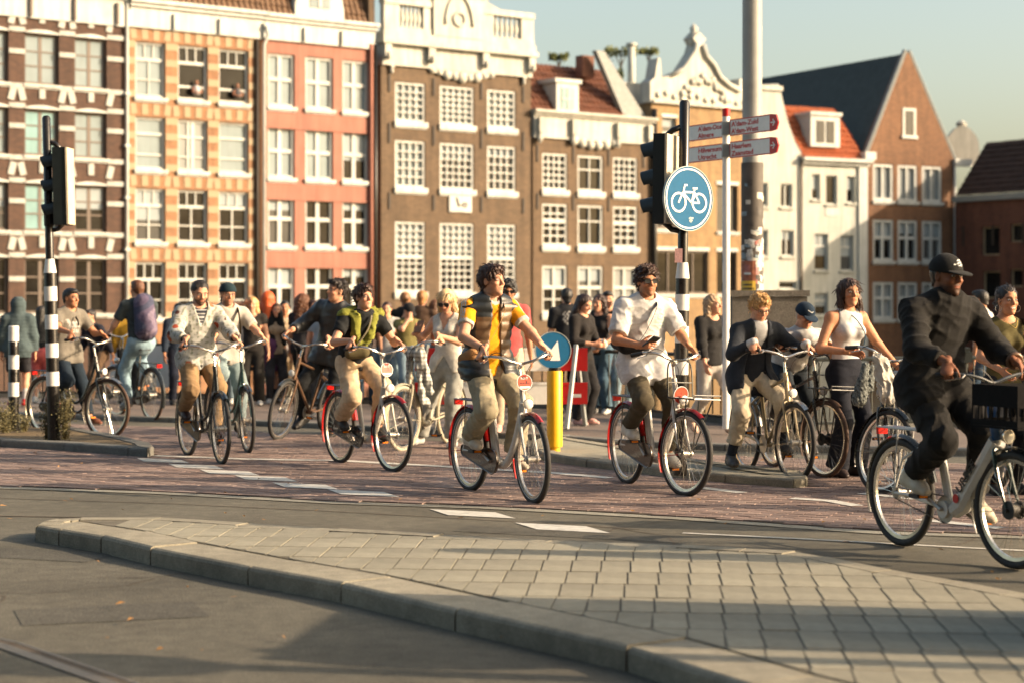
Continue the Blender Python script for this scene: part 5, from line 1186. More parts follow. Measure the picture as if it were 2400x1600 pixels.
    m = MB(); m.lathe([(0.085,-0.043),(0.085,-0.040)], tuple(BB_), 'y', 20); P('chainring', m, 'alloy')
    if case:
        pr = []
        for a in [R(x) for x in range(-100,101,20)]: pr.append((BB_.x+0.01+0.10*math.cos(a), BB_.z+0.10*math.sin(a)))
        for a in [R(x) for x in range(100,261,20)]: pr.append((RA.x+0.045*math.cos(a)+0.01, RA.z+0.045*math.sin(a)))
        m = MB(); m.prism(pr, -0.062, -0.046, plane='xz'); co = P('chain_case', m, 'case' if case is True else case, smooth=40)
        m = MB(); m.tube([(x,-0.064,z) for x,z in pr], 0.006, 5, True); P('chain_case_edge', m, 'case' if case is True else case, co)
    else:
        m = MB(); m.tube([BB_+Vector((0,-0.05,0.083)), RA+Vector((0,-0.05,0.035))], 0.004, 5); m.tube([BB_+Vector((0,-0.05,-0.083)), RA+Vector((0,-0.05,-0.035))], 0.004, 5); P('chain', m, 'fr_black')
    if skirt:
        m = MB(); m.tube([(-0.06,0,0.33),(-0.15,0,0.70)], 0.034, 8); P('battery', m, 'fr_white'); m = MB(); m.tube([(-0.105,0,0.33),(-0.20,0,0.66)], 0.026, 8); P('battery_stripe', m, skirt)
    if rack:
        m = MB(); z = 0.345+WR+0.065
        for y in (-0.06,0.06): m.tube([(-0.2,y*0.3,z+0.005),(-0.3,y,z),(-0.72,y,z),(-0.745,y*0.4,z)], 0.006, 6); m.tube([(-0.5,y,z),RA+Vector((0,y*0.95,0))], 0.005, 6)
        m.tube([(-0.33,0,z),(-0.74,0,z)], 0.005, 5); ro = P('rack', m, 'fr_black' if kind != 'ebike' else 'fr_white')
        m = MB(); m.box((-0.775,-0.035,z-0.05),(-0.75,0.035,z-0.005)); P('tail_light', m, 'redlens', ro, smooth=False)
    if light:
        c = ST1+Vector((0.085,0,0.05)); m = MB(); m.lathe([(0.012,-0.06),(0.032,-0.03),(0.042,0.0),(0.042,0.012)], tuple(c), 'x', 14); lo = P('headlight', m, 'chrome', steerit=True)
        m = MB(); m.lathe([(0.038,0.012),(0.03,0.018),(0.012,0.022)], tuple(c), 'x', 14); P('headlight_lens', m, 'lamp', lo, steerit=True)
    if front_rack:
        m = MB(); z = 0.345+WR+0.10; x0 = 0.47
        for y in (-0.13,0.13): m.tube([(x0,y,z),(x0+0.36,y,z)], 0.007, 6); m.tube([(x0+0.08,y,z),FA+Vector((0,0.06 if y > 0 else -0.06,0))], 0.006, 6); m.tube([(x0+0.26,y,z),FA+Vector((0.0,0.06 if y > 0 else -0.06,0))], 0.006, 6)
        for x in (0,0.12,0.24,0.36): m.tube([(x0+x,-0.13,z),(x0+x,0.13,z)], 0.006, 6)
        m.tube([(x0+0.36,-0.13,z),(x0+0.36,-0.13,z+0.03),(x0+0.36,0.13,z+0.03),(x0+0.36,0.13,z)], 0.006, 6)
        m.tube(smoothpath([(x0,-0.12,z),(x0-0.03,-0.11,z+0.26),(x0-0.035,0.0,z+0.30),(x0-0.03,0.11,z+0.26),(x0,0.12,z)],5), 0.007, 6); m.tube([(x0-0.015,-0.115,z+0.12),(x0-0.015,0.115,z+0.12)], 0.005, 5)
        P('front_rack', m, 'fr_black', steerit=True)
    if basket:
        x0,x1,y0,y1,z0,z1,mt = basket; m = MB(); t = 0.012
        m.box((x0,y0,z0),(x1,y1,z0+t)); bo = P('crate', m, mt, smooth=False, steerit=True)
        for k in range(2):
            for (a,b,c,d) in ((x0,x0+t,y0,y1),(x1-t,x1,y0,y1),(x0+t,x1-t,y0,y0+t),(x0+t,x1-t,y1-t,y1)):
                zz0, zz1 = ((z0+t+0.002,z0+0.05),(z0+(z1-z0)*0.5,z1))[k]; m = MB(); m.box((a,c,zz0),(b,d,zz1)); P('crate_wall', m, mt, bo, False, True)
        nb = 7
        for q in range(nb+1):
            m = MB()
            for xx in (x0,x1-t): yy = y0+(y1-y0-t)*q/nb; m.box((xx+0.001,yy,z0+0.05),(xx+t-0.001,yy+t,z0+(z1-z0)*0.5))
            for yy in (y0,y1-t): xx = x0+(x1-x0-t)*q/nb; m.box((xx,yy+0.001,z0+0.05),(xx+t,yy+t-0.001,z0+(z1-z0)*0.5))
            P('crate_slat', m, mt, bo, False, True)
    if disc_sign:
        c = ST0+Vector((0.075,0,0.005)); D4 = S @ Matrix.Translation(c) @ Matrix.Rotation(R(90),4,'Z') @ Matrix.Rotation(R(82),4,'X'); pr = e
        do = disc(D4, 0.062, -0.004, 0.0, M['disc_red'], 'rental_disc', pr, 28); ring(D4, 0.0595, 0.0645, -0.005, 0.002, M['swhite'], 'disc_rim', do, 28)
        bars(D4, [((-0.042,-0.008),(0.044,-0.008)),((-0.03,-0.008),(-0.03,0.002)),((0.012,-0.008),(0.012,0.018)),((0.02,-0.008),(0.02,0.008)),((-0.01,-0.008),(-0.01,0.0))], 0.006, 0.0, 0.001, M['case'], 'skyline_print', do)
        mb = MB(); mb.prism([(-0.035,-0.047),(0.035,-0.047),(0.045,-0.03),(-0.045,-0.03)], 0.0, 0.001); me = mb.mesh('white_print', M['swhite']); me.transform(D4); link('white_print', me, do)
        lettering('ROXY', 0.026, D4 @ Matrix.Translation((-0.03,0.024,0.001)), M['swhite'], do, depth=0.001, width=0.06)
    return dict(e=e, grips=grips, pedals=ped, loc=(ox,oy,base_z), hd=hd, steer=S, lean=lean, crank=crank)
# ================================================================== people: implicit surfaces turned into meshes
def nrm(v): v = np.asarray(v, float); return v/(np.linalg.norm(v)+1e-12)
class Field:
    def __init__(s, lo, hi, h):
        s.h = h; s.lo = np.asarray(lo, float); s.n = np.maximum(4, np.ceil((np.asarray(hi)-s.lo)/h).astype(int)+1); s.d = np.full(s.n, 1.0, np.float32)
    def sl(s, lo, hi):
        a = np.clip(np.floor((np.asarray(lo)-s.lo)/s.h).astype(int), 0, s.n); b = np.clip(np.ceil((np.asarray(hi)-s.lo)/s.h).astype(int)+1, 0, s.n)
        if np.any(b-a < 1): return None, None
        ax = [(s.lo[i]+s.h*np.arange(a[i], b[i])).astype(np.float32) for i in range(3)]
        return tuple(slice(a[i], b[i]) for i in range(3)), (ax[0][:,None,None], ax[1][None,:,None], ax[2][None,None,:])
    def put(s, q, d, k, op='u'):
        o = s.d[q]
        if op == 'u':
            if k > 0:
                hh = np.maximum(k-np.abs(o-d), 0)/k; s.d[q] = np.minimum(o, d)-hh*hh*k*0.25
            else: s.d[q] = np.minimum(o, d)
        elif op == 's':
            d = -d; hh = np.maximum(k-np.abs(o-d), 0)/max(k,1e-6); s.d[q] = np.maximum(o, d)+hh*hh*k*0.25
        elif op == 'i': s.d[q] = np.maximum(o, d)
    def cone(s, a, b, ra, rb, k=0.02, flat=None, lat=None, op='u'):
        a, b = np.asarray(a, float), np.asarray(b, float); R_ = max(ra, rb)+k+3*s.h
        q, P = s.sl(np.minimum(a,b)-R_, np.maximum(a,b)+R_)
        if q is None: return s
        ax = b-a; L = np.linalg.norm(ax)+1e-9; ax = ax/L
        v = [P[i]-a[i] for i in range(3)]; t = np.clip((v[0]*ax[0]+v[1]*ax[1]+v[2]*ax[2])/L, 0, 1)
        w = [v[i]-t*L*ax[i] for i in range(3)]; r = ra+(rb-ra)*t
        if flat is None: d = np.sqrt(w[0]**2+w[1]**2+w[2]**2)-r
        else:
            lat = np.asarray(lat, float); lat = nrm(lat-ax*np.dot(lat,ax)); fr = np.cross(ax, lat)
            f = w[0]*fr[0]+w[1]*fr[1]+w[2]*fr[2]; l2 = w[0]**2+w[1]**2+w[2]**2-f*f
            d = (np.sqrt(np.maximum(l2,0)+(f/flat)**2)-r)*(0.5+0.5*flat)
        s.put(q, d.astype(np.float32), k, op); return s
    def ell(s, c, r, k=0.02, op='u', axes=None):
        c = np.asarray(c, float); r = np.asarray(r, float); R_ = r.max()+k+3*s.h; q, P = s.sl(c-R_, c+R_)
        if q is None: return s
        v = [P[i]-c[i] for i in range(3)]
        if axes is not None: v = [v[0]*A[0]+v[1]*A[1]+v[2]*A[2] for A in axes]
        k0 = np.sqrt((v[0]/r[0])**2+(v[1]/r[1])**2+(v[2]/r[2])**2); k1 = np.sqrt((v[0]/r[0]**2)**2+(v[1]/r[1]**2)**2+(v[2]/r[2]**2)**2)+1e-6
        s.put(q, (k0*(k0-1)/k1).astype(np.float32), k, op); return s
    def cut(s, p, n):
        """remove everything on the side n points to"""
        ax = [(s.lo[i]+s.h*np.arange(s.n[i])).astype(np.float32) for i in range(3)]; n = nrm(n)
        d = (ax[0][:,None,None]-p[0])*n[0]+(ax[1][None,:,None]-p[1])*n[1]+(ax[2][None,None,:]-p[2])*n[2]
        s.d = np.maximum(s.d, d); return s
    def ripple(s, amp, waves):
        m = np.abs(s.d) < 0.06; idx = np.nonzero(m); p = [s.lo[i]+s.h*idx[i] for i in range(3)]; tot = 0
        for d, L, ph, wp in waves:
            u = p[0]*d[0]+p[1]*d[1]+p[2]*d[2]; w = np.sin((p[0]*d[1]-p[1]*d[2]+p[2]*d[0])*6.28/(L*2.7)+ph*1.7)
            tot = tot+np.sin(u*6.28/L+ph+wp*w)
        s.d[m] += (amp*tot/len(waves)).astype(np.float32); return s
    def folds(s, amp, waves):
        """narrow cloth creases, present only in patches"""
        m = np.abs(s.d) < 0.06; idx = np.nonzero(m); p = [s.lo[i]+s.h*idx[i] for i in range(3)]; tot = 0
        for d, L, ph, wp in waves:
            u = p[0]*d[0]+p[1]*d[1]+p[2]*d[2]; e1 = nrm(np.cross(d,[0.3,0.5,0.81])); e2 = np.cross(d,e1); a = p[0]*e1[0]+p[1]*e1[1]+p[2]*e1[2]; b = p[0]*e2[0]+p[1]*e2[1]+p[2]*e2[2]
            w = np.sin(a*6.28/(L*3.1)+ph*1.7)+0.6*np.sin(b*6.28/(L*2.2)+ph*2.9); msk = np.clip(0.35+0.8*np.sin(a*6.28/(L*4.3)+ph*3.1)*np.sin(b*6.28/(L*3.7)+ph)+0.3*np.sin(u*6.28/(L*5.1)+ph*0.7),0,1)
            r = 1-np.abs(np.sin(u*3.14159/L+ph+0.55*wp*w)); tot = tot+msk*(r**2.2-0.28)
        s.d[m] -= (amp*tot/len(waves)**0.5).astype(np.float32); return s
    def mesh(s):
        d = s.d; d[0,:,:]=d[-1,:,:]=1; d[:,0,:]=d[:,-1,:]=1; d[:,:,0]=d[:,:,-1]=1; neg = d < 0
        n = s.n; c = neg[:-1,:-1,:-1].astype(np.uint8)
        cnt = np.zeros(n-1, np.uint8)
        for i in (0,1):
            for j in (0,1):
                for k in (0,1): cnt += neg[i:n[0]-1+i, j:n[1]-1+j, k:n[2]-1+k]
        act = (cnt > 0) & (cnt < 8); I = np.argwhere(act)
        if len(I) == 0: return np.zeros((0,3)), np.zeros((0,4),int)
        vid = np.full(n-1, -1, np.int64); vid[act] = np.arange(len(I))
        acc = np.zeros((len(I),3)); num = np.zeros(len(I)); C = [(i,j,k) for i in (0,1) for j in (0,1) for k in (0,1)]
        val = {c_: d[I[:,0]+c_[0], I[:,1]+c_[1], I[:,2]+c_[2]].astype(float) for c_ in C}
        for a in C:
            for ax in range(3):
                if a[ax] == 0:
                    b = list(a); b[ax] = 1; b = tuple(b); va, vb = val[a], val[b]; x = (va < 0) != (vb < 0)
                    t = np.where(x, va/np.where(x, va-vb, 1), 0); pt = np.zeros((len(I),3)); pt[:] = a; pt[:,ax] += t; acc[x] += pt[x]; num += x
        V = s.lo+s.h*(I+acc/num[:,None]); Fs = []
        for ax in range(3):
            u, w = (ax+1)%3, (ax+2)%3
            s0 = [slice(None)]*3; s1 = [slice(None)]*3; s0[ax] = slice(0,-1); s1[ax] = slice(1,None)
            A, B = neg[tuple(s0)], neg[tuple(s1)]; E = np.argwhere(A != B)
            E = E[(E[:,u] > 0) & (E[:,w] > 0) & (E[:,u] < n[u]-1) & (E[:,w] < n[w]-1)]
            if len(E) == 0: continue
            q = []
            for du, dw in ((1,1),(0,1),(0,0),(1,0)):
                e = E.copy(); e[:,u] -= du; e[:,w] -= dw; q.append(vid[e[:,0],e[:,1],e[:,2]])
            q = np.stack(q,1); fl = A[E[:,0],E[:,1],E[:,2]]; q[~fl] = q[~fl][:,::-1]; Fs.append(q)
        return V, np.concatenate(Fs)
def mesh_np(name, V, Q, cols, mat):
    me = bpy.data.meshes.new(name); nv, nq = len(V), len(Q)
    me.vertices.add(nv); me.vertices.foreach_set('co', np.ascontiguousarray(V, np.float32).ravel())
    me.loops.add(nq*4); me.loops.foreach_set('vertex_index', np.ascontiguousarray(Q, np.int32).ravel())
    me.polygons.add(nq); me.polygons.foreach_set('loop_start', np.arange(0,nq*4,4,dtype=np.int32)); me.polygons.foreach_set('use_smooth', np.ones(nq, bool))
    me.update(); me.validate(); me.materials.append(mat)
    c = np.ones((nv,4), np.float32); c[:,:3] = cols; colour(me, c); return me
def smooth_mesh(V, Q, it=1, lam=0.5):
    n = len(V)
    for _ in range(it):
        acc = np.zeros((n,3)); cnt = np.zeros(n)
        for a, b in ((0,1),(1,2),(2,3),(3,0)):
            for x, y in ((a,b),(b,a)):
                for j in range(3): acc[:,j] += np.bincount(Q[:,x], V[Q[:,y],j], n)
                cnt += np.bincount(Q[:,x], minlength=n)
        V = V+lam*(acc/np.maximum(cnt,1)[:,None]-V)
    return V
M['skin'] = mk_attr('skin', 0.6, 0.35, 200, sss=0.0, spec=0.3); M['cloth'] = mk_attr('cloth', 0.9, 0.5, 500, sheen=0.04, spec=0.2); M['hair'] = mk_attr('hair', 0.5, 0.8, 160, spec=0.5)
M['leathershoe'] = mk_attr('shoe', 0.55, 0.2, 200); M['shiny'] = mk_attr('shell_fabric', 0.42, 0.3, 120, spec=0.5)
def ik(a, t, l1, l2, pole):
    a, t = np.asarray(a,float), np.asarray(t,float); d = t-a; L = np.linalg.norm(d); L2 = min(L, (l1+l2)*0.998); dn = d/max(L,1e-6); t = a+dn*L2
    x = (l1*l1-l2*l2+L2*L2)/(2*L2); hgt = math.sqrt(max(l1*l1-x*x, 0)); p = np.asarray(pole,float); p = nrm(p-dn*np.dot(p,dn)); return a+dn*x+p*hgt, t
def rot_axis(v, ax, a):
    v, ax = np.asarray(v,float), nrm(ax); return v*math.cos(a)+np.cross(ax,v)*math.sin(a)+ax*np.dot(ax,v)*(1-math.cos(a))
SKIN = {'fair': srgb(214,158,126), 'tan': srgb(196,138,102), 'pale': srgb(222,172,142), 'brown': srgb(140,92,66), 'olive': srgb(186,130,96)}
def head_frame(p):
    f = nrm(p['head_dir']); up = nrm(np.array([0,0,1.0])+np.array(p.get('head_up',(0,0,0)))); l = nrm(np.cross(up,f)); u = np.cross(f,l); return f, l, u
def build_person(p):
    S = p.get('S', 1.0); fem = p.get('fem', False); hres = p.get('res', 0.012); far = hres > 0.014; bw = p.get('build', 1.0)
    J = {}; pel = np.array(p['pelvis'], float); tw = p.get('twist', 0.0); lean = p.get('lean', 0.1); sl = p.get('side', 0.0)
    hipax = np.array([math.sin(-p.get('hip_twist',0)), math.cos(p.get('hip_twist',0)), 0]); up = nrm([math.sin(lean), -math.sin(sl), math.cos(lean)]); shax = nrm([-math.sin(tw), math.cos(tw), 0.0]+np.array([0,0,p.get('shrug',0.0)]))
    wl = pel+up*0.16*S*np.array([0.6,1,1]); bend = nrm(up+np.array([0.25*lean,0,0])); ch = wl+bend*0.20*S; nk = ch+nrm(bend+np.array([0.12*lean,0,0]))*0.155*S
    fwd = nrm(np.cross(shax, [0,0,1.0])); hwid = (0.165 if fem else 0.185)*S*bw; hc = nk+nrm(np.array([0.28,0,0])*1.0*fwd[0]+np.array([0,0.28*fwd[1],0])+np.array([0,0,1.0])*0.9+bend*0.3)*(0.175*S)
    sh = [nk+shax*hwid*sg+np.array([0,0,-0.045*S])-fwd*0.01 for sg in (1,-1)]; hp = [pel+hipax*0.092*S*sg+np.array([0,0,-0.01]) for sg in (1,-1)]
    ua, fa, th, shn = 0.295*S, 0.26*S, 0.44*S, 0.43*S
    el, wr, kn, an = [], [], [], []
    for i, sg in enumerate((1,-1)):
        h_ = p['hands'][i]; pole = np.array(p.get('elbow', [(-0.5,sg*0.6,-0.6)]*2)[i], float); hd_ = None
        if isinstance(h_, dict): tgt = np.array(h_['wrist'], float)
        else: tgt = np.array(h_, float)
        e_, w_ = ik(sh[i], tgt, ua, fa, pole); el.append(e_); wr.append(w_)
        f_ = p['feet'][i]; kp = np.array(p.get('knee', [(1.0,sg*0.12,0.1)]*2)[i], float); k_, a_ = ik(hp[i], np.array(f_[0],float), th, shn, kp); kn.append(k_); an.append(a_)
    J = dict(pel=pel, wl=wl, ch=ch, nk=nk, hc=hc, sh=sh, hp=hp, el=el, wr=wr, kn=kn, an=an, shax=shax, hipax=hipax, fwd=fwd, S=S, bw=bw)
    hf, hl, hu = head_frame(p); sk = np.array(SKIN[p.get('skin','fair')])*p.get('skin_k',1.0)*np.array([0.88,0.93,0.98])
    # ---------------- body
    allp = np.array([pel,wl,ch,nk,hc,*sh,*hp,*el,*wr,*kn,*an]); lo, hi = allp.min(0)-0.16, allp.max(0)+0.16; lo[2] = max(lo[2], -0.02)
    fb = Field(lo, hi, hres if not far else hres*1.1); fl = 0.66 if not fem else 0.68
    def torso(f, k_, add, wf=1.0):
        f.cone(pel+np.array([0,0,-0.03]), wl, (0.150 if not fem else 0.160)*S*bw+add, (0.132 if not fem else 0.112)*S*bw*wf+add, 0.05, fl+0.1, hipax); f.cone(wl, ch, (0.132 if not fem else 0.112)*S*bw*wf+add, (0.162 if not fem else 0.140)*S*bw+add, 0.05, fl, shax); f.cone(ch, nk-np.array([0,0,0.055*S]), (0.162 if not fem else 0.140)*S*bw+add, (0.138 if not fem else 0.118)*S*bw+add, 0.05, fl, shax)
        for i in (0,1): f.cone(nk-np.array([0,0,0.04*S]), sh[i], 0.058*S+add, 0.056*S*bw+add*0.9, 0.05)
        if fem:
            for i in (0,1): c = ch+shax*(0.07*S*(1 if i == 0 else -1))+fwd*0.085*S-np.array([0,0,0.01]); f.ell(c, (0.058*S+add,)*3, 0.05)
        if p.get('belly'): f.ell(wl+fwd*0.05, (0.13+add,0.14+add,0.13+add), 0.06)
    torso(fb, 0.05, 0.0); fb.cone(nk-np.array([0,0,0.03]), hc-hu*0.06*S-hf*0.02, 0.062*S*bw, 0.054*S*bw, 0.03)
    for i in (0,1):
        fb.cone(sh[i], el[i], 0.053*S*bw, 0.042*S*bw, 0.03); fb.cone(el[i], wr[i], 0.043*S*bw, 0.027*S*bw, 0.02); fb.cone(hp[i], kn[i], 0.082*S*bw, 0.055*S, 0.04); fb.cone(kn[i], kn[i]*0.6+an[i]*0.4, 0.056*S, 0.054*S, 0.03); fb.cone(kn[i]*0.6+an[i]*0.4, an[i], 0.054*S, 0.038*S, 0.03)
    V0, Q0 = fb.mesh(); V0 = smooth_mesh(V0, Q0, 1); C0 = np.tile(sk, (len(V0),1))
    # ---------------- hands
    parts = [(V0,Q0,C0)]; hh = 0.0065 if not far else 0.011
    for i, sg in enumerate((1,-1)):
        h_ = p['hands'][i]; fdir = nrm(wr[i]-el[i])
        if isinstance(h_, dict): hd_ = nrm(h_.get('dir', fdir)); la = nrm(h_['axis']); curl = h_.get('curl', 1.15)
        else: hd_ = nrm(fdir+np.array([0.25,0,-0.3])); la = nrm(np.array(p.get('fwd2',(1,0,0)),float)+np.array([0,0,0.05])); curl = p.get('curl',0.35)
        la = nrm(la-hd_*np.dot(la,hd_)); pn = np.cross(hd_, la)    # la: towards the thumb side; pn palm normal
        if isinstance(h_, dict) and 'palm' in h_:
            if np.dot(pn, h_['palm']) < 0: pn = -pn
        elif np.dot(pn, -np.array([0,sg,0])) < 0: pn = -pn
        k = S*0.97; w0 = wr[i]; f = Field(w0-0.2, w0+0.2, hh)
        f.cone(w0-hd_*0.03, w0+hd_*0.01, 0.028*k, 0.027*k, 0.01, 0.8, la); f.cone(w0+hd_*0.02*k, w0+hd_*0.075*k, 0.033*k, 0.040*k, 0.015, 0.42, la)
        for q, ln in enumerate((0.93,1.0,0.95,0.78)):
            b = w0+hd_*(0.082-0.006*abs(q-1.2))*k+la*(0.030-0.0195*q)*k; d = hd_; ax = np.cross(hd_, pn)
            for L_, cv, r0, r1 in ((0.044,0.75,0.0092,0.0086),(0.028,1.0,0.0086,0.008),(0.022,0.7,0.008,0.0066)):
                d = rot_axis(d, ax, curl*cv*(1+0.06*q)); b2 = b+d*L_*ln*k; f.cone(b, b2, r0*k, r1*k, 0.004); b = b2
        tb = w0+hd_*0.022*k+la*0.030*k; td = nrm(hd_*0.75+la*0.62+pn*0.35*min(1.0,curl+0.2))
        for L_, r0, r1, cv in ((0.042,0.0135,0.0105,0.0),(0.03,0.0105,0.0095,0.35),(0.025,0.0095,0.0075,0.45)):
            td = nrm(td+pn*cv*curl*0.6-la*cv*curl*0.5); b2 = tb+td*L_*k; f.cone(tb, b2, r0*k, r1*k, 0.006); tb = b2
        v, q_ = f.mesh()
        if len(v): parts.append((smooth_mesh(v,q_,1,0.4), q_, np.tile(sk*np.array([1.0,0.93,0.9]), (len(v),1))))
    # ---------------- head (own frame: x forward, y left, z up)
    g = Field((-0.15,-0.125,-0.19), (0.15,0.125,0.15), 0.0046 if not far else 0.0075); hw = p.get('face_w', 0.95 if fem else 1.0)
    g.ell((-0.014,0,0.036),(0.096,0.076*hw,0.084),0.02); g.ell((0.028,0,-0.018),(0.064,0.060*hw,0.092),0.03); g.ell((0.040,0,-0.070),(0.046,0.046*hw,0.044),0.03); g.ell((0.073,0,-0.098),(0.022,0.022,0.018),0.02)
    g.ell((0.078,0,0.030),(0.016,0.046*hw,0.011),0.016)
    for sg in (1,-1):
        g.ell((0.104,sg*0.031,0.009),(0.019,0.019,0.014),0.014,'s'); g.ell((0.0765,sg*0.031,0.009),(0.0135,0.0155,0.0115),0.004); g.ell((0.062,sg*0.040,-0.022),(0.026,0.020,0.016),0.02)
        g.ell((-0.006,sg*0.076*hw,0.000),(0.019,0.009,0.031),0.008); g.ell((0.004,sg*0.083*hw,0.002),(0.009,0.006,0.018),0.006,'s')
    g.cone((0.088,0,0.018),(0.110,0,-0.020),0.0085,0.0125,0.012); g.ell((0.098,0.011,-0.026),(0.011,0.008,0.007),0.006); g.ell((0.098,-0.011,-0.026),(0.011,0.008,0.007),0.006)
    sm = p.get('smile',0.0); g.ell((0.0835,0,-0.0525),(0.0125,0.023+0.008*sm,0.0062),0.006); g.ell((0.0830,0,-0.0625),(0.0120,0.020+0.006*sm,0.0068),0.006); g.ell((0.101,0,-0.0575),(0.012,0.026+0.008*sm,0.0016),0.003,'s')
    g.cone((-0.025,0,-0.05),(-0.050,0,-0.20),0.054*bw,0.058*bw,0.03)
    v, q_ = g.mesh(); v = smooth_mesh(v,q_,1,0.35); x, y, z = v[:,0], v[:,1], v[:,2]; c = np.tile(sk,(len(v),1)); hcol = np.array(p['hair'][1])
    def blend(mask, col, a=1.0):
        m = np.clip(mask,0,1)[:,None]*a; c[:] = c*(1-m)+np.asarray(col)*m
    blend(np.exp(-((z+0.02)/0.05)**2)*(x > 0.03)*np.exp(-((np.abs(y)-0.045)/0.02)**2), sk*np.array([1.05,0.80,0.74]), 0.5); blend(np.exp(-((x-0.115)/0.02)**2-((z+0.02)/0.018)**2-(y/0.02)**2), sk*np.array([1.03,0.78,0.72]), 0.6)
    lipm = (x > 0.07)*np.exp(-((z+0.0575)/0.0095)**4)*np.exp(-(np.abs(y)/(0.0245+0.008*sm))**6); blend(lipm, sk*np.array([0.92,0.55,0.52]) if not p.get('lipstick') else srgb(170,60,60), 0.85)
    if sm > 0.5: blend((x > 0.072)*np.exp(-((z+0.0572)/0.0042)**4)*np.exp(-(np.abs(y)/0.022)**6), (0.75,0.72,0.66), 0.95)
    ey = np.minimum(np.hypot(y-0.031,(z-0.009)*1.55), np.hypot(y+0.031,(z-0.009)*1.55)); fr_ = x > 0.06
    blend(fr_*(ey < 0.0175), sk*0.55, 0.55); blend(fr_*(ey < 0.0125), (0.62,0.60,0.57)); blend(fr_*(np.minimum(np.hypot(y-0.031,z-0.009),np.hypot(y+0.031,z-0.009)) < 0.0068), (0.035,0.022,0.015)); blend(fr_*np.exp(-((z-0.0175)/0.003)**2)*np.exp(-((np.abs(y)-0.031)/0.015)**4), (0.03,0.02,0.015), 0.8)
    bz = 0.0325-0.12*(np.abs(y)-0.033)-18*(np.abs(y)-0.03)**2; blend((x > 0.06)*np.exp(-((z-bz)/0.0052)**4)*np.exp(-((np.abs(y)-0.033)/0.0195)**6), hcol*0.55, p.get('brow',0.85))
    bd = p.get('beard',0.0)
    if bd:
        lowf = np.clip((-0.038-z)/0.02,0,1)*(x > -0.005)*np.clip((z+0.135)/0.02,0,1); chk = np.clip((0.02-x+0.0)/0.05+0.2,0,1); area = lowf*np.clip(1.2-np.exp(-((z+0.0575)/0.010)**4)*np.exp(-(np.abs(y)/0.024)**6)*1.2,0,1)
        mus = (x > 0.06)*np.exp(-((z+0.043)/0.006)**2)*np.exp(-(np.abs(y)/0.028)**4); blend(np.clip(area+mus,0,1), hcol*0.6+0.15*sk, bd)
    Rm = np.stack([hf,hl,hu],1)*S; toW = lambda v_: v_ @ Rm.T+hc
    parts.append((toW(v), q_, c)); n0 = 0; VV, QQ, CC = [], [], []
    for a, b, d in parts: VV.append(a); QQ.append(b+n0); CC.append(d); n0 += len(a)
    body = link('person', mesh_np('person', np.concatenate(VV), np.concatenate(QQ), np.concatenate(CC), M['skin']))
    def add(name, V, Q, col, mat='cloth', parent=None):
        cc = col(V) if callable(col) else np.tile(np.asarray(col,float),(len(V),1)); cc = np.array(cc,float); cc = np.where(cc.min(1,keepdims=True) > 0.38, cc*0.80, cc); cc = np.maximum(cc,0.012); return link(name, mesh_np(name, V, Q, cc, M[mat] if isinstance(mat,str) else mat), parent or body)
    J['toW'] = toW; J['body'] = body; J['add'] = add; J['hf'], J['hl'], J['hu'] = hf, hl, hu
    rs = np.random.default_rng(int(abs(pel[0]*1000)+abs(hc[1]*777)+p.get('seed',1)*31)); rv = lambda: nrm(rs.normal(size=3))
    # ---------------- hair
    st, hc_ = p['hair'][0], np.array(p['hair'][1])
    if st != 'bald':
        g = Field((-0.22,-0.19,-0.42 if st in ('long','longcurly','pony') else -0.2), (0.16,0.19,0.19), 0.006 if not far else 0.009); vol = p.get('hair_vol', 0.0)
        g.ell((-0.022,0,0.046),(0.098+vol,0.084+vol*0.8,0.088+vol),0.02)
        if st in ('short','curly','fade'): g.cone((-0.05,0,0.0),(-0.062,0,-0.055),0.068+vol*0.5,0.05,0.03); g.ell((0.045,0,0.095+vol*0.5),(0.05,0.055,0.028+vol*0.6),0.03)
        if st == 'back': g.cone((-0.07,0,0.02),(-0.11,0,0.0),0.07,0.04,0.04)
        if st in ('long','longcurly'):
            for sg in (1,-1): g.cone((-0.03,sg*0.062,0.03),(-0.035,sg*(0.078+vol),-0.12),0.04,0.035+vol,0.04); g.cone((-0.035,sg*(0.078+vol),-0.12),(-0.03 if not p.get('hair_front') else 0.04,sg*(0.085+vol),-0.12-p.get('hair_len',0.16)),0.036+vol,0.022+vol*0.5,0.04)
            g.cone((-0.07,0,0.02),(-0.09,0,-0.12-p.get('hair_len',0.16)*0.9),0.075+vol,0.055+vol,0.05)
        if st == 'bob':
            for sg in (1,-1): g.cone((-0.02,sg*0.066,0.03),(-0.01,sg*0.085,-0.10),0.036,0.034,0.04)
            g.cone((-0.07,0,0.02),(-0.075,0,-0.10),0.075,0.062,0.05)
        if st == 'pony': g.cone((-0.10,0,0.06),(-0.13,0.02,-0.06),0.05,0.045,0.03); g.cone((-0.13,0.02,-0.06),(-0.12,0.05,-0.30),0.045,0.02,0.03)
        if st == 'bun': g.ell((-0.11,0,0.06),(0.045,0.045,0.045),0.02)
        A = 0.003 if st in ('back','fade','pony','bun') else 0.006
        if st in ('curly','longcurly'): g.ripple(0.017, [(rv(),0.036,rs.uniform(0,6),1.5) for _ in range(4)])
        else: g.ripple(A, [(nrm([0.3,1,0.1]),0.022,0.5,1.2),(nrm([0.8,0.5,0.3]),0.03,2.0,1.0)])
        hl_ = p.get('hairline', 0.070)
        g.ell((0.115,0,-0.058),(0.090,0.070,0.058+hl_),0.012,'s')
        for sg in (1,-1):
            if st not in ('long','longcurly','bob'): g.ell((0.035,sg*0.085,-0.055),(0.052,0.03,0.062),0.012,'s')
            if st in ('short','fade','back','bun','pony'): g.ell((-0.003,sg*0.092,0.0),(0.022,0.02,0.034),0.006,'s')
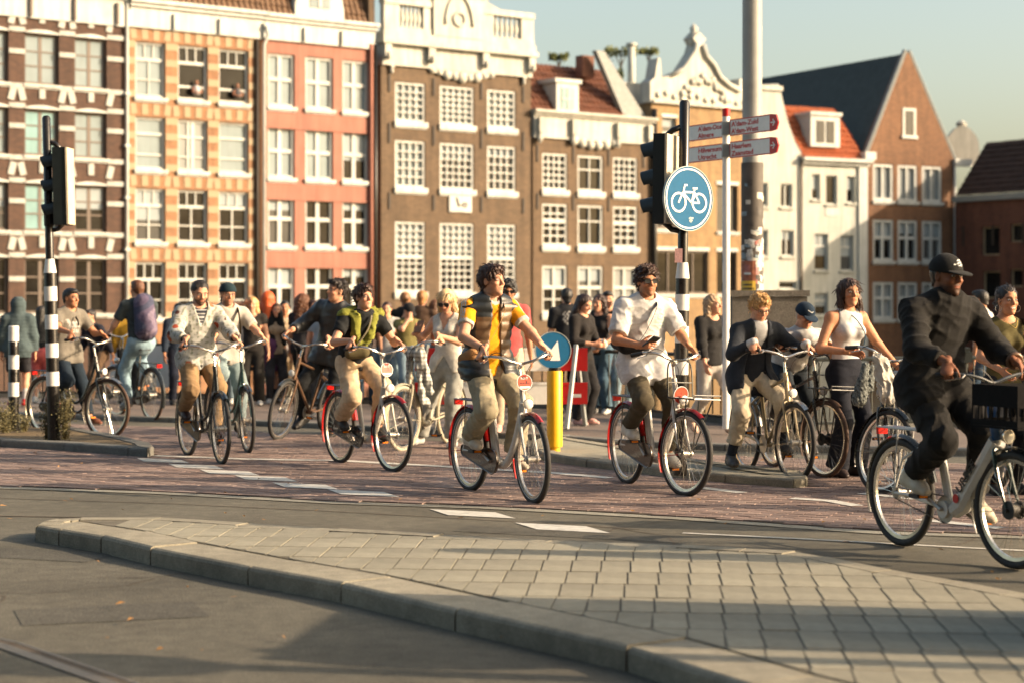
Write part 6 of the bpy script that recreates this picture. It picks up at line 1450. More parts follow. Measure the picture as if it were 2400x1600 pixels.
        if st in ('short','curly','fade','back','bun'): g.cut((-0.06,0,-0.085 if st != 'fade' else -0.05),(0.35,0,-1))
        if p.get('cap'): g.cut((0,0,0.034),(0,0,1))
        v, q_ = g.mesh()
        if len(v):
            nz = np.sin(v[:,1]*900+np.sin(v[:,0]*300)*2)*0.5+rs.normal(0,0.25,len(v)); cc = hc_*(1+0.28*np.clip(nz,-1,1))[:,None]; add('hair', toW(v), q_, lambda _v: np.clip(cc,0,1), 'hair')
        if len(v) and not far:    # loose locks over the hair mass
            nn = np.zeros_like(v); e1 = v[q_[:,1]]-v[q_[:,0]]; e2 = v[q_[:,3]]-v[q_[:,0]]; fn = np.cross(e1,e2)
            for k_ in range(4): np.add.at(nn, q_[:,k_], fn)
            nn /= np.linalg.norm(nn,axis=1)[:,None]+1e-9; cand = np.nonzero((nn[:,2] > -0.5))[0]; nl = 420 if not p.get('cap') else 120
            if p.get('cap'): cand = cand[v[cand,2] < 0.03]
            tv, tq, tc = [], [], []; curly = st in ('curly','longcurly'); LL = dict(short=0.034,curly=0.03,fade=0.012,back=0.045,long=0.10,longcurly=0.06,bob=0.07,pony=0.05,bun=0.05).get(st,0.03)
            if len(cand):
                for i_ in rs.choice(cand, nl):
                    n_ = nn[i_]; fl_ = {'back':np.array([-1,0,0.1]),'pony':np.array([-1,0,0.1]),'bun':np.array([-1,0,0.1]),'long':np.array([-0.2,0,-1]),'longcurly':np.array([-0.2,0,-1]),'bob':np.array([0.1,0,-1])}.get(st, np.array([0.5 if v[i_,0] > 0 else -0.4,v[i_,1]*3,-0.5+2*max(0,v[i_,2]-0.07)])); t_ = fl_-n_*np.dot(fl_,n_)+rs.normal(0,0.9 if curly else (0.12 if st in ('long','bob','pony','back','bun') else 0.35),3); t_ = nrm(t_-n_*np.dot(t_,n_)*0.6); b0 = v[i_]-n_*0.004; L_ = LL*rs.uniform(0.6,1.3); lift = rs.uniform(0.15,0.5)*(1.4 if curly or st == 'short' else 0.2); sd = np.cross(n_,t_); r_ = 0.0042*rs.uniform(0.7,1.3); base = len(tv); cshade = hc_*rs.uniform(0.6,1.5)
                    for k_, (f_, rr_) in enumerate(((0,1.0),(0.4,1.0),(0.75,0.7),(1.0,0.12))):
                        c_ = b0+t_*L_*f_+n_*lift*L_*math.sin(f_*2.4)*0.6+sd*(0.25*L_*math.sin(f_*3.0+i_)*(2.0 if curly else 0.5)); tv += [c_+sd*r_*rr_, c_+n_*r_*rr_*0.8, c_-sd*r_*rr_, c_-n_*r_*rr_*0.8]; tc += [cshade]*4
                        if k_:
                            a_ = base+4*(k_-1); tq += [(a_+j,a_+(j+1)%4,a_+4+(j+1)%4,a_+4+j) for j in range(4)]
                tc = np.clip(np.array(tc),0,1); lk = add('hair_locks', toW(np.array(tv)), np.array(tq), lambda _v: tc, 'hair'); lk['kind'] = 'stuff'
    if p.get('cap'):
        cp = p['cap']; g = Field((-0.14,-0.12,-0.02),(0.22,0.12,0.19),0.006 if not far else 0.009); g.ell((-0.018,0,0.040),(0.112,0.098,0.104),0.0); g.cut((0,0,0.030),(-0.12,0,-1)); 
        v, q_ = g.mesh(); bk = cp.get('back'); 
        if bk: v = v*np.array([-1,1,1])+np.array([-0.03,0,0]); q_ = q_[:,::-1]
        co = add('cap', toW(v), q_, cp['col'], 'cloth')
        g = Field((0.0,-0.12,-0.03),(0.24,0.12,0.09),0.005 if not far else 0.008); tl = R(10); g.ell((0.105,0,0.030),(0.086,0.074,0.010),0.0,'u',[(math.cos(tl),0,-math.sin(tl)),(0,1,0),(math.sin(tl),0,math.cos(tl))])
        v, q_ = g.mesh()
        if bk: v = v*np.array([-1,1,1])+np.array([-0.03,0,0]); q_ = q_[:,::-1]
        if len(v): add('cap_brim', toW(v), q_, cp.get('brim', cp['col']), 'cloth', co)
        if cp.get('logo'):
            for k_, (a, b) in enumerate(cp['logo']):
                mb = MB(); R4 = Matrix([list(Rm[r])+[hc[r]] for r in range(3)]+[[0,0,0,1]])
                def dome(y_, z_): xx = math.sqrt(max(0.001,1-(y_/0.098)**2-((z_-0.040)/0.104)**2))*0.112-0.018; return Vector((xx+0.002,y_,z_))
                mb.tube([R4 @ dome(*q) for q in a], 0.004, 5); mb.build('cap_emblem', b, co)
    if p.get('glasses'):
        gl = p['glasses']; mb = MB(); R4 = Matrix([list(Rm[r])+[hc[r]] for r in range(3)]+[[0,0,0,1]]); lens = M['f_black'] if gl != 'clear' else None; hgt, wd = (0.017,0.026) if gl != 'big' else (0.024,0.030)
        for sg in (1,-1):
            loop = [R4 @ Vector((0.101-0.14*max(0,abs(0.033*sg+wd*math.cos(a))-0.02)**1.2,0.033*sg+wd*math.copysign(abs(math.cos(a))**0.7,math.cos(a)),0.010+hgt*math.copysign(abs(math.sin(a))**0.7,math.sin(a)))) for a in [6.283*i/16 for i in range(16)]]
            mb.tube(loop, 0.0025, 5, True); mb.tube([R4 @ Vector((0.092,0.062*sg,0.016)), R4 @ Vector((0.05,0.078*sg,0.018)), R4 @ Vector((-0.005,0.08*sg,0.016))], 0.0028, 5)
            if lens: mb.add(loop, [tuple(range(16))])
        mb.tube([R4 @ Vector((0.103,0.009,0.016)), R4 @ Vector((0.103,-0.009,0.016))], 0.0025, 5); mb.build('sunglasses' if lens else 'glasses', M['f_black'] if gl != 'clear' else M['fr_bronze'], body)
    # ---------------- trousers / skirt
    T = p.get('pants'); ax = np.array([0,0,1.0])
    if T:
        lw_ = T.get('loose',0.02)*0.85; ln = T.get('len',1.0); f = Field(lo-0.05, np.array([hi[0]+0.05,hi[1]+0.05,pel[2]+0.24]), hres); wz = T.get('rise',0.09)
        f.cone(pel+np.array([0,0,-0.03]), wl, (0.150 if not fem else 0.160)*S*bw+0.012, (0.132 if not fem else 0.112)*S*bw+0.014, 0.04, fl+0.1, hipax)
        f.ell(pel-np.array([0.04,0,0.03]), (0.12*S,0.15*S*bw,0.12*S), 0.05)
        ends = []
        if T.get('skirt'):
            zk = pel[2]-T['skirt']; c = (kn[0]+kn[1])/2; f.cone(pel, np.array([c[0],c[1],zk]), 0.16*S, 0.20*S, 0.04)
        else:
            for i in (0,1):
                kz, az = kn[i], an[i]; f.cone(hp[i], kz, 0.086*S*bw+lw_*0.8, 0.062*S+lw_, 0.05); fl_ = T.get('flare',0.0); end = hp[i]+(kz-hp[i])*min(1,ln*2) if ln < 0.5 else kz+(az-kz)*(ln-0.5)*2
                f.cone(kz, az+(az-kz)*0.02, 0.062*S+lw_, 0.044*S+lw_*0.9+fl_, 0.03); ends.append((end, nrm(az-kz) if ln > 0.5 else nrm(kz-hp[i])))
        ws = []
        for i in (0,1): d = nrm(an[i]-kn[i]); ws += [(nrm(d+rv()*0.35),0.10,rs.uniform(0,6),1.6),(nrm(d*0.5+rv()),0.085,rs.uniform(0,6),1.2)]
        f.folds(T.get('fold',0.011)*1.35, ws+[(rv(),0.11,rs.uniform(0,6),1.3)])
        f.cut(pel+up*wz*S, up)
        for en, d in ends:   # hem: cut below each leg end only near that leg
            R_ = 0.16; q, P = f.sl(en-R_, en+R_)
            if q is not None:
                dd = (P[0]-en[0])*d[0]+(P[1]-en[1])*d[1]+(P[2]-en[2])*d[2]; rr = np.sqrt((P[0]-en[0])**2+(P[1]-en[1])**2+(P[2]-en[2])**2); s_ = f.d[q]; f.d[q] = np.where((rr < R_-0.01), np.maximum(s_, dd), s_)
            if ln < 0.97 or True:
                pass
        if T.get('skirt'): f.cut((0,0,pel[2]-T['skirt']), (0,0,-1))
        v, q_ = f.mesh()
        if ln < 0.9 and not T.get('skirt'):    # drop anything left below the hem
            dead = np.zeros(len(v), bool)
            for i in (0,1):
                en, d = ends[i]; seg = np.minimum(np.linalg.norm(v-an[i],axis=1), np.linalg.norm(v-(an[i]*0.5+en*0.5),axis=1)); dead |= (((v-en) @ d) > 0.02) & (seg < 0.25)
            keep = ~dead[q_].any(1); q_ = q_[keep]
        po = add(T.get('name','trousers'), smooth_mesh(v,q_,1,0.4), q_, T['col'])
        if T.get('belt') is not None:
            f = Field(pel-0.25, pel+0.3, hres); f.cone(pel+np.array([0,0,-0.03]), wl, 0.150*S*bw+0.02, 0.132*S*bw+0.02, 0.04, fl+0.1, hipax); f.cut(pel+up*wz*S, up); f.cut(pel+up*(wz-0.035)*S, -up); v, q_ = f.mesh(); add('belt', v, q_, T['belt'], 'cloth', po)
    # ---------------- tops, innermost first
    for L in p.get('tops', []):
        lw_ = L.get('loose',0.016)*0.78; slv = L.get('sleeve',0.6); f = Field(lo-0.08, hi+np.array([0.08,0.08,0.0]), hres); torso(f, 0.05, lw_, L.get('wf',1.06 if not fem else 1.0)); hem = L.get('hem',0.05)
        if hem > 0: f.cone(pel-up*hem*S, wl, (0.155 if not fem else 0.160)*S*bw+lw_+L.get('hemflare',0.0), (0.135 if not fem else 0.114)*S*bw+lw_, 0.05, fl+0.12, hipax)
        if hem > 0.09:      # the skirt of the garment lies over the thighs
            for i in (0,1): f.cone(hp[i]+np.array([0,0,0.01]), hp[i]+(kn[i]-hp[i])*min(0.55,hem*1.9), 0.118*S*bw+lw_, 0.104*S*bw+lw_*0.9, 0.05)
        ends = []
        if slv > 0:
            for i in (0,1):
                f1 = min(1,slv); sl_ = lw_*L.get('sl',1.0); r0 = 0.060*S*bw+sl_; r1 = 0.046*S*bw+sl_*L.get('cuffloose',1.15); e1 = sh[i]+(el[i]-sh[i])*min(1,f1); f.cone(sh[i], el[i] if slv >= 1 else sh[i]+(el[i]-sh[i])*min(1,slv*1.06), r0, r1, 0.03)
                if slv > 1: e2 = el[i]+(wr[i]-el[i])*(slv-1); f.cone(el[i], el[i]+(wr[i]-el[i])*min(1.0,(slv-1)*1.05), r1, 0.032*S+sl_*0.9, 0.03); ends.append((e2, nrm(wr[i]-el[i])))
                else: ends.append((e1, nrm(el[i]-sh[i])))
        if L.get('collar'): f.cone(nk-np.array([0,0,0.05]), nk+np.array([0.0,0,0.035])+fwd*0.02, 0.085*S, 0.078*S, 0.02)
        if L.get('hood'): f.ell(nk-fwd*0.09+np.array([0,0,0.0]), (0.10,0.13,0.075), 0.04); f.cone(nk+shax*0.08, nk-shax*0.08, 0.06, 0.06, 0.03)
        if L.get('hood_up'): f.ell(hc-hf*0.02+hu*0.02, (0.125,0.115,0.14), 0.03); f.cone(hc-hu*0.08-hf*0.03, nk, 0.10, 0.10, 0.04)
        if L.get('quilt'):
            dq = np.array(L.get('qdir', up)); m_ = np.abs(f.d) < 0.07; ix = np.nonzero(m_); pp = sum((f.lo[j]+f.h*ix[j]-pel[j])*dq[j] for j in range(3)); f.d[m_] -= (L['quilt']*(np.abs(np.sin(pp*3.1416/L.get('qstep',0.075)))-0.5)).astype(np.float32)
        if L.get('fold',0.008) > 0:
            ws = [(rv(),0.12,rs.uniform(0,6),1.5),(nrm(shax+rv()*0.4),0.085,rs.uniform(0,6),1.4),(nrm(up+rv()*0.5),0.10,rs.uniform(0,6),1.6)]
            for i in (0,1): ws.append((nrm(nrm(el[i]-sh[i])+rv()*0.4),0.075,rs.uniform(0,6),1.2))
            f.folds(L.get('fold',0.008)*1.5, ws)
        f.cut(pel-up*hem*S, -up)
        for en, d in ends:
            R_ = 0.13; q, P = f.sl(en-R_, en+R_)
            if q is not None:
                dd = (P[0]-en[0])*d[0]+(P[1]-en[1])*d[1]+(P[2]-en[2])*d[2]; rr = np.sqrt((P[0]-en[0])**2+(P[1]-en[1])**2+(P[2]-en[2])**2); perp = np.sqrt(np.maximum(rr*rr-dd*dd,0)); f.d[q] = np.where((rr < R_-0.008) & (perp < 0.10), np.maximum(f.d[q], dd), f.d[q])
        nkr = L.get('neck',0.075)
        if nkr and not L.get('hood_up'):
            c = nk+fwd*L.get('neckf',0.03)+np.array([0,0,0.045 if not L.get('collar') else 0.08]); f.ell(c, (nkr*S,nkr*S,nkr*L.get('neckd',1.0)*S), 0.01, 's')
        if slv == 0:
            for i, sg in enumerate((1,-1)):
                aw = L.get('arm',0.0); f.ell(sh[i]+shax*sg*(0.045-aw), (0.075,0.062+aw*0.3,0.115), 0.012, 's')
        if L.get('hood_up'): f.ell(hc+hf*0.09-hu*0.02, (0.10,0.075,0.105), 0.02, 's')
        if L.get('open'):     # open front: wedge of given half width at top, middle, bottom
            o = L['open']; front = ch+fwd*0.10; q, P = f.sl(lo, hi); rel = [P[j]-pel[j] for j in range(3)]; hgt_ = rel[0]*up[0]+rel[1]*up[1]+rel[2]*up[2]; tt = np.clip(hgt_/(np.linalg.norm(nk-pel)),-0.3,1.1); wdt = np.interp(tt, o['t'], o['w']).astype(np.float32); cx = [P[j]-ch[j] for j in range(3)]; lat_ = np.abs(cx[0]*shax[0]+cx[1]*shax[1]+cx[2]*shax[2]-o.get('off',0.0)); fw_ = cx[0]*fwd[0]+cx[1]*fwd[1]
            tfw = fw_-tt*0.0; wedge = np.maximum(lat_-wdt, -(tfw-o.get('depth',-0.02))); f.d[q] = np.maximum(f.d[q], -wedge)
        v, q_ = f.mesh()
        if ends:
            dead = np.zeros(len(v), bool)
            for i in (0,1):
                en, d = ends[i]
                if slv > 1 or slv <= 1:
                    tgt_ = wr[i] if slv > 1 else el[i]; rel = v-en; dead |= ((rel @ d) > 0.012) & (np.linalg.norm(rel-np.outer(rel @ d, d),axis=1) < 0.075) & (np.linalg.norm(rel,axis=1) < 0.12)
            q_ = q_[~dead[q_].any(1)]
        oo = add(L['name'], smooth_mesh(v,q_,1,0.35), q_, (lambda V_, L=L: L['col'](V_,J)) if callable(L['col']) else L['col'], L.get('mat','cloth')); L['obj'] = oo
    # ---------------- shoes and socks
    shc = p.get('shoes', ((0.6,0.6,0.58),(0.7,0.7,0.68)))
    for i, sg in enumerate((1,-1)):
        td = nrm(p['feet'][i][1]); a = an[i]; side = nrm(np.cross([0,0,1.0], td)); upf = np.cross(td, side); k = S*(0.93 if fem else 1.0); f = Field(a-0.26, a+0.26, 0.008 if not far else 0.012); hel = a-upf*0.045*k-td*0.035*k; ball = a-upf*0.052*k+td*0.125*k; toe = a-upf*0.056*k+td*0.185*k
        f.cone(a+upf*0.03, hel+upf*0.01, 0.047*k, 0.043*k, 0.02); f.cone(hel, ball, 0.040*k, 0.044*k, 0.03, 0.9, side); f.cone(ball, toe, 0.044*k, 0.034*k, 0.03, 0.75, side); f.cone(a+td*0.03*k, ball+upf*0.012, 0.042*k, 0.036*k, 0.03); sole_pt = a-upf*0.088*k; f.cut(sole_pt, -upf); f.cut(a+upf*p.get('shoe_h',0.03), upf+td*0.25)
        v, q_ = f.mesh()
        def shoe_col(V_, a=a, upf=upf, k=k, td=td):
            hgt_ = (V_-a) @ upf; xx = (V_-a) @ td; cc = np.tile(np.asarray(shc[0]),(len(V_),1)); cc[hgt_ < -0.066*k] = shc[1]
            if p.get('stripes'):
                u_ = (xx+hgt_*0.6); mk3 = (np.sin(u_*6.283/0.022) > 0.35) & (xx > -0.01) & (xx < 0.06) & (hgt_ > -0.06) & (hgt_ < -0.01); cc[mk3] = p['stripes']
            return cc
        add('shoe', smooth_mesh(v,q_,1,0.35), q_, shoe_col, 'leathershoe')
        if p.get('socks') is not None:
            sc, sh_ = p['socks']; f = Field(a-0.1, a+np.array([0.1,0.1,0.3]), 0.01); tp = a+nrm(kn[i]-a)*sh_; f.cone(a, tp, 0.042*S, 0.052*S, 0.01); f.cut(tp, nrm(kn[i]-a)); v, q_ = f.mesh(); add('sock', v, q_, sc)
    loc = p.get('loc',(0,0,0)); body.location = loc; body.rotation_euler = (p.get('roll',0.0),0,p.get('rz',0.0)); tag(body, p['label'], 'person', p.get('group')); J['p'] = p
    return J
# ================================================================== the cast
A3 = lambda v: np.array(v, float)
def grip_hand(c, d, sg, out=0.55, fw=0.35, dn=0.6, curl=1.15):
    la = -nrm(np.array(d)); hd = np.array([fw, sg*out, -dn]); hd = nrm(hd-la*np.dot(hd,la)); pn = np.cross(hd, la)
    if np.dot(pn, np.array([0,-sg*0.5,-1.0])) < 0: pn = -pn
    w = np.array(c)-hd*0.078-pn*0.022; return dict(wrist=w, dir=hd, axis=la, palm=pn, curl=curl)
def rider(b, label, p, pel=(-0.225,0,1.035), feet=None, hands=None, tilt=(0.0,0.0)):
    g = b['grips']; q = dict(p); q['pelvis'] = np.array(pel, float)
    hs = []
    for i, sg in enumerate((1,-1)):
        if hands and hands[i] is not None: hs.append(hands[i])
        else: hs.append(grip_hand(g[i][0], g[i][1], sg))
    q['hands'] = hs; ft = []
    for i, sg in enumerate((1,-1)):
        if feet and feet[i] is not None: ft.append(feet[i])
        else:
            pc = np.array(b['pedals'][i]); td = nrm([1,sg*0.06,-0.12-tilt[i]]); up_ = nrm(np.array([0,0,1])-td*td[2]); ft.append((pc-td*0.115+up_*0.102, td))
    q['feet'] = ft; q.setdefault('head_dir', (1,0,-0.05)); q['label'] = label; q['loc'] = b['loc']; q['rz'] = b['hd']; q['roll'] = b['lean']; return build_person(q)
def ped(x, yf, yt, yaw, label, p, pose='stand', hands=None, feet=None, S=None, dz=0.0, pave=True):
    X, Y = G(x, yf, 0.0); z = 0.0
    if pave:
        for _ in range(6): X, Y = G(x, yf, z); z = pave_z(X, Y)
    s = F/Y; H = (yf-yt)/s; q = dict(p); S = S or max(0.86, min(1.1, H/1.755)); q['S'] = S; q.setdefault('res', 0.016)
    q['pelvis'] = A3((0,0,0.935*S)); q.setdefault('lean', 0.03); q.setdefault('head_dir', (1,0,-0.05))
    if pose == 'stand': ft = [((0.0,0.11*S,0.088*S),(1,0.2,0)),((0.02,-0.11*S,0.088*S),(1,-0.2,0))]
    elif pose == 'walk': ft = [((0.27*S,0.08,0.10*S),(1,0.05,0.15)),((-0.30*S,-0.08,0.15*S),(1,-0.05,-0.55))]; q['pelvis'][2] = 0.905*S
    elif pose == 'walk2': ft = [((-0.28*S,0.08,0.14*S),(1,0.05,-0.5)),((0.26*S,-0.08,0.10*S),(1,-0.05,0.15))]; q['pelvis'][2] = 0.905*S
    q['feet'] = feet or ft; hd = hands or [None,None]; df = [(0.06,0.27*S,0.83*S),(0.06,-0.27*S,0.83*S)] if pose == 'stand' else ([(-0.1,0.27*S,0.85*S),(0.2,-0.25*S,0.86*S)] if pose == 'walk' else [(0.2,0.25*S,0.86*S),(-0.1,-0.27*S,0.85*S)])
    q['hands'] = [h if h is not None else d for h, d in zip(hd, df)]; q['label'] = label; q['loc'] = (X,Y,z+dz); q['rz'] = R(yaw); return build_person(q)
DENIM = srgb(58,78,100); LDENIM = srgb(120,142,156); BLACK = (0.014,0.016,0.018); WHITE = (0.66,0.66,0.65); CREAM = (0.56,0.50,0.42); NAVY = (0.02,0.03,0.05)
BR = srgb(58,36,24); DBR = srgb(34,24,18); BLK = srgb(20,16,15); BLOND = srgb(190,150,96); ASHB = srgb(170,140,108); GREYH = srgb(150,138,124); ORANGE = srgb(196,84,22)
WSH = ((0.62,0.62,0.60),(0.66,0.66,0.63)); BSH = ((0.02,0.02,0.02),(0.05,0.05,0.05))
def ribbon(J, pts, w, col, name='strap', parent=None, thick=0.004, mat=None):
    m = MB(); m.tube(smoothpath(pts,5), [(w/2,thick/2)]*((len(pts)-1)*5+1), 6, flat=(0,0,1)); me = m.mesh(name, mat or M['cloth'], True); colour(me, [(*col,1)]*len(me.vertices)); return link(name, me, parent or J['body'])
def blob(J, prims, h, col, name, mat='cloth', ripple=0.0, parent=None, waves=0.05):
    P = np.concatenate([np.array([a,b]) for a,b,_,_ in prims]); rm = max(max(c,d) for _,_,c,d in prims)+0.04; f = Field(P.min(0)-rm, P.max(0)+rm, h)
    for a,b,r0,r1 in prims: f.cone(a,b,r0,r1,0.03)
    if ripple: f.folds(ripple*2.6, [(nrm([1,0.3,0.2]),waves,0,1.5),(nrm([0.1,1,0.4]),waves*1.3,1,1.4),(nrm([0.2,-0.3,1]),waves*0.9,2,1.5)])
    v, q = f.mesh(); return J['add'](name, v, q, col, mat, parent)
def torso_pt(J, t, lat, out):
    """point on the chest: t 0 pelvis .. 1 neck, lat towards left, out in front of the spine"""
    a = J['pel']+(J['nk']-J['pel'])*t; return a+J['shax']*lat+J['fwd']*out
# ---------------- centre: quilted vest
b = bicycle((1249,1181), 1101, 'white rental bicycle with red mudguards ridden by the man in the quilted vest', kind='loop', frame='fr_white', guards='mg_red', stripe=True, steer=R(-6), crank=R(25), skirt='mg_red', disc_sign=True, tw=0.024, group='white rental bicycles')
YEL = srgb(226,152,24)
def tee_stripe(V, J):
    c = np.tile(YEL,(len(V),1))
    for i, sg in enumerate((1,-1)):
        a, e_ = J['sh'][i], J['el'][i]; ax = nrm(e_-a); t = ((V-a) @ ax)/np.linalg.norm(e_-a); pr = V-a-np.outer((V-a) @ ax, ax); upv = nrm(np.array([0,0,1.0])-ax*ax[2]+J['shax']*sg*0.5); cr = np.cross(ax, upv); ang = np.arctan2(pr @ cr, pr @ upv); rr = np.linalg.norm(pr,axis=1); arm = (t > -0.15) & (rr < 0.11) & (((V-J['nk']) @ J['shax'])*sg > 0.1)
        for k in (-0.26,0.0,0.26): c[arm & (np.abs(ang-k) < 0.075)] = (0.62,0.62,0.60)
        c[arm & (t > 0.52)] = (0.62,0.62,0.60)
    nd = np.linalg.norm(V-(J['nk']+J['fwd']*0.03+np.array([0,0,0.03])),axis=1); c[nd < 0.087] = (0.62,0.62,0.60); return c
def vest_col(V, J):
    c = np.tile(srgb(104,84,62),(len(V),1)); t = ((V-J['pel']) @ nrm(J['nk']-J['pel']))/np.linalg.norm(J['nk']-J['pel']); lat = (V-J['ch']) @ J['shax']
    c[(t > 0.80) & (lat < 0.02)] = srgb(20,34,38); c[t < 0.18] = srgb(20,32,36); c[np.abs(lat) > 0.155] = srgb(24,34,36); c[t > 1.0] = srgb(20,34,38); return c
J = rider(b, 'man in quilted vest over a yellow shirt riding a white rental bicycle', dict(S=1.0, skin='fair', lean=0.10, head_dir=(1,0.40,0.05), hair=('short',BR), hair_vol=0.012, beard=0.25, res=0.0088, elbow=[(-0.4,0.8,-0.6),(-0.5,-0.8,-0.5)],
    tops=[dict(name='shirt', col=tee_stripe, sleeve=0.62, loose=0.02, hem=0.06, fold=0.008, neck=0.072), dict(name='quilted_vest', col=vest_col, sleeve=0, loose=0.045, hem=0.10, quilt=0.010, qstep=0.075, fold=0.003, collar=True, neck=0.075, neckf=0.04, mat='shiny', arm=0.03, open=dict(t=[-0.3,0,0.5,0.9,1.1],w=[0.06,0.06,0.045,0.03,0.045],depth=0.02))],
    pants=dict(col=srgb(150,142,120), loose=0.034, len=0.97, fold=0.016, flare=0.016), shoes=(srgb(196,186,168),(0.62,0.60,0.54))))
ribbon(J, [torso_pt(J,0.99,0.07,0.10), torso_pt(J,0.85,0.05,0.165), torso_pt(J,0.55,-0.03,0.185), torso_pt(J,0.3,-0.11,0.17), torso_pt(J,0.18,-0.16,0.10)], 0.022, srgb(196,150,96))
blob(J, [(torso_pt(J,0.2,-0.17,0.07),torso_pt(J,0.12,-0.2,-0.02),0.05,0.05)], 0.012, srgb(150,112,74), 'shoulder_bag')
for i, w_ in ((1,0.012),): m = MB(); m.tube(circle_pts((0,0,0),0.033,'z',14),0.005,5,True); me = m.mesh('bracelet', M['rubber'], True); ax = Vector(nrm(J['wr'][i]-J['el'][i])); q4 = ax.to_track_quat('Z','Y').to_matrix().to_4x4(); q4.translation = Vector(J['wr'][i]-np.array(ax)*0.02); me.transform(q4); link('bracelet', me, J['body'])
# ---------------- white shirt, sunglasses
b = bicycle((1606,1164), 1470, 'white rental bicycle with black front rack ridden by the man in the white shirt', kind='loop', frame='fr_white', guards='mg_red', stripe=True, steer=R(10), crank=R(40), skirt='mg_red', front_rack=True, tw=0.024, group='white rental bicycles')
D4 = b['steer'] @ Matrix.Translation(ST0+Vector((0.10,0,-0.12))) @ Matrix.Rotation(R(90),4,'Z') @ Matrix.Rotation(R(100),4,'X'); do = disc(D4, 0.07, -0.004, 0.0, M['disc_red'], 'rental_disc', b['e'], 28); ring(D4, 0.067, 0.072, -0.005, 0.002, M['swhite'], 'disc_rim', do, 28); bars(D4, [((-0.04,-0.01),(0.04,-0.01)),((0.0,-0.01),(0.0,0.02))], 0.007, 0.0, 0.001, M['case'], 'skyline_print', do)
def print_tee(V, J):
    c = np.tile((0.70,0.70,0.70),(len(V),1)); t = (V-torso_pt(J,0.72,0.085,0.1)); u_ = t @ J['shax']; z_ = t[:,2]; f_ = ((V-J['ch']) @ J['fwd']) > 0.05
    box = (np.abs(u_) < 0.055) & (np.abs(z_) < 0.055) & f_; c[box & (z_ > 0.012) & (np.sin(u_*420) > -0.2) & (np.sin(z_*260+u_*90) > -0.3)] = (0.16,0.34,0.24); c[box & (z_ < 0.005) & (np.sin(z_*480) > 0.2)] = (0.40,0.56,0.46); return c
hb_r = dict(wrist=A3((0.12,-0.19,1.20)), dir=(0.75,0.35,0.1), axis=(0.1,0.3,1.0), palm=(-0.2,1,0.1), curl=0.6)
J = rider(b, 'man in white shirt and sunglasses holding a phone on a white rental bicycle', dict(S=1.0, skin='tan', lean=0.07, head_dir=(1,-0.05,-0.02), hair=('curly',BR), hair_vol=0.016, beard=0.35, glasses='dark', res=0.0088,
    tops=[dict(name='shirt', col=print_tee, sleeve=0.82, loose=0.036, hem=0.16, fold=0.012, neck=0.075, cuffloose=1.3)], pants=dict(col=srgb(76,70,56), loose=0.026, len=0.95, fold=0.014), shoes=((0.62,0.60,0.54),(0.60,0.57,0.48))), hands=[None,hb_r])
ribbon(J, [torso_pt(J,1.0,0.06,0.05), torso_pt(J,0.95,0.05,0.135), torso_pt(J,0.75,0.0,0.165), torso_pt(J,0.5,-0.07,0.17), torso_pt(J,0.3,-0.14,0.15)], 0.034, srgb(40,38,34))
blob(J, [(torso_pt(J,0.27,-0.08,0.16),torso_pt(J,0.30,-0.20,0.08),0.055,0.06),(torso_pt(J,0.30,-0.20,0.08),torso_pt(J,0.34,-0.22,-0.06),0.06,0.05)], 0.011, (0.015,0.016,0.018), 'crossbody_bag')
ph = empty('phone', (0,0,0)); w_ = J['wr'][1]; m = MB(); RM = Matrix.Rotation(R(-35),3,'Y') @ Matrix.Rotation(R(20),3,'Z'); m.obox(Vector(w_)+Vector((0.10,0.06,0.03)), (0.15,0.075,0.010), RM); me = m.mesh('phone', M['f_black']); bpy.data.objects.remove(ph); o = link('phone', me); o.matrix_world = Matrix.Translation(J['p']['loc']) @ Matrix.Rotation(J['p']['rz'],4,'Z'); tag(o, 'black phone in the hand of the cyclist wearing sunglasses', 'phone')
# ---------------- green jumper over shoulders
b = bicycle((920,1107), 796, 'cream rental bicycle with red mudguards ridden by the man with a green jumper', kind='loop', frame='fr_cream', guards='mg_red', tyre='tyre', steer=R(4), crank=R(15), case='fr_black', disc_sign=True, group='white rental bicycles')
J = rider(b, 'man with an olive jumper over his shoulders riding a cream rental bicycle', dict(S=0.93, skin='fair', lean=0.32, head_dir=(1,0.1,0.06), hair=('short',BR), hair_vol=0.014, res=0.012,
    tops=[dict(name='shirt', col=BLACK, sleeve=0.6, loose=0.022, hem=0.07, fold=0.009)], pants=dict(col=srgb(196,172,142), loose=0.034, len=0.93, fold=0.014, flare=0.012), shoes=BSH), tilt=(0.1,0.0), pel=(-0.225,0,0.99))
OLV = srgb(122,124,52)
jo = blob(J, [(J['sh'][0]+A3((0,0.0,0.03)),J['nk']+J['shax']*0.06-J['fwd']*0.02+A3((0,0,0.02)),0.072,0.065),(J['sh'][1]+A3((0,0,0.03)),J['nk']-J['shax']*0.06-J['fwd']*0.02+A3((0,0,0.02)),0.072,0.065),(J['nk']+J['shax']*0.08-J['fwd']*0.06,J['nk']-J['shax']*0.08-J['fwd']*0.06,0.075,0.075),(torso_pt(J,0.95,0.09,0.07),torso_pt(J,0.55,0.045,0.155),0.052,0.04),(torso_pt(J,0.95,-0.09,0.07),torso_pt(J,0.6,-0.10,0.145),0.055,0.042),(torso_pt(J,0.6,-0.10,0.145),torso_pt(J,0.4,-0.06,0.165),0.042,0.03),(torso_pt(J,0.55,0.045,0.155),torso_pt(J,0.35,0.0,0.165),0.04,0.03)], 0.011, OLV, 'jumper', ripple=0.01, waves=0.05)
blob(J, [(torso_pt(J,0.22,-0.02,0.21),torso_pt(J,0.18,-0.14,0.17),0.06,0.05)], 0.011, srgb(96,88,62), 'bum_bag')
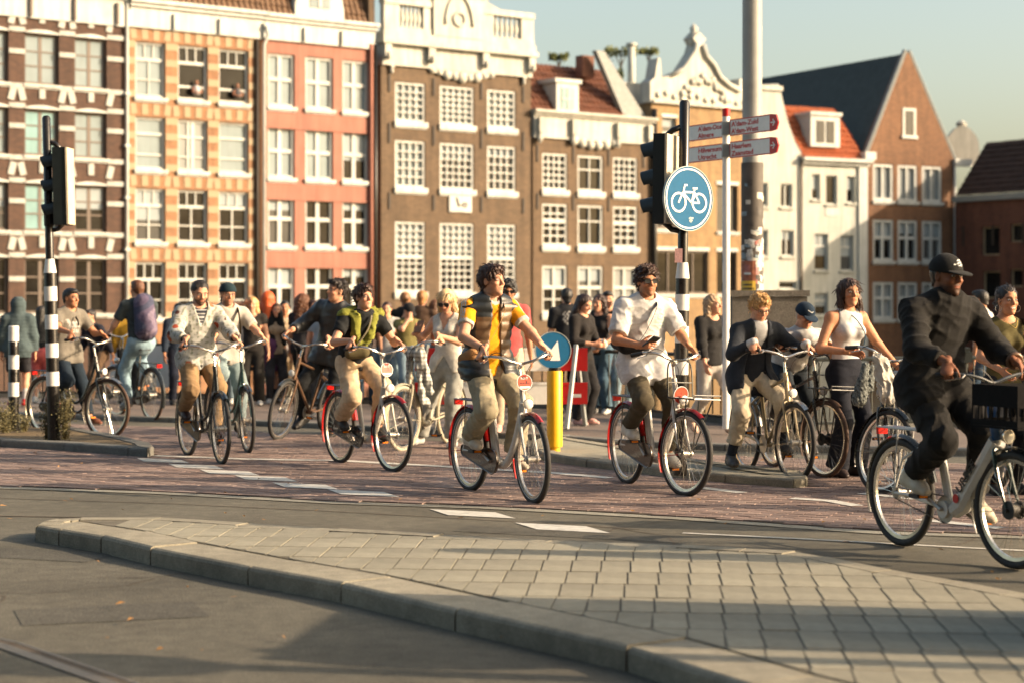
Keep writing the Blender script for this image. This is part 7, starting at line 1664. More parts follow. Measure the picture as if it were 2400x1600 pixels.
ribbon(J, [torso_pt(J,0.98,0.04,0.14), torso_pt(J,0.7,0.0,0.19), torso_pt(J,0.4,-0.08,0.19), torso_pt(J,0.22,-0.14,0.15)], 0.024, srgb(110,104,84))
# ---------------- floral shirt
b = bicycle((518,1089), 440, 'black upright bicycle ridden by the bearded man in the floral shirt', kind='dutch', frame='fr_black', guards='fr_black', steer=R(-3), crank=R(30), case='case', light=False)
FLC = [srgb(140,62,42),srgb(78,78,44),srgb(176,126,58),srgb(92,58,52),srgb(170,100,72)]
_fc = np.random.default_rng(3).uniform([-0.6,-0.6,0.7],[0.5,0.6,1.8],(1100,3)); _fk = np.random.default_rng(4).integers(0,5,1100); _fr = np.random.default_rng(6).uniform(0.016,0.040,1100)
def floral(V, J):
    c = np.tile((0.50,0.51,0.48),(len(V),1)); n2 = np.sin(V[:,0]*90+np.sin(V[:,2]*60)*2)*np.sin(V[:,1]*80+np.sin(V[:,0]*70)*2); c[n2 > 0.45] = srgb(132,136,124)
    for p_, k_, r_ in zip(_fc,_fk,_fr):
        d = np.linalg.norm(V-p_,axis=1); c[d < r_] = FLC[k_]
    return c
def stripes(V, J): c = np.tile((0.03,0.035,0.05),(len(V),1)); c[np.sin(V[:,2]*6.283/0.034) > 0.3] = (0.55,0.56,0.56); return c
J = rider(b, 'bearded man in floral shirt and khaki trousers riding a black bicycle', dict(S=0.94, skin='fair', lean=0.12, head_dir=(1,0.0,-0.30), hair=('back',DBR), hairline=0.04, beard=0.95, res=0.0095,
    tops=[dict(name='striped_shirt', col=stripes, sleeve=0.3, loose=0.014, hem=0.0, fold=0.004), dict(name='floral_shirt', col=floral, sleeve=1.78, loose=0.034, hem=0.10, fold=0.013, neck=0.085, cuffloose=1.2, collar=False, open=dict(t=[-0.3,0.66,0.72,1.0,1.1],w=[-0.02,-0.01,0.008,0.055,0.07],depth=0.03))], pants=dict(col=srgb(138,114,84), loose=0.03, len=0.96, fold=0.013), shoes=(srgb(46,30,26),(0.03,0.02,0.02))), pel=(-0.225,0,1.0))
for i in (0,1): m = MB(); m.tube(circle_pts((0,0,0),0.034,'z',12),0.011,6,True); me = m.mesh('wristband', M['rubber'], True); ax = Vector(nrm(J['wr'][i]-J['el'][i])); q4 = ax.to_track_quat('Z','Y').to_matrix().to_4x4(); q4.translation = Vector(J['wr'][i]-np.array(ax)*0.02); me.transform(q4); link('wristband', me, J['body'])
# ---------------- backward cap
b = bicycle((580,1062), 505, 'dark teal bicycle ridden by the man in a backward cap', kind='dutch', frame='fr_teal', guards='fr_black', steer=R(-6), crank=R(70), light=False, stripe=False)
J = rider(b, 'man in grey shirt and backward dark cap riding just behind the floral shirt', dict(S=0.93, skin='fair', lean=0.16, head_dir=(1,0.0,-0.14), hair=('short',BR), beard=0.5, cap=dict(col=srgb(24,48,56), back=True), glasses='clear', res=0.0135,
    tops=[dict(name='shirt', col=(0.42,0.40,0.36), sleeve=0.72, loose=0.028, hem=0.10, fold=0.01)], pants=dict(col=srgb(120,138,142), loose=0.028, len=0.96, fold=0.012), shoes=BSH), pel=(-0.225,0,1.0))
ribbon(J, [torso_pt(J,1.0,0.09,-0.03), torso_pt(J,1.0,0.095,0.09), torso_pt(J,0.75,0.10,0.165), torso_pt(J,0.45,0.13,0.12)], 0.045, srgb(92,82,60)); blob(J, [(torso_pt(J,0.85,0.0,-0.15),torso_pt(J,0.35,0.0,-0.15),0.13,0.13)], 0.016, srgb(84,76,58), 'backpack')
# ---------------- grey shirt behind the pole
b = bicycle((250,1030), 107, 'black bicycle with silver bars behind the left signal pole', kind='dutch', frame='fr_black', guards='chrome', tyre='tyre_brown', steer=R(8), crank=R(20), light=True, stripe=False)
def logo_tee(V, J):
    c = np.tile(srgb(112,108,100),(len(V),1)); t = V-torso_pt(J,0.62,0.0,0.1); u_ = t @ J['shax']; z_ = t[:,2]; f_ = ((V-J['ch']) @ J['fwd']) > 0.04
    for k in (-1,0,1):
        s_ = u_*0.8+z_*0.45+0.0-k*0.045; c[f_ & (np.abs(s_-0.02) < 0.016) & (z_ > 0.0) & (z_ < 0.07+0.03*(k < 0)) ] = (0.55,0.54,0.52)
    c[f_ & (np.abs(u_) < 0.095) & (z_ < -0.02) & (z_ > -0.065) & (np.sin(u_*170) > -0.25)] = (0.55,0.54,0.52); return c
J = rider(b, 'man in grey shirt with white chest print on a bicycle behind the left signal pole', dict(S=0.91, skin='olive', lean=0.10, head_dir=(1,0.15,-0.02), hair=('fade',BLK), res=0.014,
    tops=[dict(name='shirt', col=logo_tee, sleeve=0.7, loose=0.024, hem=0.12, fold=0.01)], pants=dict(col=srgb(30,42,54), loose=0.022, len=0.95, fold=0.012), shoes=(srgb(110,66,48),(0.5,0.48,0.45))), feet=[((0.12,0.16,0.10),(1,0.1,0)), None], pel=(-0.2,0.03,0.97))
m = MB(); q4 = plane_m((0,0,0),0)
ribbon(J, [torso_pt(J,0.88,0.0,0.13), torso_pt(J,0.78,0.0,0.175), torso_pt(J,0.66,0.01,0.18)], 0.03, (0.02,0.02,0.02), 'hanging_glasses')
# ---------------- backpack rider going away
b = bicycle((356,987), 272, 'black bicycle with silver fittings riding away under the backpack man', kind='diamond', frame='fr_black', guards='fr_black', away=True, contact='rear', steer=R(8), crank=R(70), tyre='tyre_brown')
J = rider(b, 'man with a purple backpack and pale jeans cycling away from the camera', dict(S=1.0, skin='fair', lean=0.16, head_dir=(1,0.1,0.0), hair=('fade',srgb(96,60,38)), res=0.014,
    tops=[dict(name='shirt', col=srgb(62,70,72), sleeve=0.7, loose=0.024, hem=0.06, fold=0.01)], pants=dict(col=srgb(132,158,172), loose=0.022, len=0.96, fold=0.012, belt=srgb(120,80,50)), shoes=(srgb(120,120,118),(0.45,0.45,0.44))))
PUR = srgb(88,80,102)
def packcol(V): c = np.tile(PUR,(len(V),1)); n2 = np.sin(V[:,2]*9+V[:,1]*14+np.sin(V[:,2]*17)*1.2); c[n2 > 0.5] = srgb(66,70,92); c[n2 < -0.8] = srgb(112,102,120); return c
blob(J, [(torso_pt(J,0.98,0.0,-0.16),torso_pt(J,0.3,0.0,-0.17),0.135,0.15),(torso_pt(J,0.6,0.0,-0.24),torso_pt(J,0.35,0.0,-0.24),0.09,0.10)], 0.015, packcol, 'backpack', ripple=0.008)
for sg in (1,-1): ribbon(J, [torso_pt(J,0.95,0.09*sg,-0.1), torso_pt(J,1.02,0.11*sg,0.03), torso_pt(J,0.8,0.12*sg,0.13), torso_pt(J,0.45,0.14*sg,0.05)], 0.05, srgb(56,52,70))
# ---------------- dark jacket astride a bicycle with a crate
b = bicycle((652,1031), 770, 'bronze brown bicycle with a black crate, its front wheel turned aside', kind='diamond', frame='fr_bronze', guards='fr_black', steer=R(6), crank=R(10), light=True, case=False, lean=R(-10), basket=(-0.86,-0.48,-0.17,0.17,0.80,1.06,'rubber'))
hb = dict(wrist=A3((0.16,0.34,1.16)), dir=(0.8,0.1,-0.5), axis=(0.1,-1,0), palm=(-0.2,0,-1), curl=0.8)
J = rider(b, 'tall man in a dark zip jacket astride a bicycle with a black crate', dict(S=1.06, skin='fair', lean=0.10, head_dir=(0.9,-0.55,-0.05), hair=('short',DBR), beard=0.15, res=0.014,
    tops=[dict(name='jacket', col=(0.02,0.022,0.024), sleeve=1.72, loose=0.034, hem=0.12, fold=0.013, collar=True, mat='shiny')], pants=dict(col=BLACK, loose=0.024, len=0.97, fold=0.012), shoes=((0.012,0.012,0.012),(0.02,0.02,0.02))), pel=(-0.16,0.10,1.0), feet=[((0.0,0.34,0.10),(1,0.2,-0.1)), ((-0.15,-0.14,0.2),(1,0,-0.3))])
# ---------------- woman with white waistcoat on a beige bicycle
b = bicycle((945,1058), 1057, 'beige bicycle with cream tyres and a checked shirt slung over it', kind='loop', frame='fr_beige', guards='fr_beige', tyre='tyre_cream', steer=R(-4), crank=R(60), light=False, case=False)
lettering('U', 0.09, Matrix.Translation((0.39,0.03,0.78)) @ Matrix.Rotation(R(170),4,'Z') @ Matrix.Rotation(R(90),4,'X'), M['swhite'], b['e'], depth=0.006)
ph_h = dict(wrist=A3((0.05,-0.13,1.22)), dir=(0.35,0.75,0.35), axis=(0.6,0.1,0.8), palm=(-0.8,0.4,0.3), curl=0.6)
J = rider(b, 'blonde woman in white waistcoat and sunglasses reading her phone astride a beige bicycle', dict(S=0.95, fem=True, skin='fair', lean=0.02, head_dir=(0.85,0.1,-0.42), hair=('bob',srgb(214,186,140)), glasses='big', res=0.013, hair_vol=0.006,
    tops=[dict(name='waistcoat', col=(0.64,0.62,0.56), sleeve=0, loose=0.022, hem=0.10, fold=0.006, neck=0.08, neckf=0.05, neckd=1.5, open=dict(t=[-0.3,-0.1,0.12,0.2,0.62,1.0,1.1],w=[0.14,0.09,0.02,-0.01,-0.01,0.055,0.07],depth=0.02))], pants=dict(col=srgb(140,142,138), loose=0.03, len=0.97, fold=0.012, flare=0.03), shoes=((0.5,0.5,0.5),(0.5,0.5,0.5))), pel=(-0.12,0.18,0.90), feet=[((0.05,0.32,0.09),(1,0.2,0)), ((-0.1,-0.16,0.10),(1,-0.1,0))], hands=[None, ph_h])
w_ = J['wr'][1]; m = MB(); m.obox(Vector(w_)+Vector((0.04,0.07,0.07)), (0.012,0.08,0.16), Matrix.Rotation(R(-40),3,'Y')); o = link('phone', m.mesh('phone', M['fr_bronze'])); o.matrix_world = Matrix.Translation(J['p']['loc']) @ Matrix.Rotation(J['p']['rz'],4,'Z'); tag(o, 'phone held up by the blonde woman in the white waistcoat', 'phone')
def check(V):
    c = np.tile((0.55,0.57,0.55),(len(V),1)); a_ = np.sin(V[:,2]*6.283/0.042) > 0; b_ = np.sin((V[:,0]+V[:,1]*0.8)*6.283/0.042) > 0; c[a_] *= 0.62; c[b_] *= 0.6; return c
f = Field((-0.35,-0.3,0.35),(0.55,0.3,1.2),0.011)
for sy in (0.055,-0.045): f.cone((0.36,sy,1.02),(0.30,sy*1.6,0.55),0.07,0.075,0.04,0.45,(1,0.3,0)); f.cone((0.30,sy*1.6,0.55),(0.12,sy*1.3,0.47),0.06,0.05,0.04,0.5,(1,0.3,0))
f.cone((0.40,0.10,1.03),(0.26,0.16,0.62),0.05,0.04,0.03); f.cone((0.35,-0.05,1.04),(0.38,0.1,1.04),0.05,0.05,0.03); f.ripple(0.016,[(nrm([1,0.6,0.1]),0.07,0,1.5),(nrm([0.5,-1,0.1]),0.06,1,1.5),(nrm([0.1,0.3,1]),0.12,2,1.2)]); v, q = f.mesh()
o = link('checked_shirt', mesh_np('checked_shirt', v, q, check(v), M['cloth'])); o.location = b['loc']; o.rotation_euler = (0,0,b['hd']); tag(o, 'grey and white checked shirt draped over the beige bicycle', 'shirt')
# ---------------- blazer man astride
b = bicycle((1862,1131), 1748, 'champagne diamond frame bicycle held by the man in the blazer', kind='diamond', frame='fr_silver', guards='chrome', steer=R(6), crank=R(35), case=False, bar_style='flat', grip='rubber')
m = MB(); m.tube([Vector((-0.62,0.13,0.72)),Vector((-0.62,0.14,0.42))],[(0.16,0.06),(0.14,0.05)],10,flat=(1,0,0)); m.build('pannier', mk('grey_pannier', srgb(74,80,84), 0.8, 0.2, 12), b['e'], True)
def shirtvest(V, J):
    c = np.tile((0.018,0.022,0.03),(len(V),1)); t = ((V-J['pel']) @ nrm(J['nk']-J['pel']))/np.linalg.norm(J['nk']-J['pel']); lat = np.abs((V-J['ch']) @ J['shax']); c[(t > 0.66) & (lat < (t-0.66)*0.22+0.008)] = (0.62,0.63,0.64); c[t > 0.98] = (0.62,0.63,0.64)
    for i in range(4):
        d = np.linalg.norm(V-torso_pt(J,0.2+0.12*i,0.0,0.155),axis=1); c[d < 0.02] = srgb(130,70,40)
    return c
def blazer(V, J):
    c = np.tile((0.022,0.027,0.036),(len(V),1)); return c
J = rider(b, 'blond man in a dark blazer and cream trousers bending over his bicycle', dict(S=0.95, skin='fair', lean=0.36, head_dir=(1,0.05,-0.42), hair=('curly',srgb(200,160,104)), hair_vol=0.010, glasses='clear', res=0.0095, brow=0.4,
    tops=[dict(name='waistcoat', col=shirtvest, sleeve=0.2, loose=0.016, hem=0.06, fold=0.004, neck=0.07, collar=True), dict(name='blazer', col=blazer, sleeve=1.86, loose=0.036, sl=0.45, hem=0.14, fold=0.004, neck=0.075, neckf=0.06, open=dict(t=[-0.3,0.2,0.6,0.95,1.1],w=[0.16,0.10,0.075,0.055,0.06],depth=0.0))], pants=dict(col=srgb(206,192,166), loose=0.026, len=0.84, fold=0.014), socks=((0.02,0.025,0.035),0.22), shoes=((0.03,0.032,0.034),(0.12,0.09,0.06)), stripes=(0.5,0.5,0.5)),
    pel=(-0.20,-0.10,0.89), feet=[None, ((-0.05,-0.34,0.18),(1,-0.15,0))])
for i in (0,1): f = Field(J['wr'][i]-0.1, J['wr'][i]+0.1, 0.009); f.cone(J['wr'][i]-nrm(J['wr'][i]-J['el'][i])*0.05, J['wr'][i]-nrm(J['wr'][i]-J['el'][i])*0.01, 0.045, 0.043, 0.0); v, q = f.mesh(); J['add']('shirt_cuff', v, q, (0.62,0.63,0.64))
# ---------------- old man with cap
b = bicycle((1932,1120), 1812, 'black transport bicycle with front rack ridden by the old man in a navy cap', kind='diamond', frame='fr_black', guards='tyre_brown', tyre='tyre_brown', steer=R(10), crank=R(60), front_rack=True, case=False, motor=True)
sw = [[(0.028,0.085),(0.012,0.074),(-0.03,0.096)]]
J = rider(b, 'old man in white polo shirt and navy cap leaning over a black bicycle', dict(S=0.90, skin='fair', lean=0.74, head_dir=(0.9,0.12,-0.38), hair=('fade',srgb(180,176,168)), cap=dict(col=srgb(30,48,66), logo=[(a_, M['swhite']) for a_ in sw]), res=0.0135, brow=0.3,
    tops=[dict(name='polo_shirt', col=(0.62,0.62,0.61), sleeve=0.72, loose=0.026, hem=0.08, fold=0.012, collar=True)], pants=dict(col=srgb(40,48,56), loose=0.024, len=0.95), shoes=BSH, belly=True), pel=(-0.2,0,0.97))
# ---------------- girl in halter top walking a bicycle
b = bicycle((2063,1157), 2108, 'black city bicycle pushed by the woman in the white halter top', kind='dutch', frame='fr_black', guards='fr_black', steer=R(48), crank=R(40), light=True)
hL = None
J = ped(1982, 1118, 652, -62, 'woman in a white halter top and dark flared jeans holding a bicycle', dict(fem=True, skin='tan', hair=('bob',srgb(58,38,28)), res=0.009, head_dir=(1,-0.25,0.03), hair_vol=0.004, hairline=0.05,
    tops=[dict(name='halter_top', col=(0.68,0.69,0.70), sleeve=0, loose=0.008, hem=-0.06, fold=0.003, neck=0.062, neckf=0.02, arm=0.045)], pants=dict(col=srgb(24,32,42), loose=0.016, len=0.985, fold=0.008, flare=0.05, rise=0.12), shoes=((0.03,0.02,0.02),(0.03,0.02,0.02))), hands=[(0.20,0.42,0.98), dict(wrist=A3((0.24,-0.16,1.12)), dir=(0.5,0.85,-0.1), axis=(0.5,-0.2,0.8), palm=(-0.3,0.2,-1), curl=0.5)], pave=False)
ribbon(J, [torso_pt(J,1.02,-0.04,0.02), torso_pt(J,0.9,0.0,0.125), torso_pt(J,0.65,0.09,0.145), torso_pt(J,0.45,0.15,0.06)], 0.010, srgb(70,100,124))
blob(J, [(torso_pt(J,0.55,0.16,-0.02),torso_pt(J,0.4,0.17,-0.06),0.05,0.05)], 0.012, (0.03,0.03,0.03), 'shoulder_bag')
for sg in (1,-1): m = MB(); m.tube([Vector(J['toW'](A3((-0.002,0.082*sg,-0.035)))),Vector(J['toW'](A3((0.0,0.084*sg,-0.075))))], 0.004, 5); m.build('earring', M['chrome'], J['body'])
def bagc(V): c = np.tile((0.62,0.58,0.50),(len(V),1)); return c
def hang(px, py, px2, py2, Yd, r0, r1, rip, wl, cols, name, label, cat):
    a_, b_ = A3(W(px,py,Yd)), A3(W(px2,py2,Yd)); o0 = A3((a_[0],a_[1],0)); f = Field(np.minimum(a_,b_)-o0-0.25, np.maximum(a_,b_)-o0+0.25, 0.010); f.cone(a_-o0, b_-o0, r0, r1, 0.03, 0.7, (1,0,0)); f.cone(a_-o0+A3((0.06,0.02,-0.02)), (b_-o0)*0.7+(a_-o0)*0.3+A3((0.07,0.03,0)), r0*0.8, r1*0.6, 0.03)
    f.folds(rip, [(nrm([1,0.2,0.3]),wl,0,1.6),(nrm([0.8,0.6,0.25]),wl*0.8,2,1.5),(nrm([0.7,-0.5,0.2]),wl*1.2,4,1.3)]); v, q = f.mesh(); o = link(name, mesh_np(name, v, q, cols(v), M['cloth'])); o.location = o0; tag(o, label, cat); return o
hang(2056,838,2078,922,14.85,0.04,0.065,0.05,0.05,lambda v: np.tile((0.52,0.50,0.45),(len(v),1)),'cloth_bag','crumpled white cloth bag hanging from the handlebar of the pushed bicycle','bag')
rgb_ = np.random.default_rng(8)
hang(2028,855,2014,935,15.05,0.03,0.065,0.03,0.03,lambda v: np.array(srgb(120,126,124))*rgb_.uniform(0.2,1.4,len(v))[:,None],'fleecy_bag','speckled grey fleecy bag hanging beside the white cloth on the pushed bicycle','bag')
M['crate'] = mk('dark_crate', (0.006,0.006,0.007), 0.8, 0.2, 20, spec=0.1)
# ---------------- hoodie rider in front right
b = bicycle((2113,1279), 2376, 'white electric bicycle with dark front crate ridden by the man in the black hoodie', kind='ebike', frame='fr_white', guards='fr_black', contact='rear', steer=R(2), crank=R(25), motor=True, case=False, bar_style='flat', basket=(0.46,0.86,-0.22,0.22,0.83,1.08,'crate'), tw=0.025)
lettering('URBEE', 0.075, Matrix.Translation((0.145,-0.064,0.40)) @ Matrix.Rotation(R(-51),4,'Y') @ Matrix.Rotation(R(90),4,'X'), M['f_black'], b['e'], depth=0.004, width=0.24)
m = MB(); m.lathe([(0.028,-0.003),(0.028,0.0)], (0.105,-0.0635,0.37), 'y', 12); m.build('emblem', M['sred'], b['e'])
m = MB(); m.tube([ST0+SAX*0.02,ST1+SAX*0.02], 0.034, 10); m.build('head_tube_wrap', mk('blue_wrap', srgb(30,74,120), 0.4), b['e'], True)
lg = [[(0.03,0.105),(0.03,0.075)],[(0.03,0.105),(0.0,0.10),(0.005,0.088),(0.03,0.09)],[(0.03,0.09),(-0.008,0.082),(0.0,0.07),(0.03,0.075)],[(0.035,0.068),(-0.03,0.078)]]
J = rider(b, 'man in black hoodie and black cap riding a white electric bicycle', dict(S=1.01, skin='brown', skin_k=0.85, lean=0.20, head_dir=(1,0.12,-0.06), hair=('fade',BLK), beard=0.8, cap=dict(col=(0.012,0.013,0.014), logo=[(a_, M['swhite']) for a_ in lg]), res=0.0088, build=1.08,
    tops=[dict(name='hoodie', col=(0.009,0.0085,0.008), sleeve=1.8, loose=0.042, sl=0.8, hem=0.14, fold=0.014, hood=True, neck=0.07, cuffloose=1.1)], pants=dict(col=(0.010,0.0095,0.009), loose=0.04, len=0.93, fold=0.018), socks=((0.1,0.1,0.1),0.12), shoes=(srgb(176,168,150),(0.55,0.52,0.46))), tilt=(0.15,0.05))
m = MB(); m.tube(circle_pts((0,0,0),0.045,'z',12),0.014,6,True); me = m.mesh('watch', M['fr_bronze'], True); ax = Vector(nrm(J['wr'][0]-J['el'][0])); q4 = ax.to_track_quat('Z','Y').to_matrix().to_4x4(); q4.translation = Vector(J['wr'][0]-np.array(ax)*0.03); me.transform(q4); link('watch', me, J['body'])
# ---------------- smiling woman far right with a bicycle
b = bicycle((2440,1178), 2340, 'dark bicycle at the right edge held by the smiling woman', kind='dutch', frame='fr_black', guards='fr_black', steer=R(0), crank=R(20), light=True)
J = ped(2352, 1160, 668, -72, 'smiling woman in an olive top with large hoop earrings at the right edge', dict(fem=True, skin='tan', hair=('pony',DBR), res=0.012, smile=1.0, head_dir=(1,-0.05,0.0), hairline=0.045,
    tops=[dict(name='top', col=srgb(84,78,48), sleeve=0, loose=0.012, hem=0.02, fold=0.006, neck=0.08, neckf=0.03)], pants=dict(col=srgb(30,34,40), loose=0.02, len=0.96), shoes=BSH), hands=[(0.34,0.30,1.02),(0.34,-0.24,1.02)], pave=False)
for sg in (1,-1): m = MB(); m.tube([Vector(J['toW'](A3((0.0+0.03*math.sin(a)*0.3,0.086*sg+0.004,-0.062+0.030*math.cos(a))))) + Vector(J['hl'])*0.024*math.sin(a) for a in [6.283*i/18 for i in range(18)]], 0.0022, 5, True); m.build('hoop_earring', M['chrome'], J['body'])
ribbon(J, [torso_pt(J,1.0,0.13,-0.03), torso_pt(J,0.98,0.135,0.08), torso_pt(J,0.7,0.14,0.14), torso_pt(J,0.3,0.17,0.05)], 0.05, (0.015,0.015,0.015)); ribbon(J, [torso_pt(J,1.02,0.06,0.09), torso_pt(J,0.93,0.02,0.145), torso_pt(J,0.90,0.0,0.155), torso_pt(J,0.93,-0.02,0.145), torso_pt(J,1.02,-0.06,0.09)], 0.004, srgb(200,170,90), 'necklace')
# ---------------- pedestrians in the back
GRP = 'pedestrians on the pavement'
def crowd(*a, **k): a[5]['group'] = GRP; return ped(*a, **k)
def T(col, **k): d = dict(name='shirt', col=col, sleeve=0.65, loose=0.02, hem=0.06, fold=0.008); d.update(k); return d
crowd(42,952,699,98,'person in a hooded grey quilted jacket seen from behind at the left edge', dict(hair=('short',DBR), tops=[T(srgb(70,84,88), name='hooded_jacket', sleeve=1.85, loose=0.04, hem=0.14, hood_up=True, quilt=0.008, qstep=0.05)], pants=dict(name='shorts',col=(0.02,0.02,0.025),loose=0.03,len=0.42), socks=((0.6,0.6,0.6),0.2), shoes=(srgb(170,40,40),(0.6,0.6,0.6))))
crowd(96,944,738,85,'person in black top and pink shorts behind the grey shirt cyclist', dict(hair=('long',BLK), fem=True, tops=[T(BLACK)], pants=dict(name='shorts',col=srgb(190,96,96),loose=0.03,len=0.4), shoes=WSH))
crowd(232,946,733,-128,'person in dark blue stooping behind the handlebar of the grey shirt cyclist', dict(hair=('short',DBR), lean=0.28, tops=[T(srgb(26,32,44),sleeve=1.7,name='jacket')], pants=dict(col=srgb(92,74,58),loose=0.03), shoes=BSH), 'walk')
crowd(417,948,710,-60,'man in navy standing behind the floral shirt cyclist', dict(hair=('short',BLK), skin='tan', tops=[T(NAVY,sleeve=1.8)], pants=dict(col=srgb(24,34,48),loose=0.022), shoes=BSH))
crowd(556,944,713,-88,'sunburnt man in a white shirt half hidden behind the capped cyclist', dict(hair=('fade',srgb(150,110,80)), skin='fair', tops=[T(WHITE)], pants=dict(col=srgb(60,66,74),loose=0.022), shoes=BSH))
sh_h = dict(wrist=A3((0.12,-0.12,1.56)), dir=(0.25,0.9,0.25), axis=(0.5,0,0.8), palm=(0.2,-0.2,-1), curl=0.15)
crowd(592,950,719,-88,'woman in a black top shading her eyes with one hand', dict(fem=True, hair=('long',BLOND), hair_len=0.1, tops=[T((0.025,0.022,0.02),sleeve=0.35,neck=0.09)], pants=dict(col=srgb(40,38,36),loose=0.03,flare=0.03), shoes=WSH), hands=[None,sh_h], S=0.95)
crowd(627,946,684,84,'woman with long orange hair and a purple skirt seen from behind', dict(fem=True, hair=('long',ORANGE), hair_vol=0.012, tops=[T(BLACK,sleeve=1.8)], pants=dict(name='skirt',col=srgb(92,58,92),skirt=0.42,loose=0.02), socks=((0.015,0.015,0.018),0.36), shoes=BSH))
crowd(667,944,700,-82,'man in a white tank top and cream trousers walking towards the camera', dict(hair=('back',BLK), skin='olive', beard=0.3, tops=[T((0.66,0.64,0.64),sleeve=0,loose=0.014)], pants=dict(col=srgb(206,188,160),loose=0.045,fold=0.014,len=0.97), shoes=WSH), 'walk2')
crowd(706,948,691,60,'woman with long curly brown hair in dark clothes seen from behind', dict(fem=True, hair=('longcurly',srgb(92,56,32)), hair_vol=0.02, tops=[T((0.03,0.03,0.035),sleeve=0.5)], pants=dict(col=BLACK,loose=0.02), shoes=BSH))
crowd(733,948,703,-70,'person in a patterned top beside the curly haired woman', dict(fem=True, hair=('long',BR), tops=[T(srgb(150,140,138))], pants=dict(col=srgb(58,54,52),loose=0.02), shoes=BSH))
crowd(857,950,704,-80,'man in a red cap behind the cyclist with the green jumper', dict(hair=('short',BR), cap=dict(col=srgb(120,36,34)), tops=[T(srgb(70,62,60))], pants=dict(col=DENIM,loose=0.02), shoes=BSH))
cm = dict(wrist=A3((0.20,-0.06,1.36)), dir=(-0.2,0.3,0.9), axis=(0.2,0.9,-0.2), palm=(-1,0,0), curl=0.9)
crowd(955,956,711,-62,'man in an olive shirt and black cap bowing his head, hand at his mouth', dict(hair=('short',BLK), cap=dict(col=(0.02,0.02,0.022)), head_dir=(0.85,0.1,-0.5), tops=[T(srgb(112,106,66))], pants=dict(col=LDENIM,loose=0.024), shoes=WSH), hands=[None,cm])
crowd(950,946,684,96,'fair haired man in dark clothes with his back turned, left of two', dict(hair=('short',srgb(140,100,64)), tops=[T(srgb(34,36,38))], pants=dict(col=DENIM,loose=0.02), shoes=BSH))
crowd(988,948,681,80,'fair haired man in a brown shirt with his back turned, right of two', dict(hair=('short',srgb(168,118,70)), tops=[T(srgb(84,66,54))], pants=dict(col=DENIM,loose=0.02), shoes=BSH))
crowd(1190,1012,664,-84,'curly haired person in red glasses peering from behind the man in the vest', dict(hair=('curly',BLK), hair_vol=0.03, glasses='dark', skin='olive', tops=[T(srgb(176,84,84))], pants=dict(col=srgb(188,172,150),loose=0.024), shoes=(srgb(200,150,140),(0.6,0.55,0.5))), S=0.99)
def backprint(V, J):
    c = np.tile((0.018,0.02,0.024),(len(V),1)); t = V-torso_pt(J,0.78,0.0,-0.1); u_ = t @ J['shax']; z_ = t[:,2]; b_ = ((V-J['ch']) @ J['fwd']) < -0.03; c[b_ & (np.hypot(u_,z_) < 0.10) & (np.sin(u_*110+np.sin(z_*90)*2) > 0.1)] = (0.45,0.45,0.44); return c
crowd(1330,968,675,102,'dark haired man in a black shirt with white back print', dict(hair=('short',BLK), tops=[T(backprint,sleeve=0.75,loose=0.03)], pants=dict(col=srgb(30,30,32),loose=0.03), shoes=BSH))
h1 = [dict(wrist=A3((0.26,0.08,1.02)), dir=(0.8,-0.4,-0.1), axis=(0.2,0.1,1), palm=(0,-1,0), curl=0.5), dict(wrist=A3((0.26,-0.10,1.02)), dir=(0.8,0.4,-0.1), axis=(0.2,0.1,1), palm=(0,1,0), curl=0.5)]
crowd(1362,996,690,-38,'long haired woman in a black blouse and trousers looking at her hands', dict(fem=True, hair=('long',srgb(44,30,24)), hair_front=True, head_dir=(0.9,0,-0.45), tops=[T((0.02,0.018,0.018),sleeve=1.6)], pants=dict(col=(0.016,0.016,0.018),loose=0.03,flare=0.02), shoes=(srgb(206,160,150),(0.55,0.5,0.48))), hands=h1)
J = crowd(1408,970,690,-122,'woman in a black tank top and blue jeans carrying a white jacket', dict(fem=True, hair=('longcurly',srgb(52,34,26)), head_dir=(1,-0.1,-0.1), tops=[T((0.018,0.018,0.02),sleeve=0,loose=0.008)], pants=dict(col=srgb(70,94,112),loose=0.022,flare=0.02), shoes=WSH), hands=[(0.26,0.14,0.98),(0.26,-0.16,0.98)])
blob(J, [(A3((0.30,0.2,1.02)),A3((0.34,-0.2,1.0)),0.07,0.07),(A3((0.34,0.05,0.98)),A3((0.36,-0.05,0.78)),0.06,0.05)], 0.016, (0.62,0.58,0.56), 'carried_jacket', ripple=0.014)
crowd(1424,964,682,-90,'dark haired person just behind the woman with the white jacket', dict(hair=('short',BLK), tops=[T(srgb(40,40,44))], pants=dict(col=srgb(80,104,120),loose=0.024), shoes=WSH))
crowd(1666,1015,684,-58,'grey blonde woman in a black jumper and white trousers walking right', dict(fem=True, hair=('longcurly',srgb(168,144,116)), hair_len=0.08, head_dir=(1,0.3,0), tops=[T((0.02,0.02,0.021),sleeve=1.7,loose=0.024,neck=0.09)], pants=dict(col=(0.62,0.59,0.54),loose=0.024,len=0.97), shoes=(srgb(200,170,150),(0.5,0.45,0.4))), 'walk')
crowd(2306,1000,679,150,'dark haired man in a white shirt behind the smiling woman', dict(hair=('fade',BLK), skin='tan', tops=[T(WHITE)], pants=dict(col=DENIM,loose=0.02), shoes=WSH))

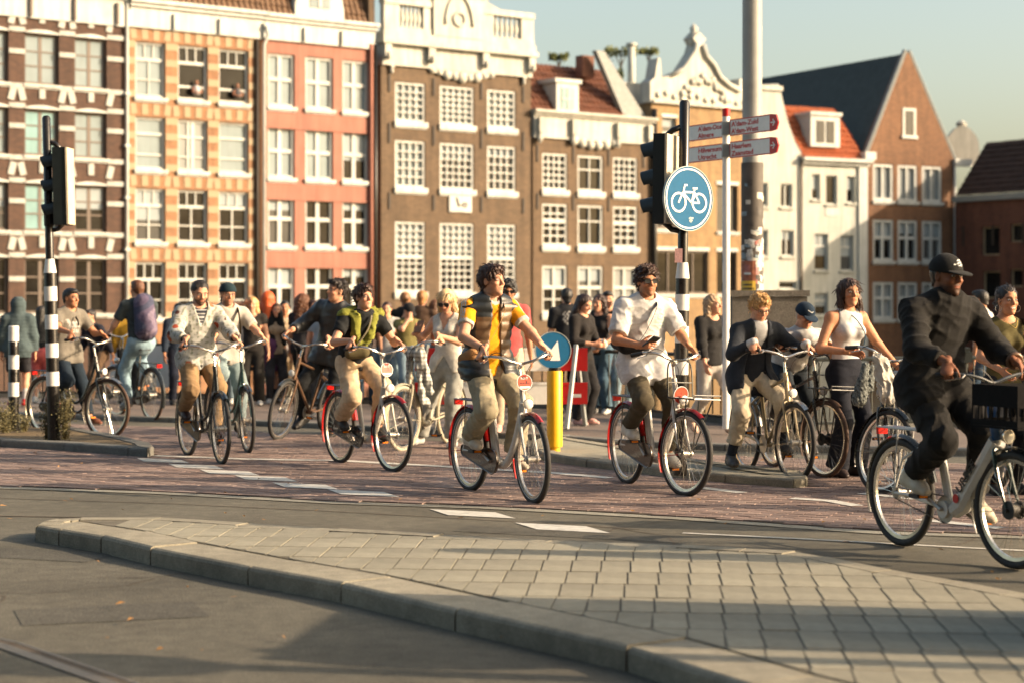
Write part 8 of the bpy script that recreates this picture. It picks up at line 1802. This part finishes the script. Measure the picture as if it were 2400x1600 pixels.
crowd(530,946,716,-100,'dark blonde woman in a grey top behind the capped cyclist', dict(fem=True, hair=('long',srgb(130,98,64)), tops=[T(srgb(150,146,140))], pants=dict(col=LDENIM,loose=0.022), shoes=WSH))
crowd(646,946,710,-75,'woman in a beige top between the orange haired woman and the tank top man', dict(fem=True, hair=('bob',srgb(70,46,32)), tops=[T(srgb(168,150,126))], pants=dict(col=srgb(60,60,64),loose=0.022), shoes=WSH))
crowd(757,952,700,-110,'man in a pale blue shirt behind the jacketed man with the crate', dict(hair=('short',BR), tops=[T(srgb(140,156,170))], pants=dict(col=srgb(70,72,76),loose=0.022), shoes=BSH))
crowd(908,950,707,-95,'woman in white with tied hair between the jumper cyclist and the olive shirt', dict(fem=True, hair=('bun',srgb(60,40,30)), tops=[T((0.5,0.5,0.49),sleeve=0.4)], pants=dict(col=LDENIM,loose=0.02), shoes=WSH))
crowd(1018,948,702,70,'long haired woman in a rust coloured top behind the blonde woman', dict(fem=True, hair=('long',srgb(84,54,34)), tops=[T(srgb(140,78,52))], pants=dict(col=srgb(52,56,62),loose=0.02), shoes=BSH))
crowd(300,946,722,100,'person in a yellow jacket far behind the backpack cyclist', dict(hair=('short',DBR), tops=[T(srgb(176,138,50),sleeve=1.8,name='jacket')], pants=dict(col=srgb(40,44,50),loose=0.022), shoes=BSH))
crowd(1455,966,694,-70,'fair haired woman in a pale shirt left of the white shirt cyclist', dict(fem=True, hair=('long',srgb(150,116,78)), tops=[T(srgb(176,168,158))], pants=dict(col=LDENIM,loose=0.022), shoes=WSH))
# ================================================================== shadow casters added just outside the frame, on the sunny side
def copy_tree(o, parent=None):
    c = o.copy(); COL.objects.link(c)
    if parent is not None: c.parent = parent
    for ch in list(o.children): copy_tree(ch, c)
    return c
src = {o.get('label'): o for o in COL.objects if o.get('category') == 'person' and o.get('group') == GRP}
keys = [k for k in src if 'seen from behind' in k or 'walking' in k or 'navy' in k or 'back print' in k]
WHO = ['pedestrian waiting right beside the camera side kerb, outside the picture','pedestrian second from the camera beyond the right picture edge','pedestrian third from the camera beyond the right picture edge','pedestrian fourth from the camera beyond the right picture edge','pedestrian fifth from the camera beyond the right picture edge','pedestrian farthest away beyond the right picture edge']
for i, (x, y, yaw) in enumerate(((3.35,10.3,70),(4.1,12.6,150),(4.35,13.7,-100),(4.75,15.0,20),(5.1,16.9,100),(5.8,18.9,-60))):  # unseen copies of the crowd, added to cast shadows over the road
    c = copy_tree(src[keys[i % len(keys)]]); c.location = (x,y,0.0); c.rotation_euler = (0,0,R(yaw)); c['label'] = WHO[i]; c['group'] = 'pedestrians outside the frame'
e = empty('utility_cabinet', (3.0,8.1,0.13), R(80)); tag(e, 'grey utility cabinet on the island beyond the right picture edge', 'cabinet')  # added box, placed to throw a shadow band across the island
m = MB(); m.box((-0.6,-0.2,0),(0.6,0.2,1.32)); m.build('body', M['galv'], e); m = MB(); m.box((-0.63,-0.23,1.322),(0.63,0.23,1.38)); m.build('lid', M['galv'], e)
for sg in (-1,1): m = MB(); m.box((sg*0.3-0.28,-0.215,0.08),(sg*0.3+0.28,-0.201,1.28)); m.build('door', M['lampgrey'], e)
for (x,y,r_,hh,lab) in ((4.6,7.0,0.07,2.9,'plain steel sign post beyond the right picture edge, nearest the camera'),(4.9,7.35,0.05,2.4,'thin steel sign post beyond the right picture edge, beside the cabinet')):  # posts added for the narrow shadow bands on the near asphalt
    e = empty('sign_post', (x,y,0)); tag(e, lab, 'post', 'sign posts outside the frame'); m = MB(); m.lathe([(r_,0),(r_,hh),(r_*0.5,hh+0.02)], (0,0,0), 'z', 14); m.build('pole', M['galv'], e, 40); L4 = plane_m((0,-r_,hh-0.3), R(60)); disc(L4, 0.28, 0.0, 0.02, M['galv'], 'sign_plate', e)
# unseen house front added behind the camera to block part of the sky light
for nm, lab, (x0,y0,x1,y1), hgt in (('street_house','long brick house front standing behind the camera',(-60,-26,20,-11),24),):
    e = empty(nm, (0,0,0)); tag(e, lab, 'house', 'houses on the camera side of the square'); m = MB(); m.box((x0,y0,0),(x1,y1,hgt)); wo = m.build('wall', M['b_shade'], e)
    wm = MB(); horiz = (x1-x0) > (y1-y0)
    m = MB(); m.box((x0-0.2,y0-0.2,hgt+0.003),(x1+0.2,y1+0.2,hgt+0.7)); m.build('cornice', M['ivory'], e)
    for r_ in range(5):
        for c_ in range(int((x1-x0 if horiz else y1-y0)/3)):
            a = (x0 if horiz else y0)+0.9+3*c_; z = 1.2+3.9*r_; q = MB()
            if horiz: q.box((a,y1+0.003,z),(a+1.3,y1+0.05,z+2.3))
            else: q.box((x1+0.003,a,z),(x1+0.05,a+1.3,z+2.3))
            w_ = q.build('window', M['white'], e, fix=False); q = MB()
            if horiz: q.box((a+0.1,y1+0.052,z+0.1),(a+1.2,y1+0.06,z+2.2))
            else: q.box((x1+0.052,a+0.1,z+0.1),(x1+0.06,a+1.2,z+2.2))
            q.build('pane', M['g_dark'], w_, fix=False)
